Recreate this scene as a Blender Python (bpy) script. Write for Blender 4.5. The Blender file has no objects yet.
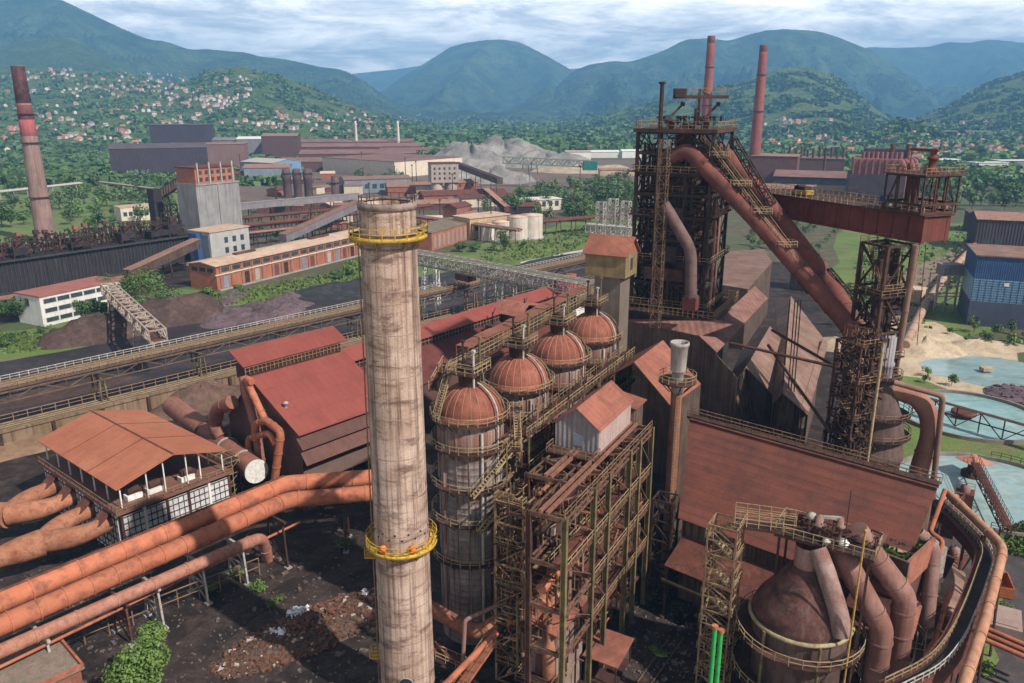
import bpy, bmesh, math, random
import numpy as np
from mathutils import Vector, Matrix, noise as mnoise
R = math.radians
random.seed(7)
SC = bpy.context.scene
COL = SC.collection

# ------------------------------------------------------------------ camera
CAM_H, FOC, PITCH = 75.0, 796.0, R(16.5)
cd = bpy.data.cameras.new('camera')
cd.sensor_width = 36.0; cd.lens = FOC / 1024 * 36.0
cd.clip_start = 1.0; cd.clip_end = 60000.0
cam = bpy.data.objects.new('camera', cd); COL.objects.link(cam)
cam.location = (0, 0, CAM_H); cam.rotation_euler = (R(90) - PITCH, 0, 0)
SC.camera = cam

# ------------------------------------------------------------------ sky, sun, exposure
SUN_EL, SUN_AZ = R(43), math.atan2(0.80, -0.60)      # azimuth clockwise from +Y
w = bpy.data.worlds.new('World'); SC.world = w; w.use_nodes = True
nt = w.node_tree; nt.nodes.clear()
def N(nt, t, **k):
    n = nt.nodes.new(t)
    for a, v in k.items():
        if a.startswith('i_'):
            n.inputs[a[2:].replace('_', ' ')].default_value = v
        else: setattr(n, a, v)
    return n
out = N(nt, 'ShaderNodeOutputWorld'); bg = N(nt, 'ShaderNodeBackground'); bg.inputs['Strength'].default_value = 0.10
sky = N(nt, 'ShaderNodeTexSky', sky_type='NISHITA', sun_disc=False, sun_elevation=SUN_EL, sun_rotation=SUN_AZ)
sky.air_density = 1.2; sky.dust_density = 1.0
tc = N(nt, 'ShaderNodeTexCoord'); sep = N(nt, 'ShaderNodeSeparateXYZ')
nt.links.new(tc.outputs['Generated'], sep.inputs[0])
zc = N(nt, 'ShaderNodeMath', operation='MAXIMUM'); zc.inputs[1].default_value = 0.0
nt.links.new(sep.outputs['Z'], zc.inputs[0])
za = N(nt, 'ShaderNodeMath', operation='ADD'); za.inputs[1].default_value = 0.15
nt.links.new(zc.outputs[0], za.inputs[0])
cb = N(nt, 'ShaderNodeCombineXYZ')
for ax in ('X', 'Y'):
    dv = N(nt, 'ShaderNodeMath', operation='DIVIDE')
    nt.links.new(sep.outputs[ax], dv.inputs[0]); nt.links.new(za.outputs[0], dv.inputs[1])
    nt.links.new(dv.outputs[0], cb.inputs[ax])
mp = N(nt, 'ShaderNodeMapping'); mp.inputs['Scale'].default_value = (0.9, 1.0, 1); mp.inputs['Location'].default_value = (3.1, 1.7, 0)
nt.links.new(cb.outputs[0], mp.inputs[0])
n1 = N(nt, 'ShaderNodeTexNoise'); n1.inputs['Scale'].default_value = 1.8; n1.inputs['Detail'].default_value = 10; n1.inputs['Roughness'].default_value = 0.68; n1.inputs['Distortion'].default_value = 0.35
nt.links.new(mp.outputs[0], n1.inputs['Vector'])
cr = N(nt, 'ShaderNodeValToRGB')
el = cr.color_ramp.elements
el[0].position = 0.30; el[0].color = (2.4, 2.6, 3.2, 1)
el[1].position = 0.70; el[1].color = (11.0, 10.2, 9.4, 1)
e = el.new(0.44); e.color = (4.4, 4.4, 4.6, 1)
e = el.new(0.54); e.color = (7.2, 6.9, 6.7, 1)
nt.links.new(n1.outputs['Fac'], cr.inputs['Fac'])
cov = N(nt, 'ShaderNodeMapRange'); cov.inputs['From Min'].default_value = 0.22; cov.inputs['From Max'].default_value = 0.36
nt.links.new(n1.outputs['Fac'], cov.inputs['Value'])
mx = N(nt, 'ShaderNodeMix', data_type='RGBA')
nt.links.new(cov.outputs[0], mx.inputs[0]); nt.links.new(sky.outputs[0], mx.inputs[6]); nt.links.new(cr.outputs[0], mx.inputs[7])
hb_ = N(nt, 'ShaderNodeMapRange', interpolation_type='SMOOTHSTEP'); hb_.inputs['From Min'].default_value = 0.12; hb_.inputs['From Max'].default_value = 0.32; hb_.inputs['To Min'].default_value = 2.2; hb_.inputs['To Max'].default_value = 0.40
nt.links.new(sep.outputs['Z'], hb_.inputs['Value'])
vm_ = N(nt, 'ShaderNodeVectorMath', operation='SCALE'); nt.links.new(mx.outputs[2], vm_.inputs[0]); nt.links.new(hb_.outputs[0], vm_.inputs['Scale'])
nt.links.new(vm_.outputs[0], bg.inputs['Color']); nt.links.new(bg.outputs[0], out.inputs[0])

sl = bpy.data.lights.new('sun', 'SUN'); sl.energy = 4.9; sl.angle = R(1.0); sl.color = (1.0, 0.93, 0.84)
so = bpy.data.objects.new('sun', sl); COL.objects.link(so)
sd = Vector((math.sin(SUN_AZ) * math.cos(SUN_EL), math.cos(SUN_AZ) * math.cos(SUN_EL), math.sin(SUN_EL)))
so.rotation_euler = sd.to_track_quat('Z', 'Y').to_euler()
so.location = (0, 0, 400)
vs = SC.view_settings
vs.view_transform = 'Standard'; vs.look = 'None'; vs.exposure = 0.46; vs.gamma = 1; vs.use_curve_mapping = False
SC.cycles.max_bounces = 6; SC.cycles.diffuse_bounces = 3; SC.cycles.glossy_bounces = 2
SC.cycles.transmission_bounces = 2; SC.cycles.volume_bounces = 0; SC.cycles.transparent_max_bounces = 4
SC.cycles.caustics_reflective = False; SC.cycles.caustics_refractive = False

# ------------------------------------------------------------------ survey: photo point -> metres
CP, SP = math.cos(PITCH), math.sin(PITCH)
def at(px, py, z=0.0):
    u = (px - 512) / FOC; v = (py - 341.5) / FOC
    dy, dz = CP - v * SP, -SP - v * CP
    t = (z - CAM_H) / dz
    return Vector((u * t, dy * t, z))
def aty(px, py, Y):
    u = (px - 512) / FOC; v = (py - 341.5) / FOC
    t = Y / (CP - v * SP)
    return Vector((u * t, Y, CAM_H + t * (-SP - v * CP)))

# ------------------------------------------------------------------ materials
MATS = {}
def mat(name, c1, c2, c3=None, scale=0.35, rough=0.8, metal=0.0, streak=0.0, bump=0.25, rib=0.0, ribdir='XY', ribdepth=0.25, lo=0.35, hi=0.65, spec=0.3, rand=0.12, fine=0.25, finescale=6.0, world=False, c4=None, s4=(.35, .35, .8), k4=.7, t4=(.52, .64), bumpd=.3, sk=(1.3, 1.3, .07), sheet=None, sheetk=.78, ang=0.0):
    m = bpy.data.materials.new(name); m.use_nodes = True
    nt = m.node_tree; nt.nodes.clear()
    L = nt.links.new
    o = N(nt, 'ShaderNodeOutputMaterial'); b = N(nt, 'ShaderNodeBsdfPrincipled')
    b.inputs['Roughness'].default_value = rough; b.inputs['Metallic'].default_value = metal
    b.inputs['Specular IOR Level'].default_value = spec
    L(b.outputs[0], o.inputs[0])
    if world:
        g = N(nt, 'ShaderNodeNewGeometry'); vec = g.outputs['Position']; base = vec
    else:
        t = N(nt, 'ShaderNodeTexCoord'); base = t.outputs['Object']
        oi = N(nt, 'ShaderNodeObjectInfo'); ad = N(nt, 'ShaderNodeVectorMath', operation='ADD')
        ml = N(nt, 'ShaderNodeMath', operation='MULTIPLY'); ml.inputs[1].default_value = 97.0
        L(oi.outputs['Random'], ml.inputs[0]); L(base, ad.inputs[0]); L(ml.outputs[0], ad.inputs[1]); vec = ad.outputs[0]
    n = N(nt, 'ShaderNodeTexNoise'); n.inputs['Scale'].default_value = scale; n.inputs['Detail'].default_value = 8; n.inputs['Roughness'].default_value = 0.62
    L(vec, n.inputs['Vector'])
    r = N(nt, 'ShaderNodeMapRange'); r.inputs['From Min'].default_value = lo; r.inputs['From Max'].default_value = hi
    L(n.outputs['Fac'], r.inputs['Value'])
    mx = N(nt, 'ShaderNodeMix', data_type='RGBA'); mx.inputs[6].default_value = (*c1, 1); mx.inputs[7].default_value = (*c2, 1)
    L(r.outputs[0], mx.inputs[0]); col = mx.outputs[2]
    if c3 is not None:
        mp = N(nt, 'ShaderNodeMapping')
        if streak > 0: mp.inputs['Scale'].default_value = sk
        else: mp.inputs['Scale'].default_value = (scale * 2.7,) * 3
        L(vec, mp.inputs[0])
        n2 = N(nt, 'ShaderNodeTexNoise'); n2.inputs['Scale'].default_value = 1.0; n2.inputs['Detail'].default_value = 7; n2.inputs['Roughness'].default_value = 0.68
        L(mp.outputs[0], n2.inputs['Vector'])
        r2 = N(nt, 'ShaderNodeMapRange'); r2.inputs['From Min'].default_value = 0.47; r2.inputs['From Max'].default_value = 0.66; r2.inputs['To Max'].default_value = streak if streak > 0 else 0.8
        L(n2.outputs['Fac'], r2.inputs['Value'])
        m2 = N(nt, 'ShaderNodeMix', data_type='RGBA'); m2.inputs[7].default_value = (*c3, 1)
        L(r2.outputs[0], m2.inputs[0]); L(col, m2.inputs[6]); col = m2.outputs[2]
    if c4 is not None:
        mp4 = N(nt, 'ShaderNodeMapping'); mp4.inputs['Scale'].default_value = s4; mp4.inputs['Location'].default_value = (5.3, 2.1, 8.8); L(vec, mp4.inputs[0])
        n4 = N(nt, 'ShaderNodeTexNoise'); n4.inputs['Scale'].default_value = 1.0; n4.inputs['Detail'].default_value = 9; n4.inputs['Roughness'].default_value = 0.72; n4.inputs['Distortion'].default_value = .4
        L(mp4.outputs[0], n4.inputs['Vector'])
        r4 = N(nt, 'ShaderNodeMapRange'); r4.inputs['From Min'].default_value = t4[0]; r4.inputs['From Max'].default_value = t4[1]; r4.inputs['To Max'].default_value = k4
        L(n4.outputs['Fac'], r4.inputs['Value'])
        m4 = N(nt, 'ShaderNodeMix', data_type='RGBA'); m4.inputs[7].default_value = (*c4, 1)
        L(r4.outputs[0], m4.inputs[0]); L(col, m4.inputs[6]); col = m4.outputs[2]
    if sheet:
        mb_ = N(nt, 'ShaderNodeMapping'); mb_.inputs['Rotation'].default_value = (0, 0, ang); L(base, mb_.inputs[0])
        bk = N(nt, 'ShaderNodeTexBrick'); bk.inputs['Scale'].default_value = 1.0; bk.inputs['Brick Width'].default_value = sheet[0]; bk.inputs['Row Height'].default_value = sheet[1]
        bk.inputs['Mortar Size'].default_value = .06; bk.inputs['Color1'].default_value = (1.04, 1.04, 1.04, 1); bk.inputs['Color2'].default_value = (sheetk, sheetk, sheetk, 1); bk.inputs['Mortar'].default_value = (.80, .79, .78, 1)
        L(mb_.outputs[0], bk.inputs['Vector'])
        m5 = N(nt, 'ShaderNodeMix', data_type='RGBA', blend_type='MULTIPLY'); m5.inputs[0].default_value = 1.0; L(col, m5.inputs[6]); L(bk.outputs['Color'], m5.inputs[7]); col = m5.outputs[2]
    nf = N(nt, 'ShaderNodeTexNoise'); nf.inputs['Scale'].default_value = finescale; nf.inputs['Detail'].default_value = 5; nf.inputs['Roughness'].default_value = 0.7
    L(vec, nf.inputs['Vector'])
    rf = N(nt, 'ShaderNodeMapRange'); rf.inputs['From Min'].default_value = 0.3; rf.inputs['From Max'].default_value = 0.7
    rf.inputs['To Min'].default_value = 1 - fine; rf.inputs['To Max'].default_value = 1 + fine
    L(nf.outputs['Fac'], rf.inputs['Value'])
    val = rf.outputs[0]
    if not world and rand > 0:
        rr = N(nt, 'ShaderNodeMapRange'); rr.inputs['To Min'].default_value = 1 - rand; rr.inputs['To Max'].default_value = 1 + rand
        L(oi.outputs['Random'], rr.inputs['Value'])
        mm = N(nt, 'ShaderNodeMath', operation='MULTIPLY'); L(val, mm.inputs[0]); L(rr.outputs[0], mm.inputs[1]); val = mm.outputs[0]
    vm = N(nt, 'ShaderNodeVectorMath', operation='SCALE'); L(col, vm.inputs[0]); L(val, vm.inputs['Scale'])
    L(vm.outputs[0], b.inputs['Base Color'])
    h = None
    if rib > 0:
        sp_ = N(nt, 'ShaderNodeSeparateXYZ'); L(base, sp_.inputs[0])
        if ribdir == 'XY':
            a = N(nt, 'ShaderNodeMath', operation='ADD'); L(sp_.outputs['X'], a.inputs[0]); L(sp_.outputs['Y'], a.inputs[1]); s = a.outputs[0]
        else: s = sp_.outputs[ribdir]
        f = N(nt, 'ShaderNodeMath', operation='MULTIPLY'); f.inputs[1].default_value = 2 * math.pi / rib; L(s, f.inputs[0])
        sn = N(nt, 'ShaderNodeMath', operation='SINE'); L(f.outputs[0], sn.inputs[0]); h = sn.outputs[0]
        bp = N(nt, 'ShaderNodeBump'); bp.inputs['Strength'].default_value = 0.9; bp.inputs['Distance'].default_value = ribdepth * rib / 4
        L(h, bp.inputs['Height'])
        last = bp.outputs[0]
    else: last = None
    if bump > 0:
        b2 = N(nt, 'ShaderNodeBump'); b2.inputs['Strength'].default_value = bump; b2.inputs['Distance'].default_value = bumpd
        L(nf.outputs['Fac'], b2.inputs['Height'])
        if last: L(last, b2.inputs['Normal'])
        last = b2.outputs[0]
    if last: L(last, b.inputs['Normal'])
    MATS[name] = m
    return m

rust = mat('rust_steel', (.085, .029, .020), (.14, .046, .030), (.042, .022, .018), scale=.25, streak=0, c4=(.21, .085, .05), s4=(.5, .5, .5), k4=.5)
rustroof = mat('rust_roof', (.225, .078, .052), (.285, .105, .070), (.165, .062, .046), scale=.12, rib=1.3, ribdir='X', ribdepth=.05, bump=.12, fine=.14, c4=(.13, .055, .042), s4=(.14, .5, .5), k4=.6, sheet=(1.1, 3.0), sheetk=.84)
rustroof_plain = mat('rust_sheet', (.21, .076, .050), (.29, .110, .073), (.15, .06, .046), scale=.10, bump=.12, fine=.13, c4=(.15, .06, .045), s4=(.22, .22, .22), k4=.55, sheet=(2.2, 1.1), sheetk=.84, ang=.48)
castroof = mat('cast_roof', (.140, .046, .031), (.17, .058, .040), (.085, .038, .032), scale=.10, rib=1.1, ribdir='Y', ribdepth=.06, bump=.12, fine=.16, c4=(.075, .034, .03), s4=(.10, .4, .4), k4=.7, t4=(.48, .66), sheet=(3.4, 1.0), sheetk=.92)
paleroof = mat('pale_rust_roof', (.19, .115, .088), (.26, .16, .125), (.14, .075, .056), scale=.10, rib=.8, ribdir='X', ribdepth=.1, bump=.12, fine=.12, c4=(.15, .075, .058), s4=(.12, .3, .3), k4=.7, t4=(.48, .64), sheet=(1.2, 4.5), sheetk=.78, ang=-1.15)
orangepipe = mat('orange_pipe', (.36, .115, .060), (.42, .15, .082), (.165, .058, .040), scale=.22, fine=.14, bump=.15, c4=(.20, .068, .042), s4=(.35, .35, .7), k4=.4)
orangeduct = mat('scorched_duct', (.29, .105, .056), (.36, .17, .10), (.165, .062, .042), scale=.33, fine=.2, finescale=3)
darksteel = mat('dark_steel', (.020, .014, .013), (.045, .025, .020), (.085, .038, .026), scale=.3, fine=.3)
darkrust = mat('dark_rust', (.040, .021, .017), (.095, .040, .027), (.022, .016, .015), scale=.3, fine=.3)
redgirder = mat('red_girder', (.105, .026, .020), (.15, .040, .029), (.05, .022, .018), scale=.4, streak=.5)
rail = mat('rail_paint', (.27, .205, .115), (.36, .275, .155), (.17, .085, .05), scale=.5, fine=.2, bump=0)
railrust = mat('rail_rust', (.20, .12, .07), (.30, .19, .11), (.11, .055, .04), scale=.5, fine=.2, bump=0)
yellow = mat('yellow_paint', (.42, .255, .028), (.52, .34, .05), (.16, .075, .03), scale=.8, fine=.15, bump=.05)
olive = mat('olive_steel', (.105, .085, .042), (.19, .145, .065), (.06, .032, .022), scale=.3, fine=.25, bump=.1)
concrete = mat('stained_concrete', (.33, .225, .175), (.45, .335, .275), (.085, .045, .034), scale=.22, streak=.9, bump=.35, fine=.2, lo=.40, hi=.6, c4=(.10, .055, .042), s4=(.28, .28, .75), k4=.8, t4=(.50, .63), sk=(2.6, 2.6, .05))
greyconc = mat('grey_concrete', (.24, .235, .235), (.33, .32, .31), (.13, .115, .11), scale=.15, streak=.7, bump=.2)
stove_shell = mat('stove_shell', (.20, .162, .152), (.31, .262, .245), (.06, .034, .028), scale=.18, streak=.95, bump=.2, lo=.40, hi=.62, c4=(.16, .075, .052), s4=(.3, .3, .25), k4=.7)
stove_dome = mat('stove_dome', (.19, .058, .037), (.27, .095, .062), (.085, .034, .026), scale=.35, streak=.65, bump=.15)
tankrust = mat('tank_rust', (.070, .026, .021), (.11, .043, .034), (.20, .14, .12), scale=.22, streak=.4, bump=.25, c4=(.028, .016, .014), s4=(.3, .3, .55), k4=.8, t4=(.47, .62))
ductgrey = mat('grey_rust_duct', (.20, .11, .095), (.28, .165, .14), (.12, .055, .045), scale=.22, streak=.6)
corrdark = mat('dark_corrugated', (.105, .066, .050), (.185, .122, .095), (.04, .026, .021), scale=.25, streak=.75, rib=1.3, ribdepth=.9, sk=(2.2, 2.2, .05))
corrgrey = mat('grey_corrugated', (.18, .165, .185), (.24, .22, .235), (.14, .095, .085), scale=.25, streak=.5, rib=.7, ribdepth=.35)
pinkwall = mat('pale_pink_wall', (.36, .26, .235), (.42, .315, .29), (.26, .15, .12), scale=.3, streak=.4, rib=.7, ribdepth=.2)
whitewash = mat('white_wall', (.58, .57, .54), (.68, .66, .63), (.40, .36, .32), scale=.3, streak=.4, bump=.1)
whitebrick = mat('white_brick', (.46, .47, .50), (.60, .61, .63), (.30, .27, .26), scale=.9, fine=.2)
brownwall = mat('brown_sheet_wall', (.105, .050, .042), (.135, .062, .050), (.08, .04, .035), scale=.2, rib=.8, ribdepth=.25)
orangebrick = mat('orange_brick', (.32, .11, .062), (.40, .155, .09), (.20, .085, .055), scale=.3, streak=.45, bump=.2)
redbrick = mat('red_brick', (.24, .085, .055), (.31, .12, .08), (.16, .07, .05), scale=.3, bump=.2)
creamwall = mat('cream_wall', (.52, .45, .36), (.60, .53, .43), (.38, .28, .20), scale=.3, streak=.5)
tanroof = mat('tan_roof', (.48, .34, .25), (.56, .41, .31), (.36, .23, .17), scale=.12, bump=.1)
bluewall = mat('blue_sheet', (.025, .065, .17), (.04, .09, .22), (.03, .05, .11), scale=.3, rib=.7, ribdepth=.25)
bluepale = mat('pale_blue_glazing', (.13, .24, .36), (.20, .32, .45), (.07, .12, .20), scale=1.2, rough=.4)
plumwall = mat('plum_sheet', (.045, .032, .045), (.068, .046, .06), (.05, .035, .04), scale=.1, rib=1.5, ribdepth=.3)
tealwall = mat('teal_sheet', (.02, .17, .20), (.03, .22, .25), scale=.2)
bluegrey = mat('blue_grey_wall', (.15, .18, .23), (.21, .24, .29), (.12, .12, .13), scale=.15, streak=.5)
blackmat = mat('soot_black', (.014, .012, .013), (.035, .028, .028), (.05, .03, .025), scale=.2, fine=.35)
glass = mat('dark_glass', (.03, .04, .05), (.06, .075, .09), scale=.6, rough=.15, spec=.5, fine=.1, bump=0)
whitepaint = mat('white_paint', (.62, .61, .58), (.72, .71, .68), (.45, .38, .33), scale=.7, fine=.12)
greenpaint = mat('green_paint', (.03, .29, .065), (.04, .36, .09), (.03, .20, .05), scale=.7, fine=.1, rough=.5)
orangelamp = mat('orange_lamp_paint', (.75, .16, .03), (.85, .22, .05), scale=2, fine=.1, rough=.5)
silver = mat('zinc_steel', (.33, .31, .29), (.43, .41, .38), (.22, .13, .09), scale=.6, fine=.2, bump=0)
coal = mat('coal_heap', (.018, .018, .022), (.038, .038, .045), (.06, .055, .058), scale=.07, bump=.7, fine=.4, finescale=.9)
ore = mat('ore_heap', (.040, .024, .020), (.070, .040, .033), (.10, .062, .055), scale=.07, bump=.7, fine=.35, finescale=.9)
pinkore = mat('pink_ore', (.085, .055, .062), (.14, .095, .105), (.055, .04, .05), scale=.09, bump=.6, fine=.35, finescale=.9)
brownheap = mat('brown_heap', (.10, .058, .044), (.15, .088, .064), (.065, .042, .034), scale=.08, bump=.6, fine=.3, finescale=.9)
spoil = mat('spoil_heap', (.19, .175, .165), (.32, .30, .28), (.10, .09, .09), scale=.02, bump=.5, fine=.25, finescale=.3)
sand = mat('sand', (.36, .28, .19), (.47, .38, .27), (.28, .21, .15), scale=.08, bump=.5, fine=.2, finescale=1.5)
yarddirt = mat('yard_dirt', (.014, .009, .0085), (.030, .020, .018), (.075, .052, .044), scale=.09, bump=.5, fine=.35, finescale=1.6, world=True)
grassm = mat('grass', (.065, .12, .026), (.14, .20, .048), (.17, .13, .075), scale=.05, bump=.6, fine=.3, finescale=1.2, world=True)
rubber = mat('grey_membrane', (.22, .21, .20), (.30, .28, .27), scale=.3)
trackm = mat('rail_track', (.09, .06, .05), (.14, .09, .07), (.06, .045, .04), scale=.5, fine=.3)

def leafmat(name, c1, c2, c3):
    m = mat(name, c1, c2, c3, scale=.8, rough=.6, bump=0, fine=.3, finescale=3, rand=.25)
    return m
leaf = leafmat('leaf_green', (.075, .135, .026), (.12, .19, .040), (.05, .09, .022))
leafdark = leafmat('leaf_dark', (.045, .088, .024), (.075, .13, .034), (.03, .06, .02))
leafpale = leafmat('leaf_pale', (.085, .14, .045), (.13, .19, .07), (.06, .10, .04))
bark = mat('bark', (.10, .075, .055), (.16, .12, .09), scale=2)

# ------------------------------------------------------------------ mesh builder
class MB:
    def __init__(s): s.v = []; s.f = []; s.sm = []
    def add(s, vs, fs, smooth=False):
        o = len(s.v); s.v.extend([tuple(p) for p in vs]); s.f.extend([tuple(i + o for i in f) for f in fs]); s.sm.extend([smooth] * len(fs)); return s
    def box(s, c, d, rz=0.0):
        cx, cy, cz = c; a, b, h = d[0] / 2, d[1] / 2, d[2] / 2; cs, sn = math.cos(rz), math.sin(rz)
        vs = []
        for z in (-h, h):
            for x, y in ((-a, -b), (a, -b), (a, b), (-a, b)): vs.append((cx + x * cs - y * sn, cy + x * sn + y * cs, cz + z))
        return s.add(vs, [(3, 2, 1, 0), (4, 5, 6, 7), (0, 1, 5, 4), (1, 2, 6, 5), (2, 3, 7, 6), (3, 0, 4, 7)])
    def bb(s, x0, x1, y0, y1, z0, z1): return s.box(((x0 + x1) / 2, (y0 + y1) / 2, (z0 + z1) / 2), (abs(x1 - x0), abs(y1 - y0), abs(z1 - z0)))
    def bar(s, p, q, w=.1, h=None):
        p, q = Vector(p), Vector(q); h = h or w; d = q - p
        if d.length < 1e-6: return s
        d.normalize(); up = Vector((0, 0, 1)) if abs(d.z) < .98 else Vector((1, 0, 0))
        a = d.cross(up).normalized(); b = a.cross(d).normalized()
        vs = [e + a * i * w / 2 + b * j * h / 2 for e in (p, q) for i, j in ((-1, -1), (1, -1), (1, 1), (-1, 1))]
        return s.add(vs, [(3, 2, 1, 0), (4, 5, 6, 7), (0, 1, 5, 4), (1, 2, 6, 5), (2, 3, 7, 6), (3, 0, 4, 7)])
    def tube(s, pts, r, n=12, caps=True, closed=False):
        pts = [Vector(p) for p in pts]; k = len(pts); rs = r if isinstance(r, (list, tuple)) else [r] * k
        rings = []; prev = None
        for i, p in enumerate(pts):
            if closed: t = (pts[(i + 1) % k] - pts[i - 1]).normalized()
            else: t = ((pts[min(i + 1, k - 1)] - p).normalized() + (p - pts[max(i - 1, 0)]).normalized()).normalized()
            if prev is None:
                up = Vector((0, 0, 1)) if abs(t.z) < .95 else Vector((1, 0, 0)); a = t.cross(up).normalized()
            else: a = (prev - t * prev.dot(t)).normalized()
            prev = a; b = t.cross(a).normalized()
            sc = 1.0
            if not closed and 0 < i < k - 1:
                c = max(.5, t.dot((p - pts[i - 1]).normalized())); sc = 1.0 / c if c > .7 else 1.2
            rings.append([p + (a * math.cos(2 * math.pi * j / n) + b * math.sin(2 * math.pi * j / n)) * rs[i] for j in range(n)])
        vs = [q for rg in rings for q in rg]; fs = []
        m = k if closed else k - 1
        for i in range(m):
            i2 = (i + 1) % k
            for j in range(n): fs.append((i * n + j, i * n + (j + 1) % n, i2 * n + (j + 1) % n, i2 * n + j))
        s.add(vs, fs, True)
        if caps and not closed:
            s.add(rings[0], [tuple(range(n))[::-1]]); s.add(rings[-1], [tuple(range(n))])
        return s
    def lathe(s, prof, c=(0, 0, 0), n=24, smooth=True, a0=0, a1=None, caps=False):
        full = a1 is None; a1 = 2 * math.pi if full else a1; m = n if full else n + 1
        vs = [(c[0] + r * math.cos(a0 + (a1 - a0) * j / n), c[1] + r * math.sin(a0 + (a1 - a0) * j / n), c[2] + z) for r, z in prof for j in range(m)]
        fs = []
        for i in range(len(prof) - 1):
            for j in range(n): fs.append((i * m + j, i * m + (j + 1) % m, (i + 1) * m + (j + 1) % m, (i + 1) * m + j))
        return s.add(vs, fs, smooth)
    def plate(s, pts, t=.2):
        pts = [Vector(p) for p in pts]; k = len(pts); nrm = Vector((0, 0, 0))
        for i in range(k): nrm += pts[i].cross(pts[(i + 1) % k])
        nrm.normalize()
        if nrm.z < 0: pts.reverse(); nrm = -nrm
        vs = pts + [p - nrm * t for p in pts]
        fs = [tuple(range(k)), tuple(range(2 * k - 1, k - 1, -1))] + [(i, i + k, (i + 1) % k + k, (i + 1) % k) for i in range(k)]
        return s.add(vs, fs)
    def prism(s, poly, z0, z1):
        k = len(poly); a = sum(poly[i][0] * poly[(i + 1) % k][1] - poly[(i + 1) % k][0] * poly[i][1] for i in range(k))
        if a < 0: poly = poly[::-1]
        vs = [(p[0], p[1], z0) for p in poly] + [(p[0], p[1], z1) for p in poly]
        return s.add(vs, [tuple(range(k))[::-1], tuple(range(k, 2 * k))] + [(i, (i + 1) % k, (i + 1) % k + k, i + k) for i in range(k)])
    def rail(s, pts, h=1.1, w=.07, step=1.6, closed=False, mid=True):
        pts = [Vector(p) for p in pts]
        if closed: pts = pts + [pts[0]]
        up = Vector((0, 0, 1))
        for a, b in zip(pts, pts[1:]):
            s.bar(a + up * h, b + up * h, w)
            if mid: s.bar(a + up * h * .5, b + up * h * .5, w * .8)
            n = max(1, int((b - a).length / step))
            for i in range(n): s.bar(a.lerp(b, i / n), a.lerp(b, i / n) + up * h, w)
        s.bar(pts[-1], pts[-1] + up * h, w)
        return s
    def truss(s, p, q, w, h, n=8, r=.15, rd=None, up=(0, 0, 1)):
        """box truss from p to q: four chords, posts and diagonals"""
        p, q = Vector(p), Vector(q); d = (q - p).normalized(); up = Vector(up)
        a = d.cross(up).normalized(); b = a.cross(d).normalized(); rd = rd or r * .7
        def c(t, i, j): return p.lerp(q, t) + a * i * w / 2 + b * j * h / 2
        for i in (-1, 1):
            for j in (-1, 1): s.bar(c(0, i, j), c(1, i, j), r)
        for k in range(n + 1):
            t = k / n
            for i in (-1, 1): s.bar(c(t, i, -1), c(t, i, 1), rd)
            for j in (-1, 1): s.bar(c(t, -1, j), c(t, 1, j), rd)
            if k < n:
                t2 = (k + 1) / n; f = 1 if k % 2 else -1
                for i in (-1, 1): s.bar(c(t, i, -f), c(t2, i, f), rd)
                for j in (-1, 1): s.bar(c(t, -f, j), c(t2, f, j), rd)
        return s
    def stairs(s, p, q, w=.9, h=1.0, r=.07):
        p, q = Vector(p), Vector(q); d = q - p; hd = Vector((d.x, d.y, 0)).normalized(); a = hd.cross(Vector((0, 0, 1)))
        for i in (-1, 1):
            o = a * i * w / 2
            s.bar(p + o, q + o, .08, .25); s.bar(p + o + Vector((0, 0, h)), q + o + Vector((0, 0, h)), r)
            n = max(2, int(d.length / 1.5))
            for k in range(n + 1): s.bar(p.lerp(q, k / n) + o, p.lerp(q, k / n) + o + Vector((0, 0, h)), r)
        n = max(3, int(abs(d.z) / .3))
        for k in range(1, n): s.box(p.lerp(q, k / n), (.28, w, .05), math.atan2(hd.y, hd.x))
        return s
    def put(s, name, m, parent=None, loc=None, world=False):
        me = bpy.data.meshes.new(name)
        if world and parent is not None: o = ORG[parent.name]; vs = [(x - o[0], y - o[1], z - o[2]) for x, y, z in s.v]
        elif loc is not None and world: vs = [(x - loc[0], y - loc[1], z - loc[2]) for x, y, z in s.v]
        else: vs = s.v
        me.from_pydata(vs, [], s.f); me.update()
        me.polygons.foreach_set('use_smooth', s.sm)
        me.materials.append(m)
        ob = bpy.data.objects.new(name, me); COL.objects.link(ob)
        if parent is not None: ob.parent = parent; ORG[ob.name] = ORG[parent.name]
        elif loc is not None: ob.location = loc; ORG[ob.name] = tuple(loc)
        else: ORG[ob.name] = (0, 0, 0)
        return ob
ORG = {}
def tag(o, label=None, cat=None, group=None, kind=None):
    if label: o['label'] = label
    if cat: o['category'] = cat
    if group: o['group'] = group
    if kind: o['kind'] = kind
    return o
def thing(name, label, cat, loc=(0, 0, 0), rz=0.0, group=None):
    o = bpy.data.objects.new(name, None); COL.objects.link(o); o.empty_display_size = .5
    o.location = loc; o.rotation_euler = (0, 0, rz); ORG[o.name] = tuple(loc)
    return tag(o, label, cat, group)
KIDS = {}
def dup(root, loc, rz=0.0, label=None, group=None, scale=None):
    def cp(o, par):
        c = o.copy(); COL.objects.link(c); c.parent = par
        for ch in list(o.children): cp(ch, c)
        return c
    r = cp(root, None); r.location = loc; r.rotation_euler = (0, 0, rz); ORG[r.name] = tuple(loc)
    if scale: r.scale = (scale,) * 3 if not isinstance(scale, tuple) else scale
    if label: r['label'] = label
    if group: r['group'] = group
    return r
def struct(name, mb, m, loc=None):
    o = mb.put(name, m, None, loc, world=loc is not None); o['kind'] = 'structure'; return o
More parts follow.
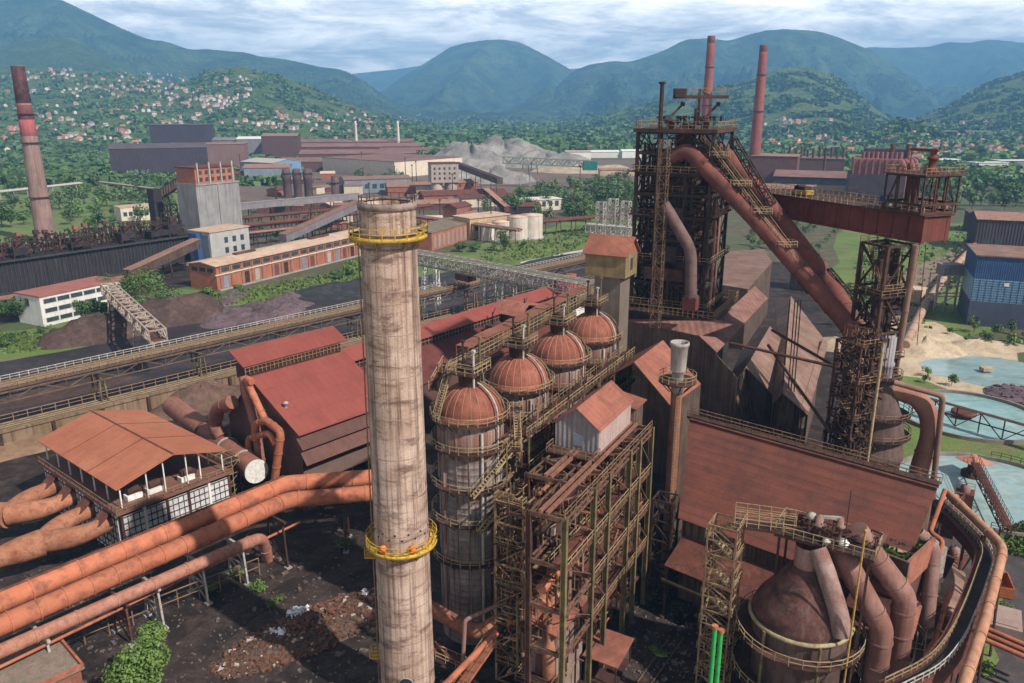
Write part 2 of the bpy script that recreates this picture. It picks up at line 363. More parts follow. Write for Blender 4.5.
def arc(c, r, a0, a1, n, z=0): return [Vector((c[0] + r * math.cos(a0 + (a1 - a0) * i / n), c[1] + r * math.sin(a0 + (a1 - a0) * i / n), c[2] + z)) for i in range(n + 1)]
GA = R(62); GB = R(48)
def fr(o, ang):
    """local frame: returns function (x,y,z)->world"""
    cs, sn = math.cos(ang), math.sin(ang)
    return lambda x, y, z=0: Vector((o[0] + x * cs - y * sn, o[1] + x * sn + y * cs, o[2] + z))
def bend(pts, r=2.0, n=4):
    """round the corners of a polyline"""
    pts = [Vector(p) for p in pts]; res = [pts[0]]
    for a, b, c in zip(pts, pts[1:], pts[2:]):
        d1 = (a - b); d2 = (c - b); l = min(r, d1.length * .45, d2.length * .45)
        p, q = b + d1.normalized() * l, b + d2.normalized() * l
        for i in range(n + 1):
            t = i / n; res.append(p * (1 - t) ** 2 + b * 2 * t * (1 - t) + q * t * t)
    res.append(pts[-1]); return res
def flanges(mb, pts, r, step=4.0, w=.25, n=14, over=.12):
    pts = [Vector(p) for p in pts]
    for a, b in zip(pts, pts[1:]):
        L = (b - a).length; k = int(L / step); d = (b - a).normalized()
        for i in range(k):
            c = a.lerp(b, (i + .5) / k); mb.tube([c - d * w / 2, c + d * w / 2], r + over, n)
    return mb
def bristle(t, x0, x1, y0, y1, z0, z1, n, mm, seed, L=(1, 4), w=(.06, .2), world=False):
    """the tangle of small pipes, brackets and rails inside a steel structure, as one part"""
    rb = random.Random(seed); m = MB()
    for _ in range(n):
        p = Vector((rb.uniform(x0, x1), rb.uniform(y0, y1), rb.uniform(z0, z1))); k = rb.random(); l = rb.uniform(*L)
        d = Vector((0, 0, l)) if k < .4 else Vector((l, 0, 0)) if k < .6 else Vector((0, l, 0)) if k < .8 else Vector((rb.uniform(-1, 1), rb.uniform(-1, 1), rb.uniform(-1, 1))) * l * .7
        q = p + d; q = Vector((min(max(q.x, x0), x1), min(max(q.y, y0), y1), min(max(q.z, z0), z1))); m.bar(p, q, rb.uniform(*w))
    o = m.put('pipework', mm, t, world=world); o['kind'] = 'stuff'; return o
# ================================================================== THE SETTING
# ground: one sheet to the horizon
gm = mat('valley_ground', (.075, .070, .038), (.060, .095, .030), (.13, .10, .075), scale=.012, bump=.4, fine=.3, finescale=.35, world=True)
g = MB(); g.add([(-14000, -300, 0), (14000, -300, 0), (14000, 14000, 0), (-14000, 14000, 0)], [(0, 1, 2, 3)])
struct('ground', g, gm)
def patch(name, pts, m, z, jit=.06, sub=6, px=True):
    """irregular flat patch on the ground, outline from survey points"""
    P_ = [at(*p) if px else Vector((p[0], p[1], 0)) for p in pts]; res = []
    k = len(P_)
    for i in range(k):
        a, b = P_[i], P_[(i + 1) % k]; L = (b - a).length
        for j in range(sub):
            q = a.lerp(b, j / sub); n = mnoise.noise(Vector((q.x * .13, q.y * .13, 3.3))) * L * jit
            d = (b - a).normalized(); res.append((q.x - d.y * n, q.y + d.x * n, z))
    mb = MB(); mb.add(res, [tuple(range(len(res)))])
    me = mb.put(name, m); me['kind'] = 'structure'
    bm = bmesh.new(); bm.from_mesh(me.data); bmesh.ops.triangulate(bm, faces=bm.faces); 
    for f in bm.faces:
        if f.normal.z < 0: f.normal_flip()
    bm.to_mesh(me.data); bm.free()
    return me
patch('yard', [(-260, 683), (-40, 900), (1400, 900), (1300, 700), (1000, 560), (880, 470), (760, 380), (620, 330), (520, 330), (380, 395), (200, 400), (0, 415), (-200, 470)], yarddirt, .008, .01)
patch('ore_yard', [(-160, 400), (0, 345), (110, 330), (230, 308), (370, 275), (470, 248), (570, 236), (640, 260), (560, 300), (440, 340), (300, 372), (150, 408), (0, 440), (-160, 480)], mat('ore_yard_ground', (.016, .014, .018), (.034, .026, .030), (.062, .045, .047), scale=.03, bump=.5, fine=.3, finescale=.8, world=True), .012, .02)
patch('grass_verge', [(-30, 350), (-30, 335), (40, 328), (60, 322), (130, 300), (180, 288), (215, 292), (300, 282), (372, 262), (376, 272), (300, 300), (230, 306), (180, 312), (120, 340), (60, 352), (0, 362)], grassm, .016, .05)
patch('grass_meadow', [(480, 243), (600, 215), (640, 222), (640, 240), (560, 262), (470, 268), (400, 285), (380, 275)], grassm, .016, .05)
patch('grass_field', [(770, 330), (850, 225), (900, 228), (985, 220), (1100, 225), (1100, 300), (1000, 330), (930, 345), (950, 375), (900, 372), (850, 390)], grassm, .016, .05)
patch('grass_bank', [(840, 395), (905, 370), (1000, 395), (1100, 440), (1100, 560), (1010, 560), (960, 520), (880, 470)], grassm, .020, .04)
patch('sand_lot', [(820, 330), (870, 322), (935, 322), (975, 345), (1020, 350), (1020, 400), (960, 395), (920, 378), (870, 372), (820, 375)], sand, .024, .06)
patch('haul_road', [(520, 262), (640, 238), (650, 246), (530, 274)], mat('pale_road', (.40, .36, .32), (.50, .46, .42), scale=.1, world=True), .024, .02)
patch('dirt_track', [(850, 330), (895, 285), (985, 228), (1000, 232), (930, 300), (890, 335)], mat('track_dirt', (.16, .11, .085), (.24, .17, .13), scale=.1, world=True), .020, .03)
patch('siding_ground', [(-60, 305), (0, 295), (190, 268), (200, 284), (110, 300), (0, 325), (-60, 335)], yarddirt, .014, .03)
patch('works_ground', [(-100, 232), (200, 215), (420, 205), (560, 200), (560, 235), (400, 250), (200, 262), (-100, 300)], mat('works_dirt', (.085, .060, .052), (.07, .085, .04), (.14, .10, .085), scale=.03, fine=.3, finescale=.5, world=True), .010, .03)
patch('scrub_ground', [(-80, 240), (-80, 172), (120, 170), (225, 170), (210, 196), (180, 222), (60, 246)], grassm, .022, .04)
patch('mill_ground', [(200, 190), (330, 160), (700, 160), (700, 190), (520, 200), (300, 215)], mat('mill_dirt', (.13, .085, .07), (.17, .12, .10), (.08, .08, .05), scale=.02, fine=.3, finescale=.3, world=True), .030, .03)
patch('right_works_ground', [(720, 215), (760, 170), (900, 170), (960, 215), (880, 232), (800, 300)], mat('right_dirt', (.085, .062, .042), (.065, .09, .032), (.15, .11, .085), scale=.05, fine=.3, finescale=.3, world=True), .012, .03)

patch('furnace_yard', [(690, 300), (735, 262), (800, 262), (846, 335), (850, 450), (720, 430)], yarddirt, .040, .02)
rgd = random.Random(91); m = MB()
for _ in range(2600):
    q = at(rgd.uniform(0, 440), rgd.uniform(500, 700)) if rgd.random() < .6 else at(rgd.uniform(600, 760), rgd.uniform(560, 690)); s_ = rgd.uniform(.05, .28) * (1 if rgd.random() < .9 else 2.2); m.box((q.x, q.y, s_ * .3), (s_ * rgd.uniform(.6, 2.5), s_, s_ * .7), rgd.uniform(0, 3))
dbr = m.put('yard_debris', mat('debris', (.05, .033, .027), (.14, .105, .09), (.26, .22, .2), scale=.9)); tag(dbr, 'loose rust flakes and stones strewn over the dark yard', 'debris', None, 'stuff')
for k, pts in enumerate(([(180, 683), (250, 622), (330, 572), (372, 548), (378, 556), (338, 582), (262, 634), (200, 690)], [(225, 690), (300, 640), (352, 590), (362, 594), (310, 648), (250, 695)], [(150, 662), (230, 604), (320, 548), (332, 552), (240, 612), (165, 672)], [(600, 690), (640, 640), (676, 600), (686, 604), (652, 650), (622, 695)])):
    patch('wheel_ruts', pts, MATS.get('rut_dust') or mat('rut_dust', (.035, .023, .019), (.062, .044, .037), (.018, .012, .011), scale=.5, bump=.5, fine=.4, world=True), .044 + k * .004, .05)
# hills and mountains: height fields between a foot line and a ridge line
def hillmat(name, c1, c2, c3, s, c4=None):
    return mat(name, c1, c2, c3, scale=s, rough=.9, bump=1.0, bumpd=.16 / s, fine=.5, finescale=s * 14, world=True, spec=.05)
forest_far = hillmat('far_forest', (.030, .060, .026), (.135, .19, .06), (.010, .024, .014), .0036)
forest_mid = hillmat('mid_forest', (.050, .09, .028), (.09, .15, .042), (.15, .19, .07), .0045)
meadow_mid = hillmat('hill_meadows', (.085, .145, .04), (.15, .21, .062), (.24, .26, .11), .006)
def hill(name, sky_pts, Yr, Yb, m, zb=0.0, rough=.10, prof=1.15, nx=160, nv=46, seed=0, back=.5, spurs=1.0, sp_scale=900., ex=0):
    if name == 'mountain': rough *= 2.3; sp_scale *= .5
    xs = np.array([p[0] for p in sky_pts], float); ys = np.array([p[1] for p in sky_pts], float)
    pxs = np.linspace(xs[0], xs[-1], nx); pys = np.interp(pxs, xs, ys)
    k = np.ones(5) / 5; pad = np.pad(pys, 2, mode='edge'); pys = np.convolve(pad, k, 'valid')
    vv = np.concatenate([np.linspace(0, 1, nv), np.linspace(1, 1 + back, 10)[1:]])
    vs = []
    for i in range(nx):
        top = aty(pxs[i], pys[i], Yr)
        jag = mnoise.noise(Vector((top.x * .012, seed, 0))) * .006 * top.z + mnoise.noise(Vector((top.x * .045, seed, 7))) * .003 * top.z
        for v in vv:
            Y = Yb + (Yr - Yb) * v
            X = top.x * (Y / Yr)
            if v <= 1:
                s = v ** prof
                nz = mnoise.noise(Vector((X / sp_scale + seed, Y / sp_scale * .45, seed * 1.7)))
                nz2 = mnoise.noise(Vector((X / sp_scale * 3 + seed, Y / sp_scale * 1.4, seed * 2.7)))
                nz3 = mnoise.noise(Vector((X / 60., Y / 60., seed)))
                amp = math.sin(math.pi * v) * rough * (top.z - zb)
                z = zb + (top.z + jag - zb) * s - amp * (abs(nz) * 2.6 * spurs + .9 * abs(nz2) * spurs) + nz3 * 6 * min(1, v * 3) * min(1, (1 - v) * 6)
            else:
                z = zb + (top.z + jag - zb) * (1 - ((v - 1) / back) ** 1.3 * .8)
            vs.append((X, Y, z))
    nn = len(vv); fs = []
    for i in range(nx - 1):
        for j in range(nn - 1): a = i * nn + j; fs.append((a, a + nn, a + nn + 1, a + 1))
    mb = MB(); mb.add(vs, fs, True)
    return struct(name, mb, m)
H_left = [(-90, -9), (-40, -10), (0, -9), (30, -5), (62, 0), (100, 18), (125, 30), (150, 40), (165, 41), (190, 50), (205, 49), (250, 53), (256, 56), (290, 60), (320, 67), (340, 69), (356, 76), (380, 92), (410, 112), (430, 124)]
hill('mountain', [(300, 84), (340, 75), (370, 72), (400, 69), (430, 64), (470, 70), (560, 70), (600, 66), (650, 70)], 11500, 7800, forest_far, seed=3, rough=.07, sp_scale=1500)
hill('mountain', [(345, 122), (362, 104), (380, 92), (400, 78), (430, 60), (450, 47), (465, 43), (485, 40), (505, 39.5), (522, 43), (545, 55), (570, 69), (590, 80), (620, 98), (650, 112)], 8200, 4400, forest_far, seed=5, rough=.12, sp_scale=1300)
hill('mountain', [(780, 60), (845, 52), (870, 47), (893, 48), (928, 47), (948, 42), (968, 43), (985, 40), (1000, 40), (1024, 43), (1080, 40), (1140, 46)], 9000, 5200, forest_far, seed=8, rough=.12, sp_scale=1300)
hill('mountain', [(470, 135), (520, 112), (545, 98), (572, 72), (587, 65), (612, 61), (630, 62), (652, 55), (667, 49), (684, 40), (707, 38), (729, 41), (747, 35), (768, 30), (783, 29), (818, 31), (835, 36), (855, 44), (875, 52), (900, 68), (930, 92), (960, 118), (975, 128)], 6600, 3300, forest_far, seed=11, rough=.20, sp_scale=800, nx=220)
hill('mountain', H_left, 5600, 2900, forest_far, seed=14, rough=.16, sp_scale=1000, nx=220)
hill('hill', [(-60, 54), (0, 46), (25, 41), (50, 39), (70, 40), (92, 49), (112, 60), (130, 67), (150, 80), (190, 104), (215, 118)], 4200, 2500, forest_mid, seed=17, rough=.1, sp_scale=600)
hill('hill', [(905, 127), (918, 119), (943, 107), (968, 94), (993, 82), (1024, 72), (1060, 60), (1140, 40)], 3300, 1900, meadow_mid, seed=21, rough=.12, sp_scale=500)
hill('hill', [(555, 146), (575, 136), (594, 121), (617, 112), (642, 107), (672, 97), (712, 90), (730, 84), (747, 80), (768, 73), (785, 67), (808, 68), (830, 75), (855, 92), (880, 112), (903, 126), (925, 136)], 3200, 1750, meadow_mid, seed=24, rough=.14, sp_scale=420, nx=200)
hill('hill', [(840, 150), (855, 146), (868, 138), (880, 130), (898, 122), (918, 120), (933, 126), (948, 138), (965, 150)], 1900, 1400, forest_mid, seed=27, rough=.08, sp_scale=200, nx=90, nv=26)
hill('hill', [(120, 106), (150, 96), (170, 84), (182, 81), (195, 80), (210, 70), (225, 68), (240, 66), (256, 71), (281, 76), (306, 86), (331, 97), (361, 108), (396, 119), (431, 131), (470, 142)], 2600, 1550, meadow_mid, seed=31, rough=.12, sp_scale=420, nx=170)
town_slope = hill('town_slope', [(-140, 66), (-60, 67), (0, 69), (40, 68), (100, 72), (150, 78), (180, 88), (215, 102), (260, 118), (320, 132), (380, 143)], 2900, 1350, meadow_mid, seed=35, rough=.05, sp_scale=380, nx=200, nv=60, prof=1.25)

# haze: the air of the valley
hz = MB(); hz.bb(-12000, 12000, -400, 12800, -1, 960)
hm = bpy.data.materials.new('valley_air'); hm.use_nodes = True; hn = hm.node_tree; hn.nodes.clear()
ho = N(hn, 'ShaderNodeOutputMaterial'); hv = N(hn, 'ShaderNodeVolumePrincipled')
hv.inputs['Color'].default_value = (.23, .56, 1.0, 1); hv.inputs['Density'].default_value = 0.00014; hv.inputs['Anisotropy'].default_value = 0.0
hn.links.new(hv.outputs[0], ho.inputs['Volume'])
haze = hz.put('haze', hm); haze['kind'] = 'stuff'; haze['label'] = 'pale blue air that veils the mountains and far town'; haze['category'] = 'haze'
# ================================================================== FOREGROUND CHIMNEY
ct = aty(386, 203, 86); cbx = aty(409, 683, 86).x
HC = ct.z
# the shaft is plumb; centre between the two survey points
cx0 = (ct.x + cbx) / 2
t = thing('chimney', 'tall stained concrete chimney with two yellow ring platforms, nearest the camera', 'chimney', (cx0, 86, 0))
def ch_r(z): return 3.02 + (HC - z) * .0065
m = MB(); prof = []
for i in range(61):
    z = HC * i / 60; prof.append((ch_r(z), z))
prof += [(2.55, HC), (2.5, HC - 9)]
m.lathe(prof, n=48)
m.lathe([(2.5, HC - 9), (0.01, HC - 9)], n=24)
shaft = m.put('shaft', concrete, t)
m = MB()
for z in (HC - 3.1, HC - 4.6): m.lathe([(ch_r(z) + .01, z - .12), (ch_r(z) + .14, z - .1), (ch_r(z) + .14, z + .1), (ch_r(z) + .01, z + .12)], n=48)
m.lathe([(ch_r(HC) + .005, HC - .6), (ch_r(HC) + .16, HC - .55), (ch_r(HC) + .16, HC + .12), (2.5, HC + .14)], n=48)
m.put('rim_band', mat('chimney_band', (.20, .15, .13), (.30, .23, .20), (.10, .07, .06), scale=.4), t)
m = MB(); m.rail([Vector((3.0 * math.cos(a), 3.0 * math.sin(a), HC + .1)) for a in [i * math.pi / 10 for i in range(20)]], h=.7, w=.06, closed=True, mid=False)
m.put('rim_guard', darksteel, t)
for k in range(13):
    m = MB(); m.lathe([(ch_r(k * 4.9 + 2) + .002, k * 4.9 + 1.95), (ch_r(k * 4.9 + 2) + .03, k * 4.9 + 2), (ch_r(k * 4.9 + 2) + .002, k * 4.9 + 2.05)], n=48)
    m.put('pour_joint', MATS.get('joint_stain') or mat('joint_stain', (.22, .15, .125), (.30, .21, .18), scale=.5), t)
def ring_platform(z, wd, nm):
    r0 = ch_r(z) + .02; r1 = r0 + wd; m = MB()
    m.lathe([(r0, z - .06), (r1, z - .06), (r1, z + .06), (r0, z + .06)], n=40)
    m.lathe([(r1 - .02, z - .22), (r1 + .03, z - .22), (r1 + .03, z + .22), (r1 - .02, z + .22)], n=40)
    for k in range(14):
        a = 2 * math.pi * k / 14; c, s_ = math.cos(a), math.sin(a)
        m.bar((r1 * c, r1 * s_, z - .1), (r0 * c, r0 * s_, z - 1.3), .1)
    p = m.put('platform', yellow, t)
    m = MB(); m.rail([Vector((r1 * math.cos(2 * math.pi * k / 20), r1 * math.sin(2 * math.pi * k / 20), z + .05)) for k in range(20)], h=1.15, w=.10, closed=True)
    m.put('railing', yellow, p)
    return p
zt = aty(386, 240, 86 - 3).z; zl = aty(403, 553, 86 - 3).z
ring_platform(zt, 1.15, 'upper'); ring_platform(zl, .98, 'lower')
for k, a in enumerate((-118, -62)):
    a = R(a); m = MB(); r = ch_r(zl) + .45
    c = Vector((r * math.cos(a), r * math.sin(a), zl + .1))
    m.lathe([(.05, 0), (.26, 0), (.26, .25), (.36, .3), (.40, .75), (.28, 1.0), (.05, 1.05)], c, n=12); m.bar(c + Vector((0, 0, .3)), c + Vector((-.45 * math.cos(a), -.45 * math.sin(a), .3)), .12)
    m.put('warning_lamp', orangelamp, t)
for k in range(12):
    a = R(-165 + k * 14); z = zl + 1.7 + (k % 2) * .7
    m = MB(); r = ch_r(z); c = Vector((r * math.cos(a), r * math.sin(a), z)); d = Vector((math.cos(a), math.sin(a), 0))
    m.tube([c - d * .1, c + d * .05], .13, 8); m.put('vent_hole', blackmat, t)
zh = aty(410, 682, 83).z; a = R(-86); c = Vector((ch_r(zh) * math.cos(a), ch_r(zh) * math.sin(a), zh)); d = Vector((math.cos(a), math.sin(a), 0))
m = MB(); m.tube([c - d * .6, c + d * .07], .85, 20); hp = m.put('flue_opening', blackmat, t)
m = MB(); m.tube([c + d * .02 + Vector((.88 * math.cos(q), 0, .88 * math.sin(q))) for q in [i * math.pi / 10 for i in range(20)]], .08, 6, closed=True); m.put('rim', greyconc, hp)
for py in (555, 655):
    zz = aty(373, py, 86).z; r = ch_r(zz); m = MB()
    m.bb(-r - 1.2, -r + .3, -.7, .7, zz - .08, zz + .06); m.rail([Vector((-r + .1, -.7, zz)), Vector((-r - 1.2, -.7, zz)), Vector((-r - 1.2, .7, zz)), Vector((-r + .1, .7, zz))], w=.09)
    m.put('landing', yellow, t)
m = MB(); 
for s_ in (-.25, .25): m.bar((-ch_r(0) - .3, s_, 2), (-ch_r(HC) - .3, s_, HC - 3), .07)
for k in range(120): 
    z = 3 + k * .5; m.bar((-ch_r(z) - .3, -.25, z), (-ch_r(z) - .3, .25, z), .05)
m.put('ladder', railrust, t)

# ================================================================== HOT BLAST STOVES
S1 = at(470, 408, 35); S4 = at(592, 332, 35)
axis = (S4 - S1); axis.z = 0; SA = math.atan2(axis.y, axis.x); SP_ = axis.length / 3
RS = 4.5
SL = fr((S1.x, S1.y, 0), SA)          # stove line frame: x along the row, y to the left-back
def make_stove(label):
    t = thing('hot_blast_stove', label, 'stove', (0, 0, 0), SA, 'domed hot blast stoves in a row')
    m = MB(); pr = []
    for z in range(0, 33): pr += [(RS, z), (RS, z + .9), (RS + .04, z + .95)]
    pr += [(RS, 33), (RS - .25, 33.6), (RS - .25, 34.2)]
    m.lathe(pr, n=40); m.put('shell', stove_shell, t)
    m = MB(); m.lathe([(RS + .02, 29), (RS + .1, 29.1), (RS + .1, 32.9), (RS + .02, 33)], n=40); m.put('upper_band', MATS.get('band_rust') or mat('band_rust', (.13, .06, .045), (.19, .095, .07), (.34, .28, .25), scale=.3, streak=.7), t)
    m = MB()
    for k in range(16):
        a = 2 * math.pi * k / 16 + .1; r = RS + .06
        m.bar((r * math.cos(a), r * math.sin(a), 3), (r * math.cos(a), r * math.sin(a), 33), .14)
    m.put('stiffener', stove_shell, t)
    m = MB(); pr = [(RS + .15, 33.9), (RS + .2, 34.6)]
    for k in range(15):
        q = math.pi / 2 * k / 14; pr.append(((RS - .1) * math.cos(q) + .02, 34.7 + 4.0 * math.sin(q)))
    m.lathe(pr, n=48); dome = m.put('dome', stove_dome, t)
    m = MB()
    for k in range(22):
        a = 2 * math.pi * k / 22
        pp = [Vector(((RS - .07) * math.cos(q) * math.cos(a), (RS - .07) * math.cos(q) * math.sin(a), 34.7 + 4.03 * math.sin(q))) for q in [i * 1.35 / 8 for i in range(9)]]
        m.tube(pp, .045, 4, caps=False)
    m.put('dome_seam', mat('seam_' + str(len(MATS)), (.36, .17, .11), (.42, .22, .15), scale=.5), dome)
    m = MB(); m.lathe([(1.5, 38.2), (1.5, 40.0), (1.9, 40.05), (1.9, 40.3), (.9, 40.35), (.9, 41.3), (1.2, 41.35), (1.2, 41.7), (0.01, 41.75)], n=18)
    m.put('crown_valve', darkrust, t)
    m = MB(); m.box((0, 0, 40.35), (4.6, 4.0, .12)); cr = m.put('crown_platform', darkrust, t)
    m = MB(); m.rail([Vector((x, y, 40.4)) for x, y in ((-2.3, -2), (2.3, -2), (2.3, 2), (-2.3, 2))], w=.09, step=1.1, closed=True); m.rail([Vector((x, y, 41.4)) for x, y in ((-2.3, -2), (2.3, -2), (2.3, 2), (-2.3, 2))], w=.06, h=.6, step=2, closed=True); m.put('railing', rail, cr)
    for x, y, c, h in ((-.9, -1.2, silver, 3.6), (1.1, -1.0, olive, 5.0), (.2, 1.1, darksteel, 4.4)):
        m = MB(); m.tube([(x, y, 40.4 - 2.2), (x, y, 40 + h)], .16, 8); m.box((x, y, 40 + h), (.5, .5, .3)); m.put('vent_mast', c, t)
    # slanting pipes down the dome
    for a0 in (-75, -100):
        a = R(a0); pp = [Vector(((RS + .45) * math.cos(q) * math.cos(a), (RS + .45) * math.cos(q) * math.sin(a), 34.8 + 4.4 * math.sin(q))) for q in [1.35 - i * 1.3 / 7 for i in range(8)]]
        pp.append(Vector(((RS + .5) * math.cos(a), (RS + .5) * math.sin(a), 22))) if a0 == -100 else None
        m = MB(); m.tube(pp, .13, 7); m.put('drain_pipe', olive if a0 == -75 else silver, t)
    for z, wd in ((34.2, 1.0), (30.2, 1.0), (24.6, 1.15), (19.4, 1.15), (13.2, 1.2)):
        r0 = RS + .03; r1 = RS + wd; m = MB()
        m.lathe([(r0, z - .1), (r1, z - .1), (r1, z + .08), (r0, z + .08), (r0, z - .1)], n=36, smooth=False)
        for k in range(12):
            a = 2 * math.pi * k / 12; c, s_ = math.cos(a), math.sin(a)
            m.bar((r1 * c, r1 * s_, z - .1), (r0 * c, r0 * s_, z - 1.1), .1)
        p = m.put('ring_platform', darkrust, t)
        m = MB(); m.rail([Vector((r1 * math.cos(2 * math.pi * k / 26), r1 * math.sin(2 * math.pi * k / 26), z + .08)) for k in range(26)], h=1.1, w=.085, closed=True, step=1.3)
        m.put('railing', rail, p)
    for a0 in (-40, -130, 160):
        a = R(a0); r = RS + .25; m = MB(); m.tube([(r * math.cos(a), r * math.sin(a), 2), (r * math.cos(a), r * math.sin(a), 33)], .22, 8); m.put('riser_pipe', silver if a0 == -130 else ductgrey, t)
    return t
st0 = make_stove('nearest domed hot blast stove, grey streaked shell, just right of the chimney')
st0.location = SL(0, 0, 0)
for k, lb in enumerate(('second domed stove from the chimney, rusty cap between two others', 'third domed stove from the chimney, half hidden by the walkways', 'farthest domed stove of the row, beside the tall sheet hut')):
    dup(st0, SL(SP_ * (k + 1), 0, 0), SA, lb)

# walkways tying the stove row together
def walkway(name, label, cat, pts, wd=1.6, rm=None, group=None, rows=2, cover=None, z_under=.25, dk=None):
    o = Vector(pts[0]); t = thing(name, label, cat, o, 0, group); rm = rm or rail
    for i in range(len(pts) - 1):
        a, b = Vector(pts[i]), Vector(pts[i + 1]); d = (b - a); d.z = 0; d.normalize(); s_ = Vector((d.y, -d.x, 0)) * wd / 2
        m = MB(); m.plate([a - s_, a + s_, b + s_, b - s_], .12)
        for q in (-1, 1): m.bar(a + s_ * q + Vector((0, 0, -z_under / 2 - .1)), b + s_ * q + Vector((0, 0, -z_under / 2 - .1)), .14, z_under)
        m.put('deck', dk or darkrust, t, world=True)
        for q in (-1, 1):
            m = MB(); m.rail([a + s_ * q, b + s_ * q], w=.085, step=1.4)
            if rows > 2: m.rail([a + s_ * q + Vector((0, 0, 1.1)), b + s_ * q + Vector((0, 0, 1.1))], w=.07, step=1.4, h=1.2)
            m.put('railing', rm, t, world=True)
        if cover:
            m = MB(); n = 9
            for k in range(n):
                
                u0, u1 = k / n, (k + 1) / n; o2 = Vector((0, 0, 2.5 + .12 * (k % 2)))
                m.plate([a.lerp(b, u0) - s_ * 1.1 + o2, a.lerp(b, u0) + s_ * 1.1 + o2, a.lerp(b, u1) + s_ * 1.1 + o2, a.lerp(b, u1) - s_ * 1.1 + o2], .07)
            for k in range(n + 1):
                for q in (-1, 1): m.bar(a.lerp(b, k / n) + s_ * q, a.lerp(b, k / n) + s_ * q + Vector((0, 0, 2.5)), .1)
            m.put('cover', rustroof_plain, t, world=True)
    return t
walkway('stove_walkway', 'long railed walkway over the stove domes with rusty cover sheets', 'walkway', [SL(2.5, 2.6, 40.4), SL(SP_ * 3 + 2, 2.6, 40.4)], 2.0, rows=3, cover=True)
walkway('stove_gallery', 'long yellowish gallery along the right side of the stoves, upper level', 'walkway', [SL(3, -6.2, 31.2), SL(SP_ * 3 + 3, -6.2, 31.2)], 2.2)
walkway('stove_gallery', 'lower gallery along the right side of the stoves, under the upper one', 'walkway', [SL(3, -6.6, 26.2), SL(SP_ * 3 + 3, -6.6, 26.2)], 2.2)
walkway('stove_gallery', 'lowest gallery along the right side of the stoves, among pipes', 'walkway', [SL(1, -6.9, 16.5), SL(SP_ * 3 + 3, -6.9, 16.5)], 2.0)
walkway('stove_walkway', 'short railed bridge from the near dome down to the left', 'walkway', [SL(-2, 4.6, 37.5), SL(3, 5.4, 39.8)], 1.4)
def stair(label, p, q, wd=.9, m_=None, land=True):
    p, q = Vector(p), Vector(q); t = thing('steel_stair', label, 'stair', p)
    m = MB(); m.stairs(p, q, wd); m.put('flight', m_ or rail, t, world=True)
    if land:
        m = MB(); m.box(q + Vector((0, 0, -.06)), (1.8, 1.8, .12)); l = m.put('landing', darkrust, t, world=True)
        m = MB(); m.rail([q + Vector((x, y, 0)) for x, y in ((-.9, -.9), (.9, -.9), (.9, .9))], w=.08); m.put('railing', m_ or rail, l, world=True)
    return t
stair('steep steel stair between first and second dome platforms', SL(1.4, -6.9, 28.8), SL(4.6, -4.8, 34.4))
stair('steel stair climbing over the left of the nearest dome', SL(-4.7, 2.6, 34.3), SL(-1.0, 2.6, 40.3), .8)
stair('steel stair at the front of the nearest stove shell, upper', SL(-5.4, -3.4, 24.6), SL(.6, -6.6, 30.2), .8)
stair('steel stair from lower ring of nearest stove to the gallery', SL(-5.2, -4.2, 19.4), SL(1.6, -7.2, 24.4), .8)
stair('steel stair leading from the third stove down to the gallery', SL(SP_ * 2 + 1, -7.1, 22.4), SL(SP_ * 2 + 4.6, -6.2, 27.8), .8)

# stair tower at the foot of the nearest stove
def lattice_tower(name, label, cat, c, w_, d_, h, rz, nlev, mm, r=.16, stairs_m=None, z0=0, zig=True, group=None, decks=True):
    t = thing(name, label, cat, (c[0], c[1], z0), rz, group)
    m = MB(); q = ((-w_ / 2, -d_ / 2), (w_ / 2, -d_ / 2), (w_ / 2, d_ / 2), (-w_ / 2, d_ / 2))
    for x, y in q: m.bar((x, y, 0), (x, y, h), r * 1.5)
    for k in range(nlev + 1):
        z = h * k / nlev
        for i in range(4):
            a, b = q[i], q[(i + 1) % 4]; m.bar((*a, z), (*b, z), r)
            if k < nlev:
                z2 = h * (k + 1) / nlev
                if k % 2: a, b = b, a
                m.bar((*a, z), (*b, z2), r * .8)
    m.put('frame', mm, t)
    if zig:
        m = MB(); rm = MB()
        for k in range(nlev):
            z, z2 = h * k / nlev, h * (k + 1) / nlev; s_ = 1 if k % 2 else -1
            m.stairs((-s_ * w_ * .36, s_ * d_ * .22, z), (s_ * w_ * .36, s_ * d_ * .22, z2), d_ * .36, r=.07)
        m.put('stair_flight', stairs_m or railrust, t)
        if decks:
            for k in range(1, nlev + 1):
                z = h * k / nlev; m = MB(); s_ = 1 if k % 2 == 0 else -1
                m.bb(s_ * w_ * .3, s_ * w_ * .58, -d_ / 2, d_ / 2, z - .08, z + .02); dk = m.put('landing', darkrust, t)
                m = MB(); m.rail([Vector((s_ * w_ * .3, -d_ / 2, z)), Vector((s_ * w_ * .58, -d_ / 2, z)), Vector((s_ * w_ * .58, d_ / 2, z)), Vector((s_ * w_ * .3, d_ / 2, z))], w=.08); m.put('railing', stairs_m or rail, dk)
    return t
tw = aty(517, 560, 92)
stt = lattice_tower('stair_tower', 'tangled yellowish lattice stair tower in front of the nearest stove', 'stair tower', (tw.x, tw.y), 4.2, 4.0, 27, GA, 9, railrust, .2, rail)
bristle(stt, -2.6, 2.6, -2.6, 2.6, 2, 29, 330, railrust, 5, (.8, 3), (.06, .14)); bristle(stt, -2.4, 2.4, -2.4, 2.4, 2, 27, 160, darkrust, 6, (.8, 3), (.1, .3)); bristle(stt, -2.4, 2.4, -2.4, 2.4, 8, 16, 40, orangeduct, 7, (.6, 1.5), (.3, .7))

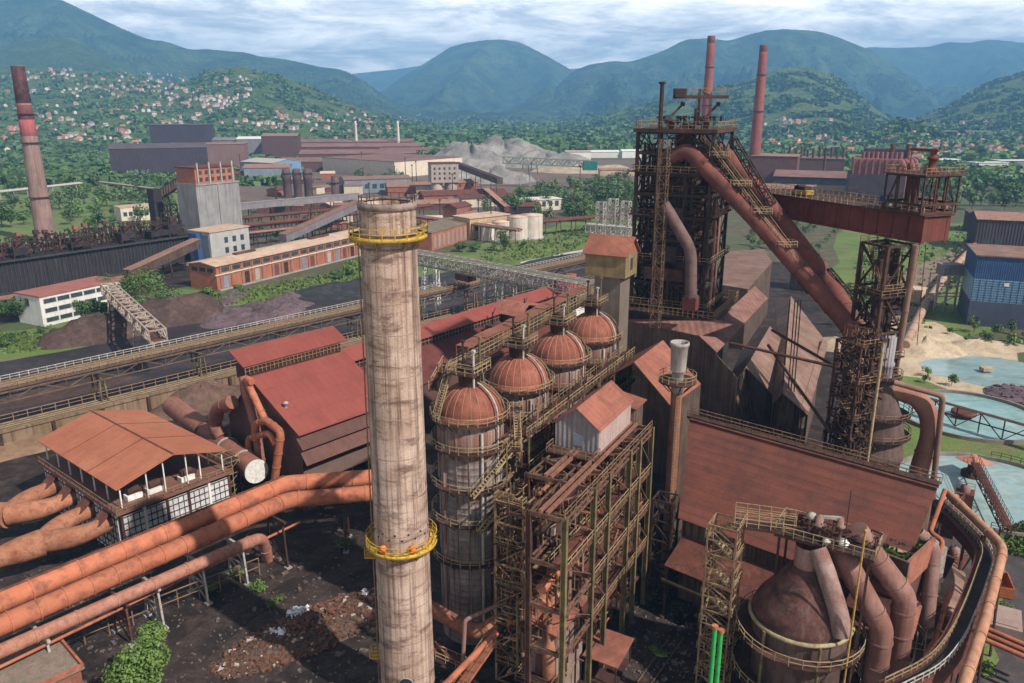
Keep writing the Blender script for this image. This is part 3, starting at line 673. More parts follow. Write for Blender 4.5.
# ================================================================== OPEN STEEL FRAME BESIDE THE STOVES
ZF = 30.0
F0 = at(565, 519, ZF); F1 = at(652, 427, ZF)
FA = math.atan2(F1.y - F0.y, F1.x - F0.x); FLn = (F1 - F0).length
FF = fr((F0.x, F0.y, 0), FA)
WF = 9.2
t = thing('steel_structure', 'tall open steel frame with olive columns between the stoves and the dark yard', 'steel frame', (F0.x, F0.y, 0), FA)
cols = [0, at(594, 488, ZF), at(607, 472, ZF), at(628, 450, ZF), at(640, 440, ZF)]
cxs = [0.0] + [(c - F0).length for c in cols[1:]] + [FLn]
for i, x in enumerate(cxs):
    for y in ((0, WF * .5) if i == 0 else (0, WF * .5, WF)):
        m = MB(); m.bb(x - .09, x + .09, y - .3, y + .3, 0, ZF); 
        for s_ in (-.3, .3): m.bb(x - .28, x + .28, y + s_ - .03, y + s_ + .03, 0, ZF)
        m.put('column', olive if y == 0 else darkrust, t)
m = MB(); rsd = MB()
for lev, z in enumerate((ZF - .3, 23.5, 17.5, 11.5)):
    for y in (0, WF * .5, WF):
        for dz in (0, -.8): m.bar((cxs[1 if y == WF else 0], y, z + dz), (cxs[-1], y, z + dz), .2)
        n = 16
        for k in range(n):
            x0, x1 = FLn * k / n, FLn * (k + 1) / n
            if y == WF and x0 < cxs[1]: continue
            m.bar((x0, y, z - (.8 if k % 2 else 0)), (x1, y, z - (0 if k % 2 else .8)), .11)
    for i, x in enumerate(cxs):
        WX = WF * .5 if i == 0 else WF; m.bar((x, 0, z), (x, WX, z), .3, .55)
        if i < len(cxs) - 1 and lev < 3:
            m.bar((x, 0, z), (cxs[i + 1], 0, z - 5.5), .13); (i and m.bar((x, WF, z), (cxs[i + 1], WF, z - 5.5), .13))
            if lev == 0: m.bar((x, 0, z), (cxs[i + 1], WX, z), .16); m.bar((x, WX, z), (cxs[i + 1], 0, z), .16)
m.put('beam', mat('frame_beam', (.085, .042, .032), (.15, .068, .048), (.22, .15, .085), scale=.5, fine=.3), t)
m = MB()
for y in (2.3, 3.2, 5.9, 6.7): m.bar((0 if y < 4 else cxs[1], y, ZF + .1), (FLn, y, ZF + .1), .35, .45)
m.put('crane_rail', mat('rail_rust_beam', (.17, .075, .052), (.23, .11, .078), (.10, .045, .034), scale=.4), t)
for lev, z in enumerate((23.3, 17.3, 11.2)):
    m = MB(); 
    for x0, x1, y0, y1 in ((FLn * (.0 if lev == 0 else .3), FLn, -.2, 2.0), (FLn * .25, FLn * .8, 5, WF), (FLn * .55, FLn * .75, 2, 5)): m.bb(x0, x1, y0, y1, z - .1, z + .02 + .004 * y0)
    d = m.put('deck', rust, t)
    m = MB(); xs_ = FLn * (.0 if lev == 0 else .3); m.rail([Vector((xs_, -.2, z)), Vector((FLn, -.2, z))], w=.08); m.rail([Vector((xs_, 2.0, z)), Vector((FLn, 2.0, z))], w=.07); m.put('railing', rail, d)
m = MB(); m.rail([Vector((0, 0, ZF)), Vector((FLn, 0, ZF))], w=.08, step=1.6, h=1.0); m.put('railing', railrust, t)

# plant inside the frame: ducts, vessels, cable runs
rf_ = random.Random(41)
for k in range(9):
    x = 2.5 + k * (FLn - 4) / 8; m = MB(); z = rf_.uniform(6, 9); r_ = rf_.uniform(.7, 1.3); y = rf_.uniform(2.4, 5.5); m.lathe([(.3, z - 3), (r_, z - 1.2), (r_, z + 3), (.4, z + 4.6), (.35, z + 7.5)], (x, y, 0), n=12); m.put('vessel', rf_.choice([rust, darkrust, ductgrey, orangeduct]), t)
for k in range(26):
    x = rf_.uniform(.5, FLn - .5); y = rf_.uniform(.4, WF - .4); z0 = rf_.uniform(4, 18); m = MB(); m.tube([(x, y, z0), (x, y, min(29.5, z0 + rf_.uniform(5, 12)))], rf_.uniform(.1, .3), 7); m.put('riser', rf_.choice([rust, darkrust, olive, ductgrey, railrust]), t)
for k in range(22):
    z = rf_.choice([8, 12.3, 14.4, 18.6, 20.4, 22.2, 24.6, 26.4]); y = rf_.uniform(.4, WF - .4); x0 = rf_.uniform(0, FLn * .6); m = MB(); m.bar((x0, y, z), (min(FLn, x0 + rf_.uniform(7, 16)), y, z), rf_.uniform(.2, .8), rf_.uniform(.15, .5)); m.put('cable_tray', rf_.choice([rust, darkrust, railrust, orangepipe, darksteel]), t)
for k in range(14):
    x = rf_.uniform(1, FLn - 1.5); y = rf_.uniform(.8, WF - 1); z = rf_.choice([11.3, 17.4, 23.4]); m = MB(); m.bb(x, x + rf_.uniform(.8, 2.2), y, y + rf_.uniform(.7, 1.4), z, z + rf_.uniform(.9, 2.2)); m.put('cabinet', rf_.choice([rust, darkrust, silver, greenpaint if k == 3 else darkrust, ductgrey]), t)
bristle(t, 1, FLn - .5, .4, WF - .5, 3, 29, 420, railrust, 51, (1, 4), (.06, .16)); bristle(t, 1, FLn - .5, .4, WF - .5, 3, 29, 420, darkrust, 52, (1, 6), (.1, .35)); bristle(t, 7, FLn - .5, .4, WF - .5, 3, 28, 160, orangeduct, 53, (1.5, 6), (.12, .4))
# gabled hut on top of the frame
hb = at(598, 454, ZF + .4); hA = FA
t = thing('gabled_hut', 'pale gabled hut with shade coloured grey gable and rust roof on top of the steel frame', 'hut', hb, hA)
HL, HW, HE, HR = 12.2, 6.3, 3.6, 6.0
m = MB(); m.add([(0, 0, 0), (0, HW, 0), (0, HW, HE), (0, HW / 2, HR), (0, 0, HE)], [(0, 1, 2, 3, 4)[::-1]]); m.bb(.01, .2, 0.01, HW - .01, 0, HE); m.put('gable_wall', corrgrey, t)  # shade on the gable is put into its colour, darker than the sides
m = MB(); m.bb(.02, HL, -.08, 0.05, 0, HE); m.bb(.02, HL, HW - .05, HW + .02, 0, HE); m.bb(HL - .1, HL, .05, HW - .05, 0, HE); m.put('side_wall', pinkwall, t)
m = MB()
m.plate([(-.35, -.4, HE - .25), (HL + .3, -.4, HE - .25), (HL + .3, HW / 2, HR + .08), (-.35, HW / 2, HR + .08)], .12); m.plate([(-.35, HW + .4, HE - .25), (HL + .3, HW + .4, HE - .25), (HL + .3, HW / 2 + .01, HR + .08), (-.35, HW / 2 + .01, HR + .08)], .12)
m.put('roof', rustroof, t)
m = MB(); m.bb(-.06, .0, 2.2, 3.6, .6, 2.3); m.put('door', bluegrey, t)
m = MB(); m.bb(-2.2, 0, -.3, HW + .3, -.3, -.16); d = m.put('balcony', darkrust, t)
m = MB(); m.rail([Vector((-.1, -.3, -.16)), Vector((-2.2, -.3, -.16)), Vector((-2.2, HW + .3, -.16)), Vector((-.1, HW + .3, -.16))], w=.08, step=1.0); m.put('railing', railrust, d)
m = MB(); m.tube([(3.0, HW / 2 + .4, HR - .3), (3.0, HW / 2 + .4, HR + 1.0)], .14, 8); m.put('vent_pipe', rust, t)
# small lean-to just behind the hut
q = FF(FLn + .5, 4.5, 0); t = thing('lean_to_shed', 'small rust roofed lean-to behind the gabled hut', 'shed', q, FA)
m = MB(); m.bb(0, 4, -1.5, 4, ZF - 2, ZF + 2.2); m.put('wall', corrdark, t); m = MB(); m.plate([(-.4, -2, ZF + 2.2), (4.4, -2, ZF + 2.2), (4.4, 4.4, ZF + 3.3), (-.4, 4.4, ZF + 3.3)], .12); m.put('roof', rustroof_plain, t)
m = MB(); 
for x in (0, 4):
    for y in (-1.5, 4): m.bar((x, y, 0), (x, y, ZF - 2), .3)
m.put('leg', darkrust, t)

# big pipes and ducts inside the frame
def pipe(name, label, pts, r, mm, cat='pipe', n=14, group=None, fl=4.0, rb=2.0, flm=None):
    pts = [Vector(p) for p in pts]; o = pts[0].copy()
    t = thing(name, label, cat, o, 0, group)
    pp = bend(pts, rb) if len(pts) > 2 else pts
    m = MB(); m.tube(pp, r, n)
    if fl: flanges(m, pts, r, fl, .22, n, .06 + r * .05)
    m.put('pipe_run', mm, t, world=True)
    return t
pipe('hot_blast_main', 'thick orange pipe running low through the steel frame', [FF(4.5, 5.2, 13.8), FF(FLn + 6, 5.2, 13.8)], 1.25, orangeduct, fl=3.2)
pipe('cold_blast_main', 'thinner orange pipe above the thick one in the steel frame', [FF(1, 3.4, 19.2), FF(FLn + 4, 3.4, 19.2)], .7, orangepipe)
pipe('gas_main', 'rust brown pipe in the back bay of the steel frame', [FF(7, 8.0, 20.6), FF(FLn + 6, 8.0, 20.6)], .95, rust)
for k in range(4):
    pipe('branch_pipe', ('orange branch pipe from the nearest stove', 'orange branch pipe from the second stove', 'orange branch pipe from the third stove', 'orange branch pipe from the farthest stove')[k], [SL(SP_ * k + .5, -3.6, 15), SL(SP_ * k + .5, -8.2, 15), SL(SP_ * k + .5, -8.2, 11)], .75, orangeduct, rb=1.6, group='branch pipes from the stoves')
for k in range(4):
    q = SL(SP_ * k - 2.0, -8.4, 0); t = thing('valve_stand', ('valve stand with yellow hand wheel by the nearest stove', 'valve stand beside the second stove', 'valve stand beside the third stove', 'valve stand beside the farthest stove')[k], 'valve', q, SA, 'valve stands beside the stoves')
    m = MB(); m.tube([(0, 0, 13.5), (0, 0, 18.4)], .42, 10); m.lathe([(.42, 14.5), (.95, 14.6), (.95, 15.0), (.42, 15.1)], n=12); m.put('body', ductgrey, t)
    m = MB(); m.tube([(.7 * math.cos(i * .6283), .7 * math.sin(i * .6283), 18.7) for i in range(10)], .09, 6, closed=True); m.bar((-.7, 0, 18.7), (.7, 0, 18.7), .08); m.put('hand_wheel', yellow, t)
# hut at the front foot of the frame
q0 = at(524, 621, 12.5); q1 = at(558, 634, 12.5); q2 = at(590, 597, 12.5)
t = thing('pump_house', 'rust roofed house with slanted roof at the foot of the steel frame', 'house', (q1.x, q1.y, 0), FA)
LL = (q2 - q1).length; WW = (q1 - q0).length
m = MB(); m.bb(.3, LL - .3, .3, WW - .3, 0, 11.9); m.put('wall', mat('weathered_wall', (.22, .15, .13), (.30, .22, .19), (.14, .085, .07), scale=.3, streak=.6, rib=.9), t)
m = MB(); m.plate([(-.4, -.3, 12.3), (LL + .3, -.3, 12.3), (LL + .3, WW + .3, 13.5), (-.4, WW + .3, 13.5)], .16); rf = m.put('roof', rustroof_plain, t)
m = MB(); m.tube([(LL * .6 + 1.1 * math.cos(i * .52), WW * .55 + 1.1 * math.sin(i * .52), 13.12 + .26 * math.sin(i * .52)) for i in range(12)], .06, 6, closed=True); m.put('hatch', rust, rf)
for k in range(7):
    m = MB(); m.bb(.9 + k * (LL - 2) / 7, 1.7 + k * (LL - 2) / 7, -.02 + .28, .34, 10.9, 11.6); m.put('window', glass, t)
m = MB(); m.bb(.22, .34, 1.9, 3.2, 5.4, 8.4); m.put('door', brownwall, t)
m = MB(); m.bb(-2.0, .3, 0, WW, 5.2, 5.4); d = m.put('balcony', darkrust, t)
m = MB(); m.rail([Vector((.2, 0, 5.4)), Vector((-2, 0, 5.4)), Vector((-2, WW, 5.4)), Vector((.2, WW, 5.4))], w=.09); m.put('railing', railrust, d)
# tiny roofed shelter in the yard
c0 = at(590, 649, 4); c1 = at(617, 667, 4); c2 = at(633, 638, 4)
e1 = (c2 - c1); e2 = (c0 - c1)
t = thing('yard_shelter', 'small rust roofed shelter on posts standing in the dark yard', 'shelter', (c1.x, c1.y, 0), math.atan2(e1.y, e1.x))
L1, L2 = e1.length, e2.length
m = MB(); m.plate([(-.2, -.2, 4.0), (L1, -.2, 4.0), (L1, L2, 4.3), (-.2, L2, 4.3)], .12); m.put('roof', rustroof_plain, t)
for x, y in ((.2, .2), (L1 - .3, .2), (L1 - .3, L2 - .3), (.2, L2 - .3)):
    m = MB(); m.bar((x, y, 0), (x, y, 4.0), .18); m.put('post', darkrust, t)
m = MB(); m.bb(L1 - .25, L1 - .1, .2, 1.6, 0, 3.9); m.put('panel', creamwall, t); m = MB(); m.bb(.1, L1 - .2, .25, L2 - .2, .0, .5); m.put('base', darkrust, t)

# slim stack with a white head
ct2 = aty(682, 342, 115); t = thing('stack', 'slim rusty stack with white head and a small ring platform', 'chimney', (aty(668, 500, 115).x * .5 + ct2.x * .5, 115, 0)); hz_ = ct2.z
m = MB(); m.lathe([(.88, 0), (.88, hz_ - 8)], n=16); m.put('shaft', mat('rust_stack', (.15, .052, .027), (.26, .10, .045), (.32, .24, .21), scale=.5, streak=.55), t)
m = MB(); m.lathe([(.9, hz_ - 8), (.9, hz_ - 4.6), (1.14, hz_ - 4.5)], n=16); m.put('neck', silver, t)
m = MB(); m.lathe([(1.15, hz_ - 4.5), (1.32, hz_ - .6), (1.46, hz_ - .5), (1.46, hz_), (1.25, hz_), (1.15, hz_ - 4)], n=20); m.put('head', mat('weathered_head', (.24, .215, .205), (.33, .30, .28), (.16, .09, .07), scale=.4, streak=.6), t)
m = MB(); m.lathe([(.92, hz_ - 6.3), (2.9, hz_ - 6.3), (2.9, hz_ - 6.0), (.92, hz_ - 6.0)], n=18); 
for k in range(8): a = k * math.pi / 4; m.bar((2.7 * math.cos(a), 2.7 * math.sin(a), hz_ - 6.3), (1.1 * math.cos(a), 1.1 * math.sin(a), hz_ - 8), .12)
p = m.put('platform', darkrust, t)
m = MB(); m.rail([Vector((2.85 * math.cos(k * .4488), 2.85 * math.sin(k * .4488), hz_ - 6)) for k in range(14)], w=.09, closed=True); m.put('railing', rail, p)
m = MB()
for s_ in (-.3, .3): m.bar((s_, -1.3, 4), (s_, -1.3, hz_ - 6), .07)
for k in range(50): m.bar((-.3, -1.3, 5 + k * .55), (.3, -1.3, 5 + k * .55), .05)
m.put('ladder', railrust, t)
tq = (ORG[t.name][0], 115)
lattice_tower('pipe_tower', 'dark lattice tower at the foot of the slim rusty stack', 'lattice tower', (tq[0] - 1.5, tq[1] - 4.0), 3.2, 3.2, 17, GA, 5, darksteel, .22, zig=False)

t = thing('pipe_tangle', 'tangle of small pipes and rails between the stove shells and the steel frame', 'pipework', SL(10, -7.5, 0))
for mm, n_, sd_ in ((railrust, 260, 81), (darkrust, 260, 82), (rust, 130, 83)):
    rb = random.Random(sd_); m = MB()
    for _ in range(n_):
        p = SL(rb.uniform(-2, SP_ * 3 + 2), rb.uniform(-7.6, -5.2), rb.uniform(9, 33)); q = p + (Vector((0, 0, rb.uniform(1, 4))) if rb.random() < .5 else (SL(rb.uniform(1, 4), 0, 0) - SL(0, 0, 0))); m.bar(p, q, rb.uniform(.07, .22))
    m.put('pipe_bundle', mm, t, world=True)['kind'] = 'stuff'
for k in range(8): m = MB(); p = SL(-3 + k * SP_ * .45, -7.4, 0); m.bar(p, p + Vector((0, 0, 32)), .22); m.put('post', olive, t, world=True)
# ================================================================== CAST HOUSE AND SHEDS AROUND THE FURNACE
def shed_poly(name, label, cat, roofs, walls, rm, wm, t_=.18):
    """building from surveyed roof planes and wall outlines (world points)"""
    o = Vector(roofs[0][0]); o.z = 0
    t = thing(name, label, cat, o)
    for r_ in roofs: m = MB(); m.plate(r_, t_); m.put('roof', rm, t, world=True)
    for w_ in walls:
        m = MB(); a, b = Vector(w_[0]), Vector(w_[1]); d = (b - a); d.z = 0; d.normalize(); nrm = Vector((d.y, -d.x, 0)) * .15
        k = len(w_); vs = [Vector(p) for p in w_] + [Vector(p) - nrm for p in w_]
        m.add(vs, [tuple(range(k)), tuple(range(2 * k - 1, k - 1, -1))] + [(i, i + k, (i + 1) % k + k, (i + 1) % k) for i in range(k)]); m.put('wall', wm, t, world=True)
    return t
def down(*pts): 
    """outline of a wall under the eave points, down to the ground"""
    p = [Vector(q) for q in pts]; return [Vector((p[0].x, p[0].y, 0))] + [Vector((p[-1].x, p[-1].y, 0))] + [q + Vector((0, 0, -.15)) for q in p[::-1]]
rL, rR = at(690, 420, 25), at(937, 489, 25); eL = at(678, 518, 14); eR = eL + (rR - rL) * .80
CA = math.atan2((rR - rL).y, (rR - rL).x); CF = fr((eL.x, eL.y, 0), CA)
CLn = (rR - rL).length
sl_ = (rL - eL); sly = sl_.x * -math.sin(CA) + sl_.y * math.cos(CA); slx = sl_.x * math.cos(CA) + sl_.y * math.sin(CA)
t = thing('cast_house', 'long low building under one wide dull red roof, right of the slim stack', 'industrial hall', (eL.x, eL.y, 0), CA)
m = MB(); m.plate([(0, 0, 14), (CLn * .84, 0, 14), (CLn + slx, sly, 25), (slx, sly, 25)], .25); rf = m.put('roof', castroof, t)
m = MB(); m.bar((slx, sly, 25.1), (CLn + slx, sly, 25.1), .5, .3); m.put('ridge_cap', rust, rf)
m = MB(); m.plate([(0, 0, 13.85), (.12, 0, 13.85), (slx + .12, sly, 24.85), (slx, sly, 24.85)], .6); m.put('verge', darkrust, rf)
m = MB(); m.plate([(1.0, -5.2, 8.6), (CLn * .8, -5.2, 8.6), (CLn * .8, .3, 11.4), (1.0, .3, 11.4)], .2); m.put('lean_to_roof', rust, t)
m = MB(); m.bb(.6, CLn * .82, .4, .6, 0, 13.6); m.put('wall', corrdark, t)
m = MB(); m.add([(CLn * .84, .6, 0), (CLn + slx - .3, sly, 0), (CLn + slx - .3, sly, 24.6), (CLn * .84, .6, 13.8)], [(0, 1, 2, 3)]); m.put('wall', corrdark, t)
m = MB(); m.bb(slx + .5, CLn + slx - .4, sly, sly + .2, 0, 24.5); m.put('wall', corrdark, t)
for k in range(6):
    m = MB(); x = 1.3 + k * CLn * .78 / 5; m.bb(x - .25, x + .25, -5.1, -4.7, 0, 8.4); m.put('column', darkrust, t)
m = MB(); m.bar((.8, -5.3, 6.2), (CLn * .8, -5.3, 6.2), .3, .4); m.put('beam', olive, t)
# railing and steam pipes behind its ridge
walkway('ridge_walkway', 'railed walkway running behind the ridge of the wide dull red roof', 'walkway', [CF(slx - 1, sly + 1.6, 25.2), CF(CLn + slx, sly + 1.6, 25.2)], 1.5, railrust)
for k, (dy, r_) in enumerate(((3.0, .35), (4.0, .5))):
    pipe('ridge_pipe', ('thin rusty pipe behind the wide dull red roof ridge', 'thicker rusty pipe behind the wide dull red roof ridge')[k], [CF(slx + 6, sly + dy, 24.6 - k * .6), CF(CLn + slx - 1, sly + dy, 24.6 - k * .6)], r_, rust, fl=5)

# dark corrugated building under the furnace
A_, B_, C_ = at(616, 318, 32), at(700, 336, 32), at(737, 377, 27)
shed_poly('corrugated_building', 'tall dark corrugated building with narrow rust roof below the furnace tower', 'industrial hall',
          [[A_, B_, at(733, 324, 34.6), at(640, 300, 34.6)], [at(699.5, 336, 32.2), at(717, 352.5, 30.6), at(768, 298, 30.6), at(755, 286, 32.2)]],
          [down(A_, B_), down(B_, C_)], mat('worn_roof', (.19, .085, .068), (.28, .145, .115), (.11, .06, .05), scale=.2, rib=1.2, ribdir='X', ribdepth=.1), corrdark)
w0, w1 = at(737, 377, 27), at(800, 330, 24)
# roof A: open gabled shed left of the slim stack
a0, a1, a2, a3 = at(634, 362, 33), at(663, 340, 33), at(701, 384, 27), at(671, 406, 27)
b0 = a0 + Vector((-5.2, 2.6, -4)); b1 = a1 + Vector((-5.2, 2.6, -4))
shed_poly('gabled_shed', 'open fronted gabled shed with bright rust roof behind the slim stack', 'shed', [[a0, a1, a2, a3], [b0, b1, a1, a0]], [down(a3, a2), down(b1, b0)], rustroof_plain, corrdark)
# gabled pair D
def gab2(label, ap, apb, re, reb, le, leb):
    ap, apb, re, reb, le, leb = [at(*q) for q in (ap, apb, re, reb, le, leb)]; d = (apb - ap).normalized() * .8
    return shed_poly('gabled_hall', label, 'shed', [[ap, apb, reb, re], [ap + Vector((0, 0, .01)), apb + Vector((0, 0, .01)), leb, le]], [[Vector((le.x, le.y, 0)) + d, Vector((re.x, re.y, 0)) + d, re + d, ap + d + Vector((0, 0, -.1)), le + d], down(re - (re - ap) * .3, reb - (re - ap) * .3)], paleroof, corrdark)
gab2('dark fronted gabled hall with pale brown roof, left of the pair', (746, 367, 24), (770, 326, 24), (777, 399, 18.5), (796, 356, 18.5), (719, 401, 19), (742, 350, 19))
gab2('dark fronted gabled hall with pale pinkish roof, right of the pair, pipes hanging over', (783, 393, 23), (791, 296, 23), (808, 415, 18), (828, 344, 18), (772, 404, 19), (775, 300, 19))
# flat pale roof behind the furnace
q = [at(722, 285, 20), at(748, 289, 20), at(772, 262, 20), at(764, 249, 20), at(722, 252, 20)]
shed_poly('flat_roofed_hall', 'hall with flat blotchy pink roof seen behind the furnace tower legs', 'industrial hall', [q], [down(q[0], q[1]), down(q[1], q[2])], paleroof, corrdark)
# sheet clad hut on a square tower
hc = aty(613, 262, 150)
t = thing('tower_hut', 'square sheet clad tower with a wider rust roofed hut on top, behind the last stove', 'tower', (hc.x, hc.y, 0), R(-28))
zb_, zt_ = aty(613, 273, 150).z, aty(613, 252, 150).z
m = MB(); m.bb(-2.6, 2.6, -2.6, 2.6, 0, zb_); m.put('shaft', mat('drab_sheet', (.13, .105, .09), (.17, .14, .12), (.12, .07, .05), scale=.3, streak=.5, rib=2.6, ribdepth=.05), t)
m = MB(); m.bb(-4.4, 3.7, -3.2, 3.2, zb_ - .2, zt_); hut = m.put('hut', mat('moss_sheet', (.17, .125, .065), (.26, .19, .09), (.12, .065, .045), scale=.6, streak=.5), t)
m = MB(); m.bb(3.7, 3.76, -.6, .6, zb_ + 1, zt_ - .8); m.put('window', glass, hut)
m = MB(); m.plate([(-5, -3.6, zt_ - .1), (4.2, -3.6, zt_ - .1), (4.2, .3, zt_ + 3.2), (-5, .3, zt_ + 3.2)], .14); m.plate([(-5, 3.7, zt_ - .1), (4.2, 3.7, zt_ - .1), (4.2, .31, zt_ + 3.2), (-5, .31, zt_ + 3.2)], .14); m.put('roof', rustroof_plain, t)
m = MB(); m.add([(3.68, -3.2, zt_), (3.68, 3.2, zt_), (3.68, .3, zt_ + 2.7)], [(0, 1, 2)]); m.add([(-4.38, -3.2, zt_), (-4.38, 3.2, zt_), (-4.38, .3, zt_ + 2.7)], [(0, 2, 1)]); m.bb(-4.3, 3.6, .2, .4, zt_, zt_ + 2.6); m.put('gable', orangeduct, t)

# ================================================================== BLAST FURNACE TOWER
fc = aty(681, 220, 166); FX, FY = fc.x, fc.y
t = thing('blast_furnace', 'dark rusty blast furnace in a tall lattice tower, tallest structure on the right', 'blast furnace', (FX, FY, 0), GA)
HWd = 7.5; ZT = 70.0
m = MB()
gx = (-HWd, -HWd / 3, HWd / 3, HWd); lv = [26, 35.2, 40, 44.5, 49, 53.5, 58, 62, 66, ZT]
for x in gx:
    for y in gx:
        if abs(x) < HWd and abs(y) < HWd: continue
        m.bar((x, y, 0), (x, y, ZT if abs(x) == HWd and abs(y) == HWd else ZT - 4), .62 if abs(x) == abs(y) else .4)
for k, z in enumerate(lv):
    for s_ in (-HWd, HWd):
        m.bar((-HWd, s_, z), (HWd, s_, z), .35, .6); m.bar((s_, -HWd, z), (s_, HWd, z), .35, .6)
        if k < len(lv) - 1:
            z2 = lv[k + 1]
            for i in range(3):
                a, b = gx[i], gx[i + 1]
                if (i + k) % 2: a, b = b, a
                m.bar((a, s_, z), (b, s_, z2), .2); m.bar((s_, a, z), (s_, b, z2), .2)
m.put('frame', darksteel, t)
m = MB(); m.lathe([(5.6, 20), (5.9, 30), (6.1, 38), (5.4, 44), (4.2, 54), (3.6, 60), (2.2, 64), (2.0, 69), (1.2, 71.5), (0.01, 71.6)], n=28); m.put('furnace_shell', darkrust, t)
for z in (35.2, 44.5, 53.5, 62):
    m = MB(); w_ = HWd + 1.0
    for s_ in (-1, 1):
        m.bb(-w_, w_, s_ * w_ - s_ * 2.2, s_ * w_, z + .3, z + .5); m.bb(s_ * w_ - s_ * 2.2, s_ * w_, -w_ + 2.2, w_ - 2.2, z + .3, z + .5)
    d = m.put('deck', darksteel, t)
    m = MB(); m.rail([Vector((x, y, z + .5)) for x, y in ((-w_, -w_), (w_, -w_), (w_, w_), (-w_, w_))], w=.10, closed=True); m.put('railing', railrust if z != 53.5 else darkrust, d)
m = MB(); m.bb(-HWd - .8, HWd + .8, -HWd - .8, HWd + .8, ZT, ZT + .7); dk = m.put('top_deck', darkrust, t)
m = MB(); m.rail([Vector((x, y, ZT + .7)) for x, y in ((-HWd - .7, -HWd - .7), (HWd + .7, -HWd - .7), (HWd + .7, HWd + .7), (-HWd - .7, HWd + .7))], w=.10, h=1.4, step=1.3, closed=True); m.put('railing', railrust, dk)
m = MB(); m.tube([(-HWd - .3, HWd * .4, 30), (-HWd - .3, HWd * .4, 79)], .42, 10); m.box((-HWd - .3, HWd * .4, 79.2), (1.1, 1.1, .4)); m.put('vent_pole', darksteel, t)
m = MB()
for x in (-6.6, -2.4, 2.4, 6.6):
    for y in (-6.6, 6.6): m.bar((x, y, 30), (x, y, 66), .34); m.bar((y, x, 30), (y, x, 66), .34)
for k in range(14):
    z = 34 + k * 2.3
    for s_ in (-6.6, 6.6):
        m.bar((-6.6, s_, z), (6.6, s_, z), .2); m.bar((s_, -6.6, z), (s_, 6.6, z), .2)
        m.bar((-6.6 if k % 2 else 6.6, s_, z), (0, s_, z + 2.3), .16); m.bar((s_, -6.6 if k % 2 else 6.6, z), (s_, 0, z + 2.3), .16)
m.put('inner_frame', darksteel, t)
rg0 = random.Random(9)
for k in range(7):
    z = 37 + k * 4; a = rg0.choice([0, 1, 2, 3]) * math.pi / 2; m = MB(); m.bb(6.2, 8.6, -6 + rg0.random() * 4, 1 + rg0.random() * 5, z, z + rg0.uniform(1.4, 3)); c, s_ = math.cos(a + math.pi), math.sin(a + math.pi)
    m.v = [(x * c - y * s_, x * s_ + y * c, q) for x, y, q in m.v]; m.put('wind_screen', rg0.choice([darksteel, darkrust, blackmat]), t)
# clutter: pipes and small platforms inside, each touching the shell or columns
rg = random.Random(3)
for k in range(34):
    a = rg.uniform(0, 2 * math.pi); r = rg.uniform(6.3, 8.0); z0 = rg.uniform(26, 45); z1 = z0 + rg.uniform(8, 22)
    m = MB(); m.tube([(r * math.cos(a), r * math.sin(a), z0), (r * math.cos(a), r * math.sin(a), min(z1, 68))], rg.uniform(.14, .4), 8); m.put('service_pipe', rg.choice([darkrust, rust, darksteel, railrust, ductgrey]), t)
for k in range(20):
    a = rg.uniform(0, 2 * math.pi); z0 = rg.uniform(37, 66); r = rg.uniform(4.6, 7)
    m = MB(); m.box((r * math.cos(a), r * math.sin(a), z0), (rg.uniform(1.2, 3), rg.uniform(1, 2.4), rg.uniform(.8, 2.2)), a); m.put('equipment_box', rg.choice([darkrust, rust, darksteel, ductgrey]), t)
for z in (40.5, 49.5, 58.5):
    m = MB(); m.lathe([(5.2, z), (7.4, z), (7.4, z + .15), (5.2, z + .15)], n=24, smooth=False); r_ = m.put('ring_walk', darksteel, t)
    m = MB(); m.rail([Vector((7.3 * math.cos(k * .2618), 7.3 * math.sin(k * .2618), z + .15)) for k in range(24)], w=.09, closed=True); m.put('railing', railrust, r_)
bristle(t, -HWd, HWd, -HWd, HWd, 35, 68, 520, darksteel, 12, (1.5, 6), (.12, .45)); bristle(t, -HWd - .6, HWd + .6, -HWd - .6, HWd + .6, 35, 70, 260, darkrust, 13, (1, 4), (.1, .3)); bristle(t, -HWd, HWd, -HWd, HWd, 35, 70, 110, railrust, 14, (1, 3), (.08, .16))
bristle(t, -5, 6, -6, 6, 70.7, 73, 60, darksteel, 15, (.5, 2), (.12, .4))
# top gear
tp = aty(703, 125, 163)
m = MB(); m.bar((1.0, -2, ZT), (1.0, -2, 78.2), .5); m.bar((-1.2, -2, ZT), (-1.2, -2, 74.5), .5); m.bar((-1.2, -2, 74), (1, -2, 74), .3); m.put('crane_mast', darkrust, t)
LB = fr((FX, FY, 0), 0)
def loc(p):   # world -> furnace local
    d = Vector(p) - Vector((FX, FY, 0)); c, s_ = math.cos(-GA), math.sin(-GA); return Vector((d.x * c - d.y * s_, d.x * s_ + d.y * c, d.z))
pa, pb = loc(aty(674, 97, 160)), loc(aty(728, 96, 160)); pb.z = pa.z
m = MB(); m.bar(pa, pb, 1.5, .6); cb_ = m.put('crane_beam', darkrust, t)
m = MB(); u = (pb - pa).normalized(); m.box(pa + u * 1.1 + Vector((0, 0, .75)), (2.2, 2.0, 1.6), math.atan2(u.y, u.x)); m.put('crane_cab', darksteel, cb_)
sd_ = Vector((-u.y, u.x, 0)) * .7
m = MB(); m.rail([pa + u * 2.4 + sd_ + Vector((0, 0, .3)), pb + sd_ + Vector((0, 0, .3)), pb - sd_ + Vector((0, 0, .3)), pa + u * 2.4 - sd_ + Vector((0, 0, .3))], w=.08, h=1.3, step=1.2); m.put('railing', railrust, cb_)
m = MB(); m.bar((1, -2, 77), pa.lerp(pb, .5), .4); m.bar((1, -2, 78), pa.lerp(pb, .7), .3); m.put('crane_bracket', darkrust, t)
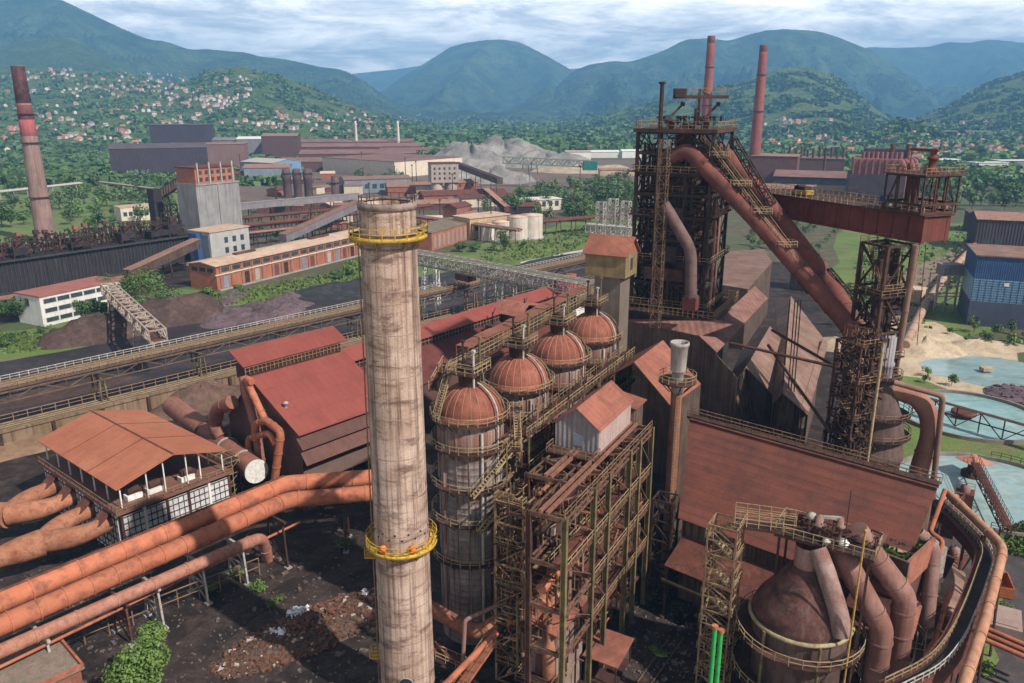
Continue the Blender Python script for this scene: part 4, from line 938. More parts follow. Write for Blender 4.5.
for (px, py, dx) in ((670, 121, 1), (705, 121, 1.2)):
    c = loc(aty(px, 128, 160)); c.z = ZT + .7; m = MB()
    m.lathe([(.5, 0), (.7, .1), (.7, 1.2), (1.1, 1.3), (1.1, 1.7), (.3, 1.8), (.3, 2.4), (0.01, 2.5)], c, n=12); e = c + Vector((2.2 * dx, -1.6, 4.6)); m.bar(c + Vector((-.6, .4, 1.6)), e, .32); m.box(e, (.7, .7, .8)); m.put('bleeder_valve', darksteel, t)
# lattice ladder tower at its front
lt = loc(aty(661, 215, 152))
m = MB(); m.truss((lt.x, lt.y, 33), (lt.x, lt.y, 69), 1.7, 1.7, 22, .13, .09, up=(1, 0, 0)); m.put('ladder_tower', mat('ladder_rust', (.12, .07, .045), (.19, .115, .07), (.07, .035, .025), scale=.5), t)
# bent uptake pipe low down
pp = [loc(aty(664, 205, 153)), loc(aty(671, 216, 152)), loc(aty(691, 250, 151)), loc(aty(691, 297, 151))]
m = MB(); m.tube(bend(pp, 2), 1.15, 12); m.tube([pp[3] + Vector((0, 0, -.2)), pp[3] + Vector((0, 0, .4))], 1.4, 12); m.put('offtake_pipe', MATS['downcomer_rust0'] if 'downcomer_rust0' in MATS else mat('offtake_rust', (.10, .06, .055), (.15, .09, .08), (.06, .04, .04), scale=.3), t)
m = MB(); m.box(pp[3] + Vector((0, 0, -1.2)), (2.6, 2.6, 2.6)); m.put('offtake_box', redgirder, t)
m = MB(); w_ = HWd + 3.2; m.bb(-w_, w_, -w_, w_, 34.0, 34.5); bd = m.put('base_deck', darkrust, t)
m = MB(); m.rail([Vector((x, y, 34.5)) for x, y in ((-w_, -w_), (w_, -w_), (w_, w_), (-w_, w_))], w=.12, h=1.5, step=1.0, closed=True); m.put('railing', railrust, bd)
m = MB(); m.bb(-w_ + 1, w_ - 1, -w_ + 1, w_ - 1, 0, 33.9); m.put('base_block', blackmat, t)

# downcomers and skip bridge
pipe('downcomer', 'long thick rusty downcomer pipe slanting from furnace top, front one', [aty(672, 158, 161), aty(688, 150, 159), aty(752, 215, 150), aty(850, 327, 136), aty(862, 352, 133)], 1.62, mat('downcomer_rust', (.125, .042, .032), (.18, .062, .046), (.06, .036, .034), scale=.22, streak=0, fine=.15), fl=9, rb=3, n=18)
pipe('downcomer', 'second long rusty downcomer pipe, behind the skip bridge and under the red girder', [aty(702, 156, 169), aty(720, 150, 168), aty(764, 199, 163), aty(828, 281, 152), aty(864, 340, 138)], 1.7, MATS['downcomer_rust'], fl=9, rb=3, n=18)
sb0, sb1 = aty(699, 136, 159), aty(813, 290, 141)
t = thing('skip_bridge', 'slanting lattice skip bridge with yellowish railings between the two downcomers', 'bridge', sb0)
m = MB(); m.truss(sb0, sb1, 1.9, 1.6, 26, .24, .15); m.put('truss', darkrust, t, world=True)
d = (sb1 - sb0).normalized(); s_ = d.cross(Vector((0, 0, 1))).normalized(); 
for q in (-1, 1):
    m = MB(); o2 = s_ * 1.05 * q + Vector((0, 0, .8)); m.rail([sb0 + o2, sb1 + o2], w=.10, step=1.5, h=1.2); m.put('railing', rail, t, world=True)
for u_ in (.18, .37, .55, .76):
    c = sb0.lerp(sb1, u_) + Vector((0, 0, .9)); m = MB(); m.box(c, (3.6, 2.8, .15), math.atan2(d.y, d.x)); l = m.put('landing', darkrust, t, world=True)
    m = MB(); m.rail([c + Vector((x, y, 0)) for x, y in ((-1.8, -1.4), (1.8, -1.4), (1.8, 1.4), (-1.8, 1.4))], w=.09, step=1, closed=True); m.put('railing', rail, l, world=True)
b0, b1 = aty(733, 140, 164), aty(772, 205, 158)
t = thing('hoist_beam', 'dark inclined hoist beam right of the second downcomer', 'beam', b0); m = MB(); m.truss(b0, b1, 1.2, 1.4, 10, .2, .12); m.put('truss', darksteel, t, world=True)
b1b = aty(888, 342, 140); t = thing('hoist_beam', 'long dark hoist beam running below the second downcomer', 'beam', b1); m = MB(); m.truss(aty(828, 270, 152), b1b, .9, 1.1, 12, .2, .12); m.put('truss', darksteel, t, world=True)

# red plate girder bridge
ga_, gb_ = aty(757, 213, 174), aty(934, 242, 132); ga_.z = gb_.z = 53.0
Lg = (gb_ - ga_).length; gA = math.atan2((gb_ - ga_).y, (gb_ - ga_).x)
t = thing('girder_bridge', 'deep red plate girder bridge with railed deck on top', 'bridge', ga_, gA)
for y in (-2.6, 2.6):
    m = MB(); m.bb(0, Lg, y - .08, y + .08, .3, 4.3); m.bb(0, Lg, y - .45, y + .45, 4.3, 4.5); m.bb(0, Lg, y - .45, y + .45, .1, .3)
    for k in range(15): m.bb(Lg * k / 14 - .06, Lg * k / 14 + .06, y - .4, y + .4, .31, 4.29)
    m.put('girder', redgirder, t)
m = MB(); m.bb(Lg - .1, Lg, -2.5, 2.5, .32, 4.28); m.put('end_plate', redgirder, t)
m = MB(); m.bb(0, Lg + .4, -3.4, 3.4, 4.5, 4.75); dk = m.put('deck', darkrust, t)
for y in (-3.3, 3.3): m = MB(); m.rail([(0, y, 4.75), (Lg, y, 4.75)], w=.1, step=1.5, h=1.3); m.put('railing', rail, dk)
GBf = fr(ga_, gA)
# cage on the girder end
t = thing('valve_cage', 'rusty open frame cage with pipes at the free end of the red girder', 'frame', GBf(Lg - 4.0, 0, 4.8), gA)
m = MB(); q = 3.9; hz2 = 6.2
for x in (-q, -1.3, 1.3, q):
    for y in (-q, q): m.bar((x, y, 0), (x, y, hz2), .26)
for y in (-1.3, 1.3):
    for x in (-q, q): m.bar((x, y, 0), (x, y, hz2), .22)
for z in (0.2, 1.6, hz2):
    for s_ in (-q, q): m.bar((-q, s_, z), (q, s_, z), .3, .4); m.bar((s_, -q, z), (s_, q, z), .3, .4)
for s_ in (-q, q): m.bar((-q, s_, 0), (-1.3, s_, hz2), .12); m.bar((q, s_, 0), (1.3, s_, hz2), .12); m.bar((s_, -q, 0), (s_, -1.3, hz2), .12); m.bar((s_, q, 0), (s_, 1.3, hz2), .12)
m.put('frame', darkrust, t)
m = MB(); m.bb(-q - .4, q + .4, -q - .4, q + .4, hz2, hz2 + .25); d = m.put('deck', darkrust, t)
m = MB(); m.rail([Vector((x, y, hz2 + .25)) for x, y in ((-q - .3, -q - .3), (q + .3, -q - .3), (q + .3, q + .3), (-q - .3, q + .3))], w=.1, step=1.0, closed=True); m.put('railing', railrust, d)
for x, y, r_ in ((-1.2, -1, .9), (2, 1.2, .35), (.8, -2.2, .3), (-2.6, 1.6, .3)): m = MB(); m.tube([(x, y, 0), (x, y, hz2)], r_, 10); m.put('pipe', darkrust, t)
m = MB(); m.lathe([(.9, 0), (1.2, .1), (1.2, .5), (.6, .6), (.6, 2.2), (.9, 2.3), (.9, 2.7), (.5, 2.8), (.5, 4.0)], (1.0, .5, hz2 + .2), n=12); m.bar((1.9, .5, hz2 + 3.9), (-3.6, .5, hz2 + 3.9), .5, .45); m.bar((-3.4, .5, hz2 + 3.9), (-3.4, .5, hz2 + 1.2), .12); m.lathe([(.15, 0), (.4, .1), (.4, 1.1), (.1, 1.2)], (-3.4, .5, hz2 + .5), n=8); m.put('jib', redgirder, t)
# things on the girder
q_ = aty(803, 206, 160); t = thing('winch', 'yellow winch car with dark cover parked on the red girder', 'winch', GBf(13.5, 0, 4.75), gA)
m = MB(); m.bb(-1.9, 1.9, -1.0, 1.0, .3, 1.15); m.put('body', mat('dirty_yellow', (.34, .21, .03), (.42, .27, .05), (.15, .09, .04), scale=1.2), t); m = MB(); m.bb(-1.7, 1.3, -.9, .9, 1.15, 1.8); m.tube([(-.8, -.9, 1.6), (-.8, .9, 1.6)], .5, 10); m.put('cover', darksteel, t)
for x in (-1.6, 1.6):
    m = MB(); m.tube([(x, -1.25, .3), (x, 1.25, .3)], .3, 10); m.put('wheel', darksteel, t)
t = thing('blue_cabinet', 'small blue cabinet on the red girder near its cage end', 'cabinet', GBf(Lg - 12.0, 1.0, 4.75), gA); m = MB(); m.bb(-.8, .8, -.7, .7, .15, 1.9); m.put('body', bluegrey, t); m = MB(); m.bb(-.75, -.1, -.74, -.7, .3, 1.8); m.put('door', bluewall, t); m = MB(); m.bb(-.9, .9, -.8, .8, 1.9, 2.0); m.put('lid', bluewall, t)
# girder tower (column)
gc = aty(880, 300, 134)
lattice_tower('girder_tower', 'dark four legged tower carrying the end of the red girder', 'tower', (gc.x, gc.y), 5.6, 5.6, 52.6, gA, 7, darkrust, .36, railrust, decks=True)
m = None
gt = [o for o in bpy.data.objects if o.name == 'girder_tower'][0]
for x, y, r_ in ((0, 0, 1.3), (1.4, .9, .5), (-1.5, 1.0, .4), (.6, -1.7, .45)): m = MB(); m.tube([(x, y, 4), (x, y, 52.4)], r_, 10); m.put('riser_pipe', rg.choice([darkrust, darksteel]), gt)
bristle(gt, -2.8, 2.8, -2.8, 2.8, 20, 52, 260, darkrust, 10, (1, 4), (.1, .35)); bristle(gt, -3, 3, -3, 3, 20, 52, 120, olive, 11, (1, 4), (.08, .2))
for z in (22, 33, 44): m = MB(); m.bb(-3.6, 3.6, -3.6, 3.6, z, z + .2); d = m.put('deck', darksteel, gt); m = MB(); m.rail([Vector((x, y, z + .2)) for x, y in ((-3.5, -3.5), (3.5, -3.5), (3.5, 3.5), (-3.5, 3.5))], w=.09, closed=True); m.put('railing', railrust, d)
pA, pB = aty(916, 245, 131), aty(895, 372, 133); pipe('raking_leg', 'round raking leg from the red girder down to the dust catcher', [pA, pB], .55, mat('leg_rust', (.17, .095, .07), (.23, .14, .10), scale=.4), 'leg', fl=6)
for k in range(3):
    a_ = aty(926 - k * 6, 243, 131.5); b_ = aty((917, 905, 898)[k], (345, 330, 352)[k], 133); t = thing('hanging_cable', ('outermost thin cable hanging from girder end', 'middle thin cable hanging from girder end', 'inner thin cable hanging from girder end')[k], 'cable', a_); m = MB(); m.bar(a_, b_, .09); m.put('cable_line', darksteel, t, world=True)

# ================================================================== DUST CATCHER
dc = aty(879, 400, 132); 
t = thing('dust_catcher', 'stout rusty dust catcher vessel with white neck, behind the wide red roof', 'dust catcher', (dc.x, dc.y, 0), gA)
zz = lambda py: aty(880, py, 132).z
m = MB(); m.lathe([(2.0, 2), (4.6, 8), (4.9, zz(455)), (5.15, zz(454)), (5.15, zz(447)), (4.9, zz(446)), (4.9, zz(432)), (4.3, zz(418)), (3.2, zz(400)), (1.9, zz(382)), (1.6, zz(376))], n=32); m.put('vessel', mat('dust_vessel', (.085, .050, .042), (.14, .088, .076), (.045, .027, .025), scale=.3, streak=.75), t)
m = MB(); m.lathe([(1.55, zz(377)), (1.55, zz(366)), (1.75, zz(365)), (1.75, zz(362)), (1.5, zz(361)), (1.5, zz(337)), (1.0, zz(334))], n=20); m.put('neck', corrgrey, t)
for py in (432, 412, 376):
    z = zz(py); r1 = {432: 5.9, 412: 5.4, 376: 3.2}[py]; m = MB(); m.lathe([(r1 - 1.4, z), (r1, z), (r1, z + .15), (r1 - 1.4, z + .15)], n=26, smooth=False); p = m.put('ring_platform', darksteel, t)
    m = MB(); m.rail([Vector((r1 * math.cos(k * .2856), r1 * math.sin(k * .2856), z + .15)) for k in range(22)], w=.09, closed=True); m.put('railing', railrust, p)
for k in range(5):
    a = R(-100 + k * 37); m = MB(); m.bar((4.0 * math.cos(a), 4.0 * math.sin(a), 0), (4.5 * math.cos(a), 4.5 * math.sin(a), 9), .6); m.put('leg', darkrust, t)
pipe('gas_elbow', 'fat orange brown elbow pipe bending down beside the dust catcher', [aty(880, 390, 132), aty(900, 391, 131.5), aty(918, 398, 131), aty(929, 413, 130.6), aty(931, 435, 130.3), Vector((72.9, 130.3, 12)), Vector((72.2, 130, 0))], 1.62, mat('elbow_rust', (.23, .10, .07), (.30, .15, .11), (.15, .07, .055), scale=.3, streak=.4), rb=3.5, fl=6, n=20)
pipe('thin_elbow_pipe', 'thin pale brown pipe looping over the fat elbow pipe', [aty(893, 382, 129), aty(943, 396, 128), aty(934, 478, 128), aty(932, 520, 128)], .5, MATS['leg_rust'], rb=1.0, fl=0)
sc_ = aty(850, 420, 125)
dst = lattice_tower('stair_tower', 'dark bristling lattice stair tower in front of the dust catcher', 'stair tower', (sc_.x, sc_.y), 5.2, 4.6, 38, gA, 12, darkrust, .24, railrust)
bristle(dst, -3.2, 3.6, -2.8, 2.8, 3, 40, 460, darkrust, 8, (.8, 3.2), (.08, .3)); bristle(dst, -3.2, 3.6, -2.8, 2.8, 6, 40, 260, railrust, 9, (.8, 2.6), (.06, .14)); bristle(dst, -2.6, 2.4, -2.3, 2.3, 3, 37, 160, darksteel, 19, (1, 3), (.2, .7))
pl = aty(868, 455, 121); pt = aty(881, 335, 121); t = thing('yellow_mast', 'slender yellowish mast standing before the dust catcher', 'mast', (pl.x, pl.y, 0)); m = MB(); m.tube([(0, 0, 0), (0, 0, aty(880, 340, 121).z)], .26, 8); m.put('pole', rail, t); m = MB(); m.box((0, 0, aty(880, 340, 121).z), (.9, .9, .3)); m.put('head', darksteel, t)
# hanging ropes and raking struts between furnace and dust catcher
for k, (xa, xb) in enumerate(((790, 782), (795, 788), (798, 791), (801, 794))):
    a_ = aty(xa, 300, 148); b_ = aty(xb, 392, 146); t = thing('hanging_pipe', ('first', 'second', 'third', 'fourth')[k] + ' from the left of thin dark pipes hanging over the pale gabled roof', 'pipe', a_); m = MB(); m.tube([a_, b_], .11, 6); m.put('pipe_run', darkrust, t, world=True)
for k, (p_, q_, l_) in enumerate((((730, 343, 140), (850, 370, 130), 'upper dark strut reaching from the corrugated building to dust catcher'), ((772, 330, 146), (845, 372, 130), 'short dark strut under the front downcomer'), ((768, 345, 143), (830, 432, 125), 'steep dark strut crossing in front of the pale gabled roof'), ((845, 335, 133), (826, 432, 127), 'near upright dark strut beside the stair tower'))):
    a_, b_ = aty(*p_), aty(*q_); t = thing('strut', l_, 'strut', a_); m = MB(); m.tube([a_, b_], .28, 8); m.put('strut_bar', darkrust, t, world=True)
# ================================================================== BOTTOM RIGHT TANK
tkc = at(801, 612, 14); TR = 5.8
t = thing('gas_washer', 'big cone topped rusty tank with ring pipe and ducts at the bottom right', 'tank', (tkc.x, tkc.y, 0), GA)
zn0 = 20.5; zn1 = aty(822, 538, tkc.y + 1).z
m = MB(); m.lathe([(TR - .4, 0), (TR - .4, 8), (TR, 9), (TR, 14)], n=48); m.put('shell', MATS['dust_vessel'], t)
m = MB(); m.lathe([(TR + .05, 14), (TR + .12, 14.5), (TR - .5, 15.8), (1.9, zn0), (1.7, zn0 + .3)], n=48); m.put('cone_roof', tankrust, t)
m = MB(); m.tube([Vector(((TR + .3) * math.cos(k * .1309), (TR + .3) * math.sin(k * .1309), 13.6)) for k in range(48)], .28, 8, closed=True); m.put('ring_pipe', mat('ring_paint', (.25, .21, .12), (.33, .27, .16), (.16, .09, .06), scale=.5), t)
m = MB(); m.lathe([(1.55, zn0 - .6), (1.55, zn1 - .3)], n=24); m.put('neck', ductgrey, t)
for z, r1 in ((11.2, TR + 1.9), (5.5, TR + 2.0)):
    m = MB(); m.lathe([(TR - .2, z), (r1, z), (r1, z + .15), (TR - .2, z + .15)], n=40, smooth=False); p = m.put('ring_platform', darkrust, t)
    m = MB(); m.rail([Vector((r1 * math.cos(k * .2094), r1 * math.sin(k * .2094), z + .15)) for k in range(30)], w=.09, closed=True, step=3, h=1.25); m.put('railing', rail, p)
def tl(p):
    d = Vector(p) - Vector((tkc.x, tkc.y, 0)); c, s_ = math.cos(-GA), math.sin(-GA); return Vector((d.x * c - d.y * s_, d.x * s_ + d.y * c, d.z))
# flank duct lying on the cone
a_ = R(-62); pp = [tl(Vector((tkc.x + r_ * math.cos(a_), tkc.y + r_ * math.sin(a_), z))) for r_, z in ((1.2, 23.6), (2.6, 21.8), (5.3, 17.3), (6.2, 14.6))]
m = MB(); m.tube(bend(pp, 1.5), 1.15, 14); m.put('flank_duct', mat('bright_duct', (.17, .08, .066), (.27, .19, .17), (.10, .042, .035), scale=.4, streak=.5), t)
for k in range(6):
    a = k * math.pi / 3 + .5; m = MB(); m.tube([((TR + .7) * math.cos(a), (TR + .7) * math.sin(a), 5), ((TR + .7) * math.cos(a), (TR + .7) * math.sin(a), 13.6)], .2, 8); m.put('feed_pipe', olive if k in (2, 3) else darkrust, t)
pcl = aty(822, 538, tkc.y + 1)
def pfr(x, y, z=0):  # platform frame, x along -42deg
    c, s_ = math.cos(CA + R(8)), math.sin(CA + R(8)); return tl(Vector((pcl.x + x * c - y * s_, pcl.y + x * s_ + y * c, z)))
PZ = pcl.z + .2
m = MB(); m.plate([pfr(-5.2, -2.4, PZ), pfr(6.4, -2.4, PZ), pfr(6.4, 2.6, PZ), pfr(-5.2, 2.6, PZ)], .35); pd = m.put('top_platform', darkrust, t)
m = MB(); q4 = [pfr(-5.2, -2.4, PZ), pfr(6.4, -2.4, PZ), pfr(6.4, 2.6, PZ), pfr(-5.2, 2.6, PZ)]; m.rail(q4, w=.09, step=1.1, h=1.25, closed=True); m.put('railing', rail, pd)
for x, y, h, r_, mm in ((-.6, .3, 2.5, .55, ductgrey), (1.7, 1.2, 2.6, .45, ductgrey), (2.6, -1.0, .9, .5, whitewash), (4.2, .6, 1.2, .6, darkrust), (-3.1, .6, 1.0, .5, darkrust), (.8, -1.6, .7, .35, silver)):
    c = pfr(x, y, PZ); m = MB(); m.lathe([(r_, 0), (r_, h * .45), (r_ * 1.5, h * .5), (r_ * 1.5, h * .6), (r_, h * .65), (r_ * .8, h), (0.01, h + .05)], c, n=12)
    m.put('relief_valve', mm, t)
m = MB(); m.bar(pfr(-.6, .3, PZ + 2.4), pfr(1.7, 1.2, PZ + 2.5), .35); c = pfr(-1.6, .5, PZ + 2.1); m.bar(pfr(-.6, .3, PZ + 2.2), c, .2); m.lathe([(.01, -.55), (.5, -.35), (.65, 0), (.5, .35), (.01, .55)], c, n=12); m.put('balance_weight', silver, t)
m = MB(); m.bar(pfr(2.4, 1.2, PZ), pfr(2.4, 1.2, PZ + 6.5), .1); m.put('rod', darksteel, t)
rbp = random.Random(71); m = MB()
for _ in range(90): p = pfr(rbp.uniform(-5, 6.2), rbp.uniform(-2.2, 2.4), PZ + .1); q = p + Vector((0, 0, rbp.uniform(.4, 1.8))); m.bar(p, q, rbp.uniform(.06, .2)); m.bar(q, q + (pfr(rbp.uniform(-1.4, 1.4), rbp.uniform(-.8, .8), 0) - pfr(0, 0, 0)), rbp.uniform(.06, .18))
m.put('pipework', darkrust, t)['kind'] = 'stuff'
for x in (-4.6, 5.8):
    for y in (-2.0, 2.2):
        m = MB(); m.bar(pfr(x, y, 8), pfr(x, y, PZ - .3), .3); m.put('support_post', darkrust, t)
# two bent ducts
pipe('bent_duct', 'fat pale rusty bent duct beside the cone topped tank, front one', [aty(836, 545, 87), aty(848, 565, 85), aty(882, 628, 83), aty(872, 700, 83)], 1.38, mat('pink_duct', (.19, .085, .066), (.27, .15, .125), (.10, .042, .032), scale=.25, streak=.55), rb=1.0, fl=3.4, n=20)
pipe('bent_duct', 'fat pale rusty bent duct, behind the front one and nearer the brick bunker', [aty(856, 530, 86.5), aty(868, 548, 86.5), aty(905, 597, 85), aty(893, 690, 85)], 1.4, MATS['pink_duct'], rb=1.0, fl=3.4, n=20)
yp = aty(843, 690, 79.5); yt = aty(846, 530, 80); t = thing('yellow_pole', 'long thin yellow pole standing in front of the cone topped tank', 'pole', (yp.x, 79.5, 0)); m = MB(); m.tube([(0, 0, 0), (0, 0, yt.z)], .12, 8); m.put('pole', mat('pole_ochre', (.40, .22, .05), (.48, .29, .08), (.25, .13, .05), scale=1), t); m = MB(); m.lathe([(.12, 0), (.2, .05), (.2, .3), (.02, .4)], (0, 0, yt.z), n=8); m.put('cap', MATS['pole_ochre'], t)
# lattice stair tower and its bridge
lx = aty(720, 600, 90); ltz = aty(718, 522, 90).z
lattice_tower('stair_tower', 'pale grey lattice stair tower left of the cone topped tank', 'stair tower', (lx.x, lx.y), 3.6, 3.4, ltz, CA + R(10), 12, railrust, .15, rail)
p0 = Vector((lx.x + 1, lx.y, ltz)); p1 = aty(793, 545, 88); p1.z = ltz
walkway('tower_bridge', 'railed yellowish bridge from the pale stair tower to the tank top', 'walkway', [p0, p1], 1.8, rail, rows=3)
for k, px in enumerate((715, 721)):
    g0 = aty(px, 628 + k * 4, 83.5); t = thing('green_pipe', ('bright green upright pipe, left of the two beside the tank', 'bright green upright pipe, right of the two beside the tank')[k], 'pipe', (g0.x, g0.y, 0), 0, 'green pipes'); m = MB(); m.tube([(0, 0, 0), (0, 0, g0.z)], .29, 12); m.put('pipe_run', greenpaint, t); m = MB(); m.tube([(0, 0, g0.z), (0, 0, g0.z + .35)], .42, 12); m.put('cap', orangepipe, t)
# brick bunker with weeds
k0, k1, k2 = at(868, 547, 19.5), at(909, 563, 19.5), at(914, 523, 19.5)
e1, e2 = k1 - k0, k2 - k1; bA = math.atan2(e1.y, e1.x); bw, bl = e1.length, 9.0
t = thing('brick_bunker', 'open topped brick bunker with weeds growing on it, right of the tank platform', 'bunker', (k0.x, k0.y, 0), bA)
dkbrick = mat('dark_brick', (.075, .042, .038), (.12, .068, .058), (.16, .10, .085), scale=.6, fine=.3)
m = MB(); m.bb(0, bw, 0, .4, 15.6, 19.5); m.put('wall', dkbrick, t); m = MB(); m.bb(0, bw, bl - .4, bl, 15.6, 19.5); m.put('wall', dkbrick, t); m = MB(); m.bb(0, .4, .4, bl - .4, 15.6, 19.5); m.put('wall', dkbrick, t); m = MB(); m.bb(bw - .4, bw, .4, bl - .4, 15.6, 19.5); m.put('wall', redbrick, t)
m = MB(); m.bb(.4, bw - .4, .4, bl - .4, 17.8, 18.4); m.put('fill', mat('pale_fill', (.26, .15, .12), (.34, .22, .17), scale=.4), t)
m = MB()
for k in range(300):
    x, y = rg.uniform(.6, bw - .6), rg.choice([rg.uniform(1, 3.2), rg.uniform(5, bl - .6)]); a = rg.uniform(0, 6.28); h = rg.uniform(.3, 1.0); dx, dy = math.cos(a) * .16, math.sin(a) * .16
    m.add([(x - dx, y - dy, 18.35), (x + dx, y + dy, 18.35), (x + dx * 2 + .2, y + dy * 2, 18.4 + h), (x - dx * 2 + .1, y - dy * 2, 18.4 + h * .8)], [(0, 1, 2, 3)])
m.put('weeds', leaf, t)['kind'] = 'stuff'
m = MB()
for x in (.3, bw - .3):
    for y in (.3, bl - .3): m.bb(x - .3, x + .3, y - .3, y + .3, 0, 15.6)
m.put('pier', darkrust, t)
m = MB(); m.plate([(-1, -2.6, 11.5), (bw + .6, -2.6, 11.5), (bw + .6, 1.2, 15), (-1, 1.2, 15)], .15); m.put('hood', rust, t); m = MB(); m.bb(.5, bw - .5, 1.5, bl - .6, 0, 15.5); m.put('base_house', brownwall, t)
# pitched scrap hopper sheets near the bunker
q = [at(896, 623, 11), at(906, 578, 12.5), at(924, 600, 11), at(913, 640, 9)]
t = thing('hopper_sheet', 'tilted rust sheet hood between bent ducts and curved conveyor', 'hood', q[0]); m = MB(); m.plate(q, .12); m.put('sheet', rustroof_plain, t, world=True); m = MB(); [m.bar(p_, (p_.x, p_.y, 0), .2) for p_ in q[:1]]; m.bar(q[2], (q[2].x, q[2].y, 0), .2); m.bar(q[0], q[2], .2); m.put('stand', darkrust, t, world=True)
q = [at(934, 600, 6), at(955, 560, 6), at(966, 575, 5), at(958, 610, 5)]
t = thing('low_roof', 'low pale rust roof deep between the curved conveyor and vent pipe', 'shed', q[0]); m = MB(); m.plate(q, .12); m.put('roof', paleroof, t, world=True); m = MB(); c = sum(q, Vector()) / 4; m.box((c.x, c.y, 2.2), (3.4, 4.2, 4.4), .6); m.put('wall', corrdark, t, world=True)
q = [at(905, 545, 14), at(918, 525, 14), at(936, 538, 14), at(925, 560, 14)]
t = thing('control_cabin', 'small cream roofed cabin beside the brick bunker', 'cabin', q[0]); m = MB(); m.plate(q, .15); m.put('roof', creamwall, t, world=True); m = MB(); c = sum(q, Vector()) / 4; ca_ = math.atan2((q[3] - q[0]).y, (q[3] - q[0]).x); m.box((c.x, c.y, 6.8), ((q[3] - q[0]).length * .85, (q[1] - q[0]).length * .85, 13.6), ca_); m.put('wall', silver, t, world=True)
for k in range(3):
    d_ = (q[3] - q[0]) * ((k + .5) / 3); m = MB(); pz = q[0] + d_ - (q[1] - q[0]) * -.05; m.box((pz.x, pz.y, 12.2), (.9, .25, 1.1), ca_); m.put('window', glass, t, world=True)
pipe('vent_pipe', 'upright rusty vent pipe with bent top beside the cream cabin', [aty(918, 533, 96), aty(934, 548, 95), aty(925, 640, 91)], .95, ductgrey, rb=1, fl=4)
pipe('frame_pipe', 'tall double orange pipe bend beside the wide red roof end', [aty(945, 490, 104), aty(930, 532, 98), aty(943, 541, 96.5), aty(925, 600, 93)], .33, orangepipe, rb=.6, fl=0)
pipe('frame_pipe', 'thin orange pipe frame along the cast house gable end', [aty(933, 493, 103), aty(918, 530, 98), aty(905, 590, 92)], .25, orangepipe, rb=.6, fl=0)
# curved conveyor and pale pipe on the right edge
LZ = 12.0
cv = [at(938, 500, LZ), at(966, 525, LZ), at(990, 553, LZ), at(974, 600, LZ), at(957, 640, LZ), at(935, 668, LZ), at(890, 690, LZ)]
t = thing('curved_conveyor', 'rusty covered conveyor trough curving along the right edge with railed catwalk', 'conveyor', cv[0]); bp_ = bend(cv, 3.5, 6)
def ribbon(mb, pts, w0, w1, z0, z1):
    k = len(pts); vs = []
    for i, p in enumerate(pts):
        d = (pts[min(i + 1, k - 1)] - pts[max(i - 1, 0)]); d.z = 0; d.normalize(); s_ = Vector((-d.y, d.x, 0))
        for a, z in ((w0, z0), (w1, z0), (w1, z1), (w0, z1)): q = p + s_ * a; vs.append((q.x, q.y, p.z + z))
    fs = [(4 * i + j, 4 * i + (j + 1) % 4, 4 * i + 4 + (j + 1) % 4, 4 * i + 4 + j) for i in range(k - 1) for j in range(4)] + [(3, 2, 1, 0), (4 * k - 4, 4 * k - 3, 4 * k - 2, 4 * k - 1)]
    fs = [f[::-1] for f in fs]; mb.add(vs, fs); return mb
m = MB(); ribbon(m, bp_, -1.6, 1.6, -1.9, 0); m.put('trough', rust, t, world=True)
m = MB(); ribbon(m, bp_, -.6, .6, .02, .1); m.put('belt', blackmat, t, world=True)
for w_ in (-.75, .75):
    m = MB(); pts = []
    for i, p in enumerate(bp_):
        d = (bp_[min(i + 1, len(bp_) - 1)] - bp_[max(i - 1, 0)]); d.normalize(); pts.append(p + Vector((-d.y, d.x, 0)) * w_)
    m.rail(pts, w=.10, step=1.5); m.put('railing', rail if w_ < 0 else silver, t, world=True)
for i in range(0, len(bp_), 6):
    p = bp_[i]; m = MB(); m.bar((p.x - 1, p.y, 0), (p.x - 1, p.y, LZ - 1.9), .3); m.bar((p.x + 1, p.y, 0), (p.x + 1, p.y, LZ - 1.9), .3); m.bar((p.x - 1, p.y, 4), (p.x + 1, p.y, LZ - 3), .2); m.put('trestle_leg', darkrust, t, world=True)
pipe('edge_pipe', 'long pale orange pipe bending down along the right edge of the works', [at(948, 493, 14), at(1004, 547, 14), at(985, 620, 14), at(962, 690, 14), at(955, 712, 14)], .66, mat('pale_orange_pipe', (.40, .19, .11), (.48, .27, .17), (.28, .12, .08), scale=.3, fine=.15), rb=2.5, fl=7)
for k, (px, py) in enumerate(((985, 530), (1000, 570), (985, 620), (972, 660))):
    p = at(px, py, 14); t = thing('pipe_trestle', ('first', 'second', 'third', 'fourth')[k] + ' trestle under the long pale orange pipe, counted from the ponds', 'trestle', (p.x, p.y, 0)); m = MB(); m.bar((-1.0, 0, 0), (-.2, 0, 13.1), .25); m.bar((1.0, 0, 0), (.2, 0, 13.1), .25); m.bar((-.7, 0, 5), (.7, 0, 5), .18); m.bar((-.9, 0, 1), (.5, 0, 9), .14); m.put('frame', darkrust, t)
for k in range(3):
    a_, b_ = at(983, 627 + k * 6, 5), at(1060, 660 + k * 6, 5); pipe('side_pipe', ('upper', 'middle', 'lower')[k] + ' orange pipe of three leaving toward the right edge', [a_, b_], .35, orangepipe, fl=0, group='orange pipes leaving at right')
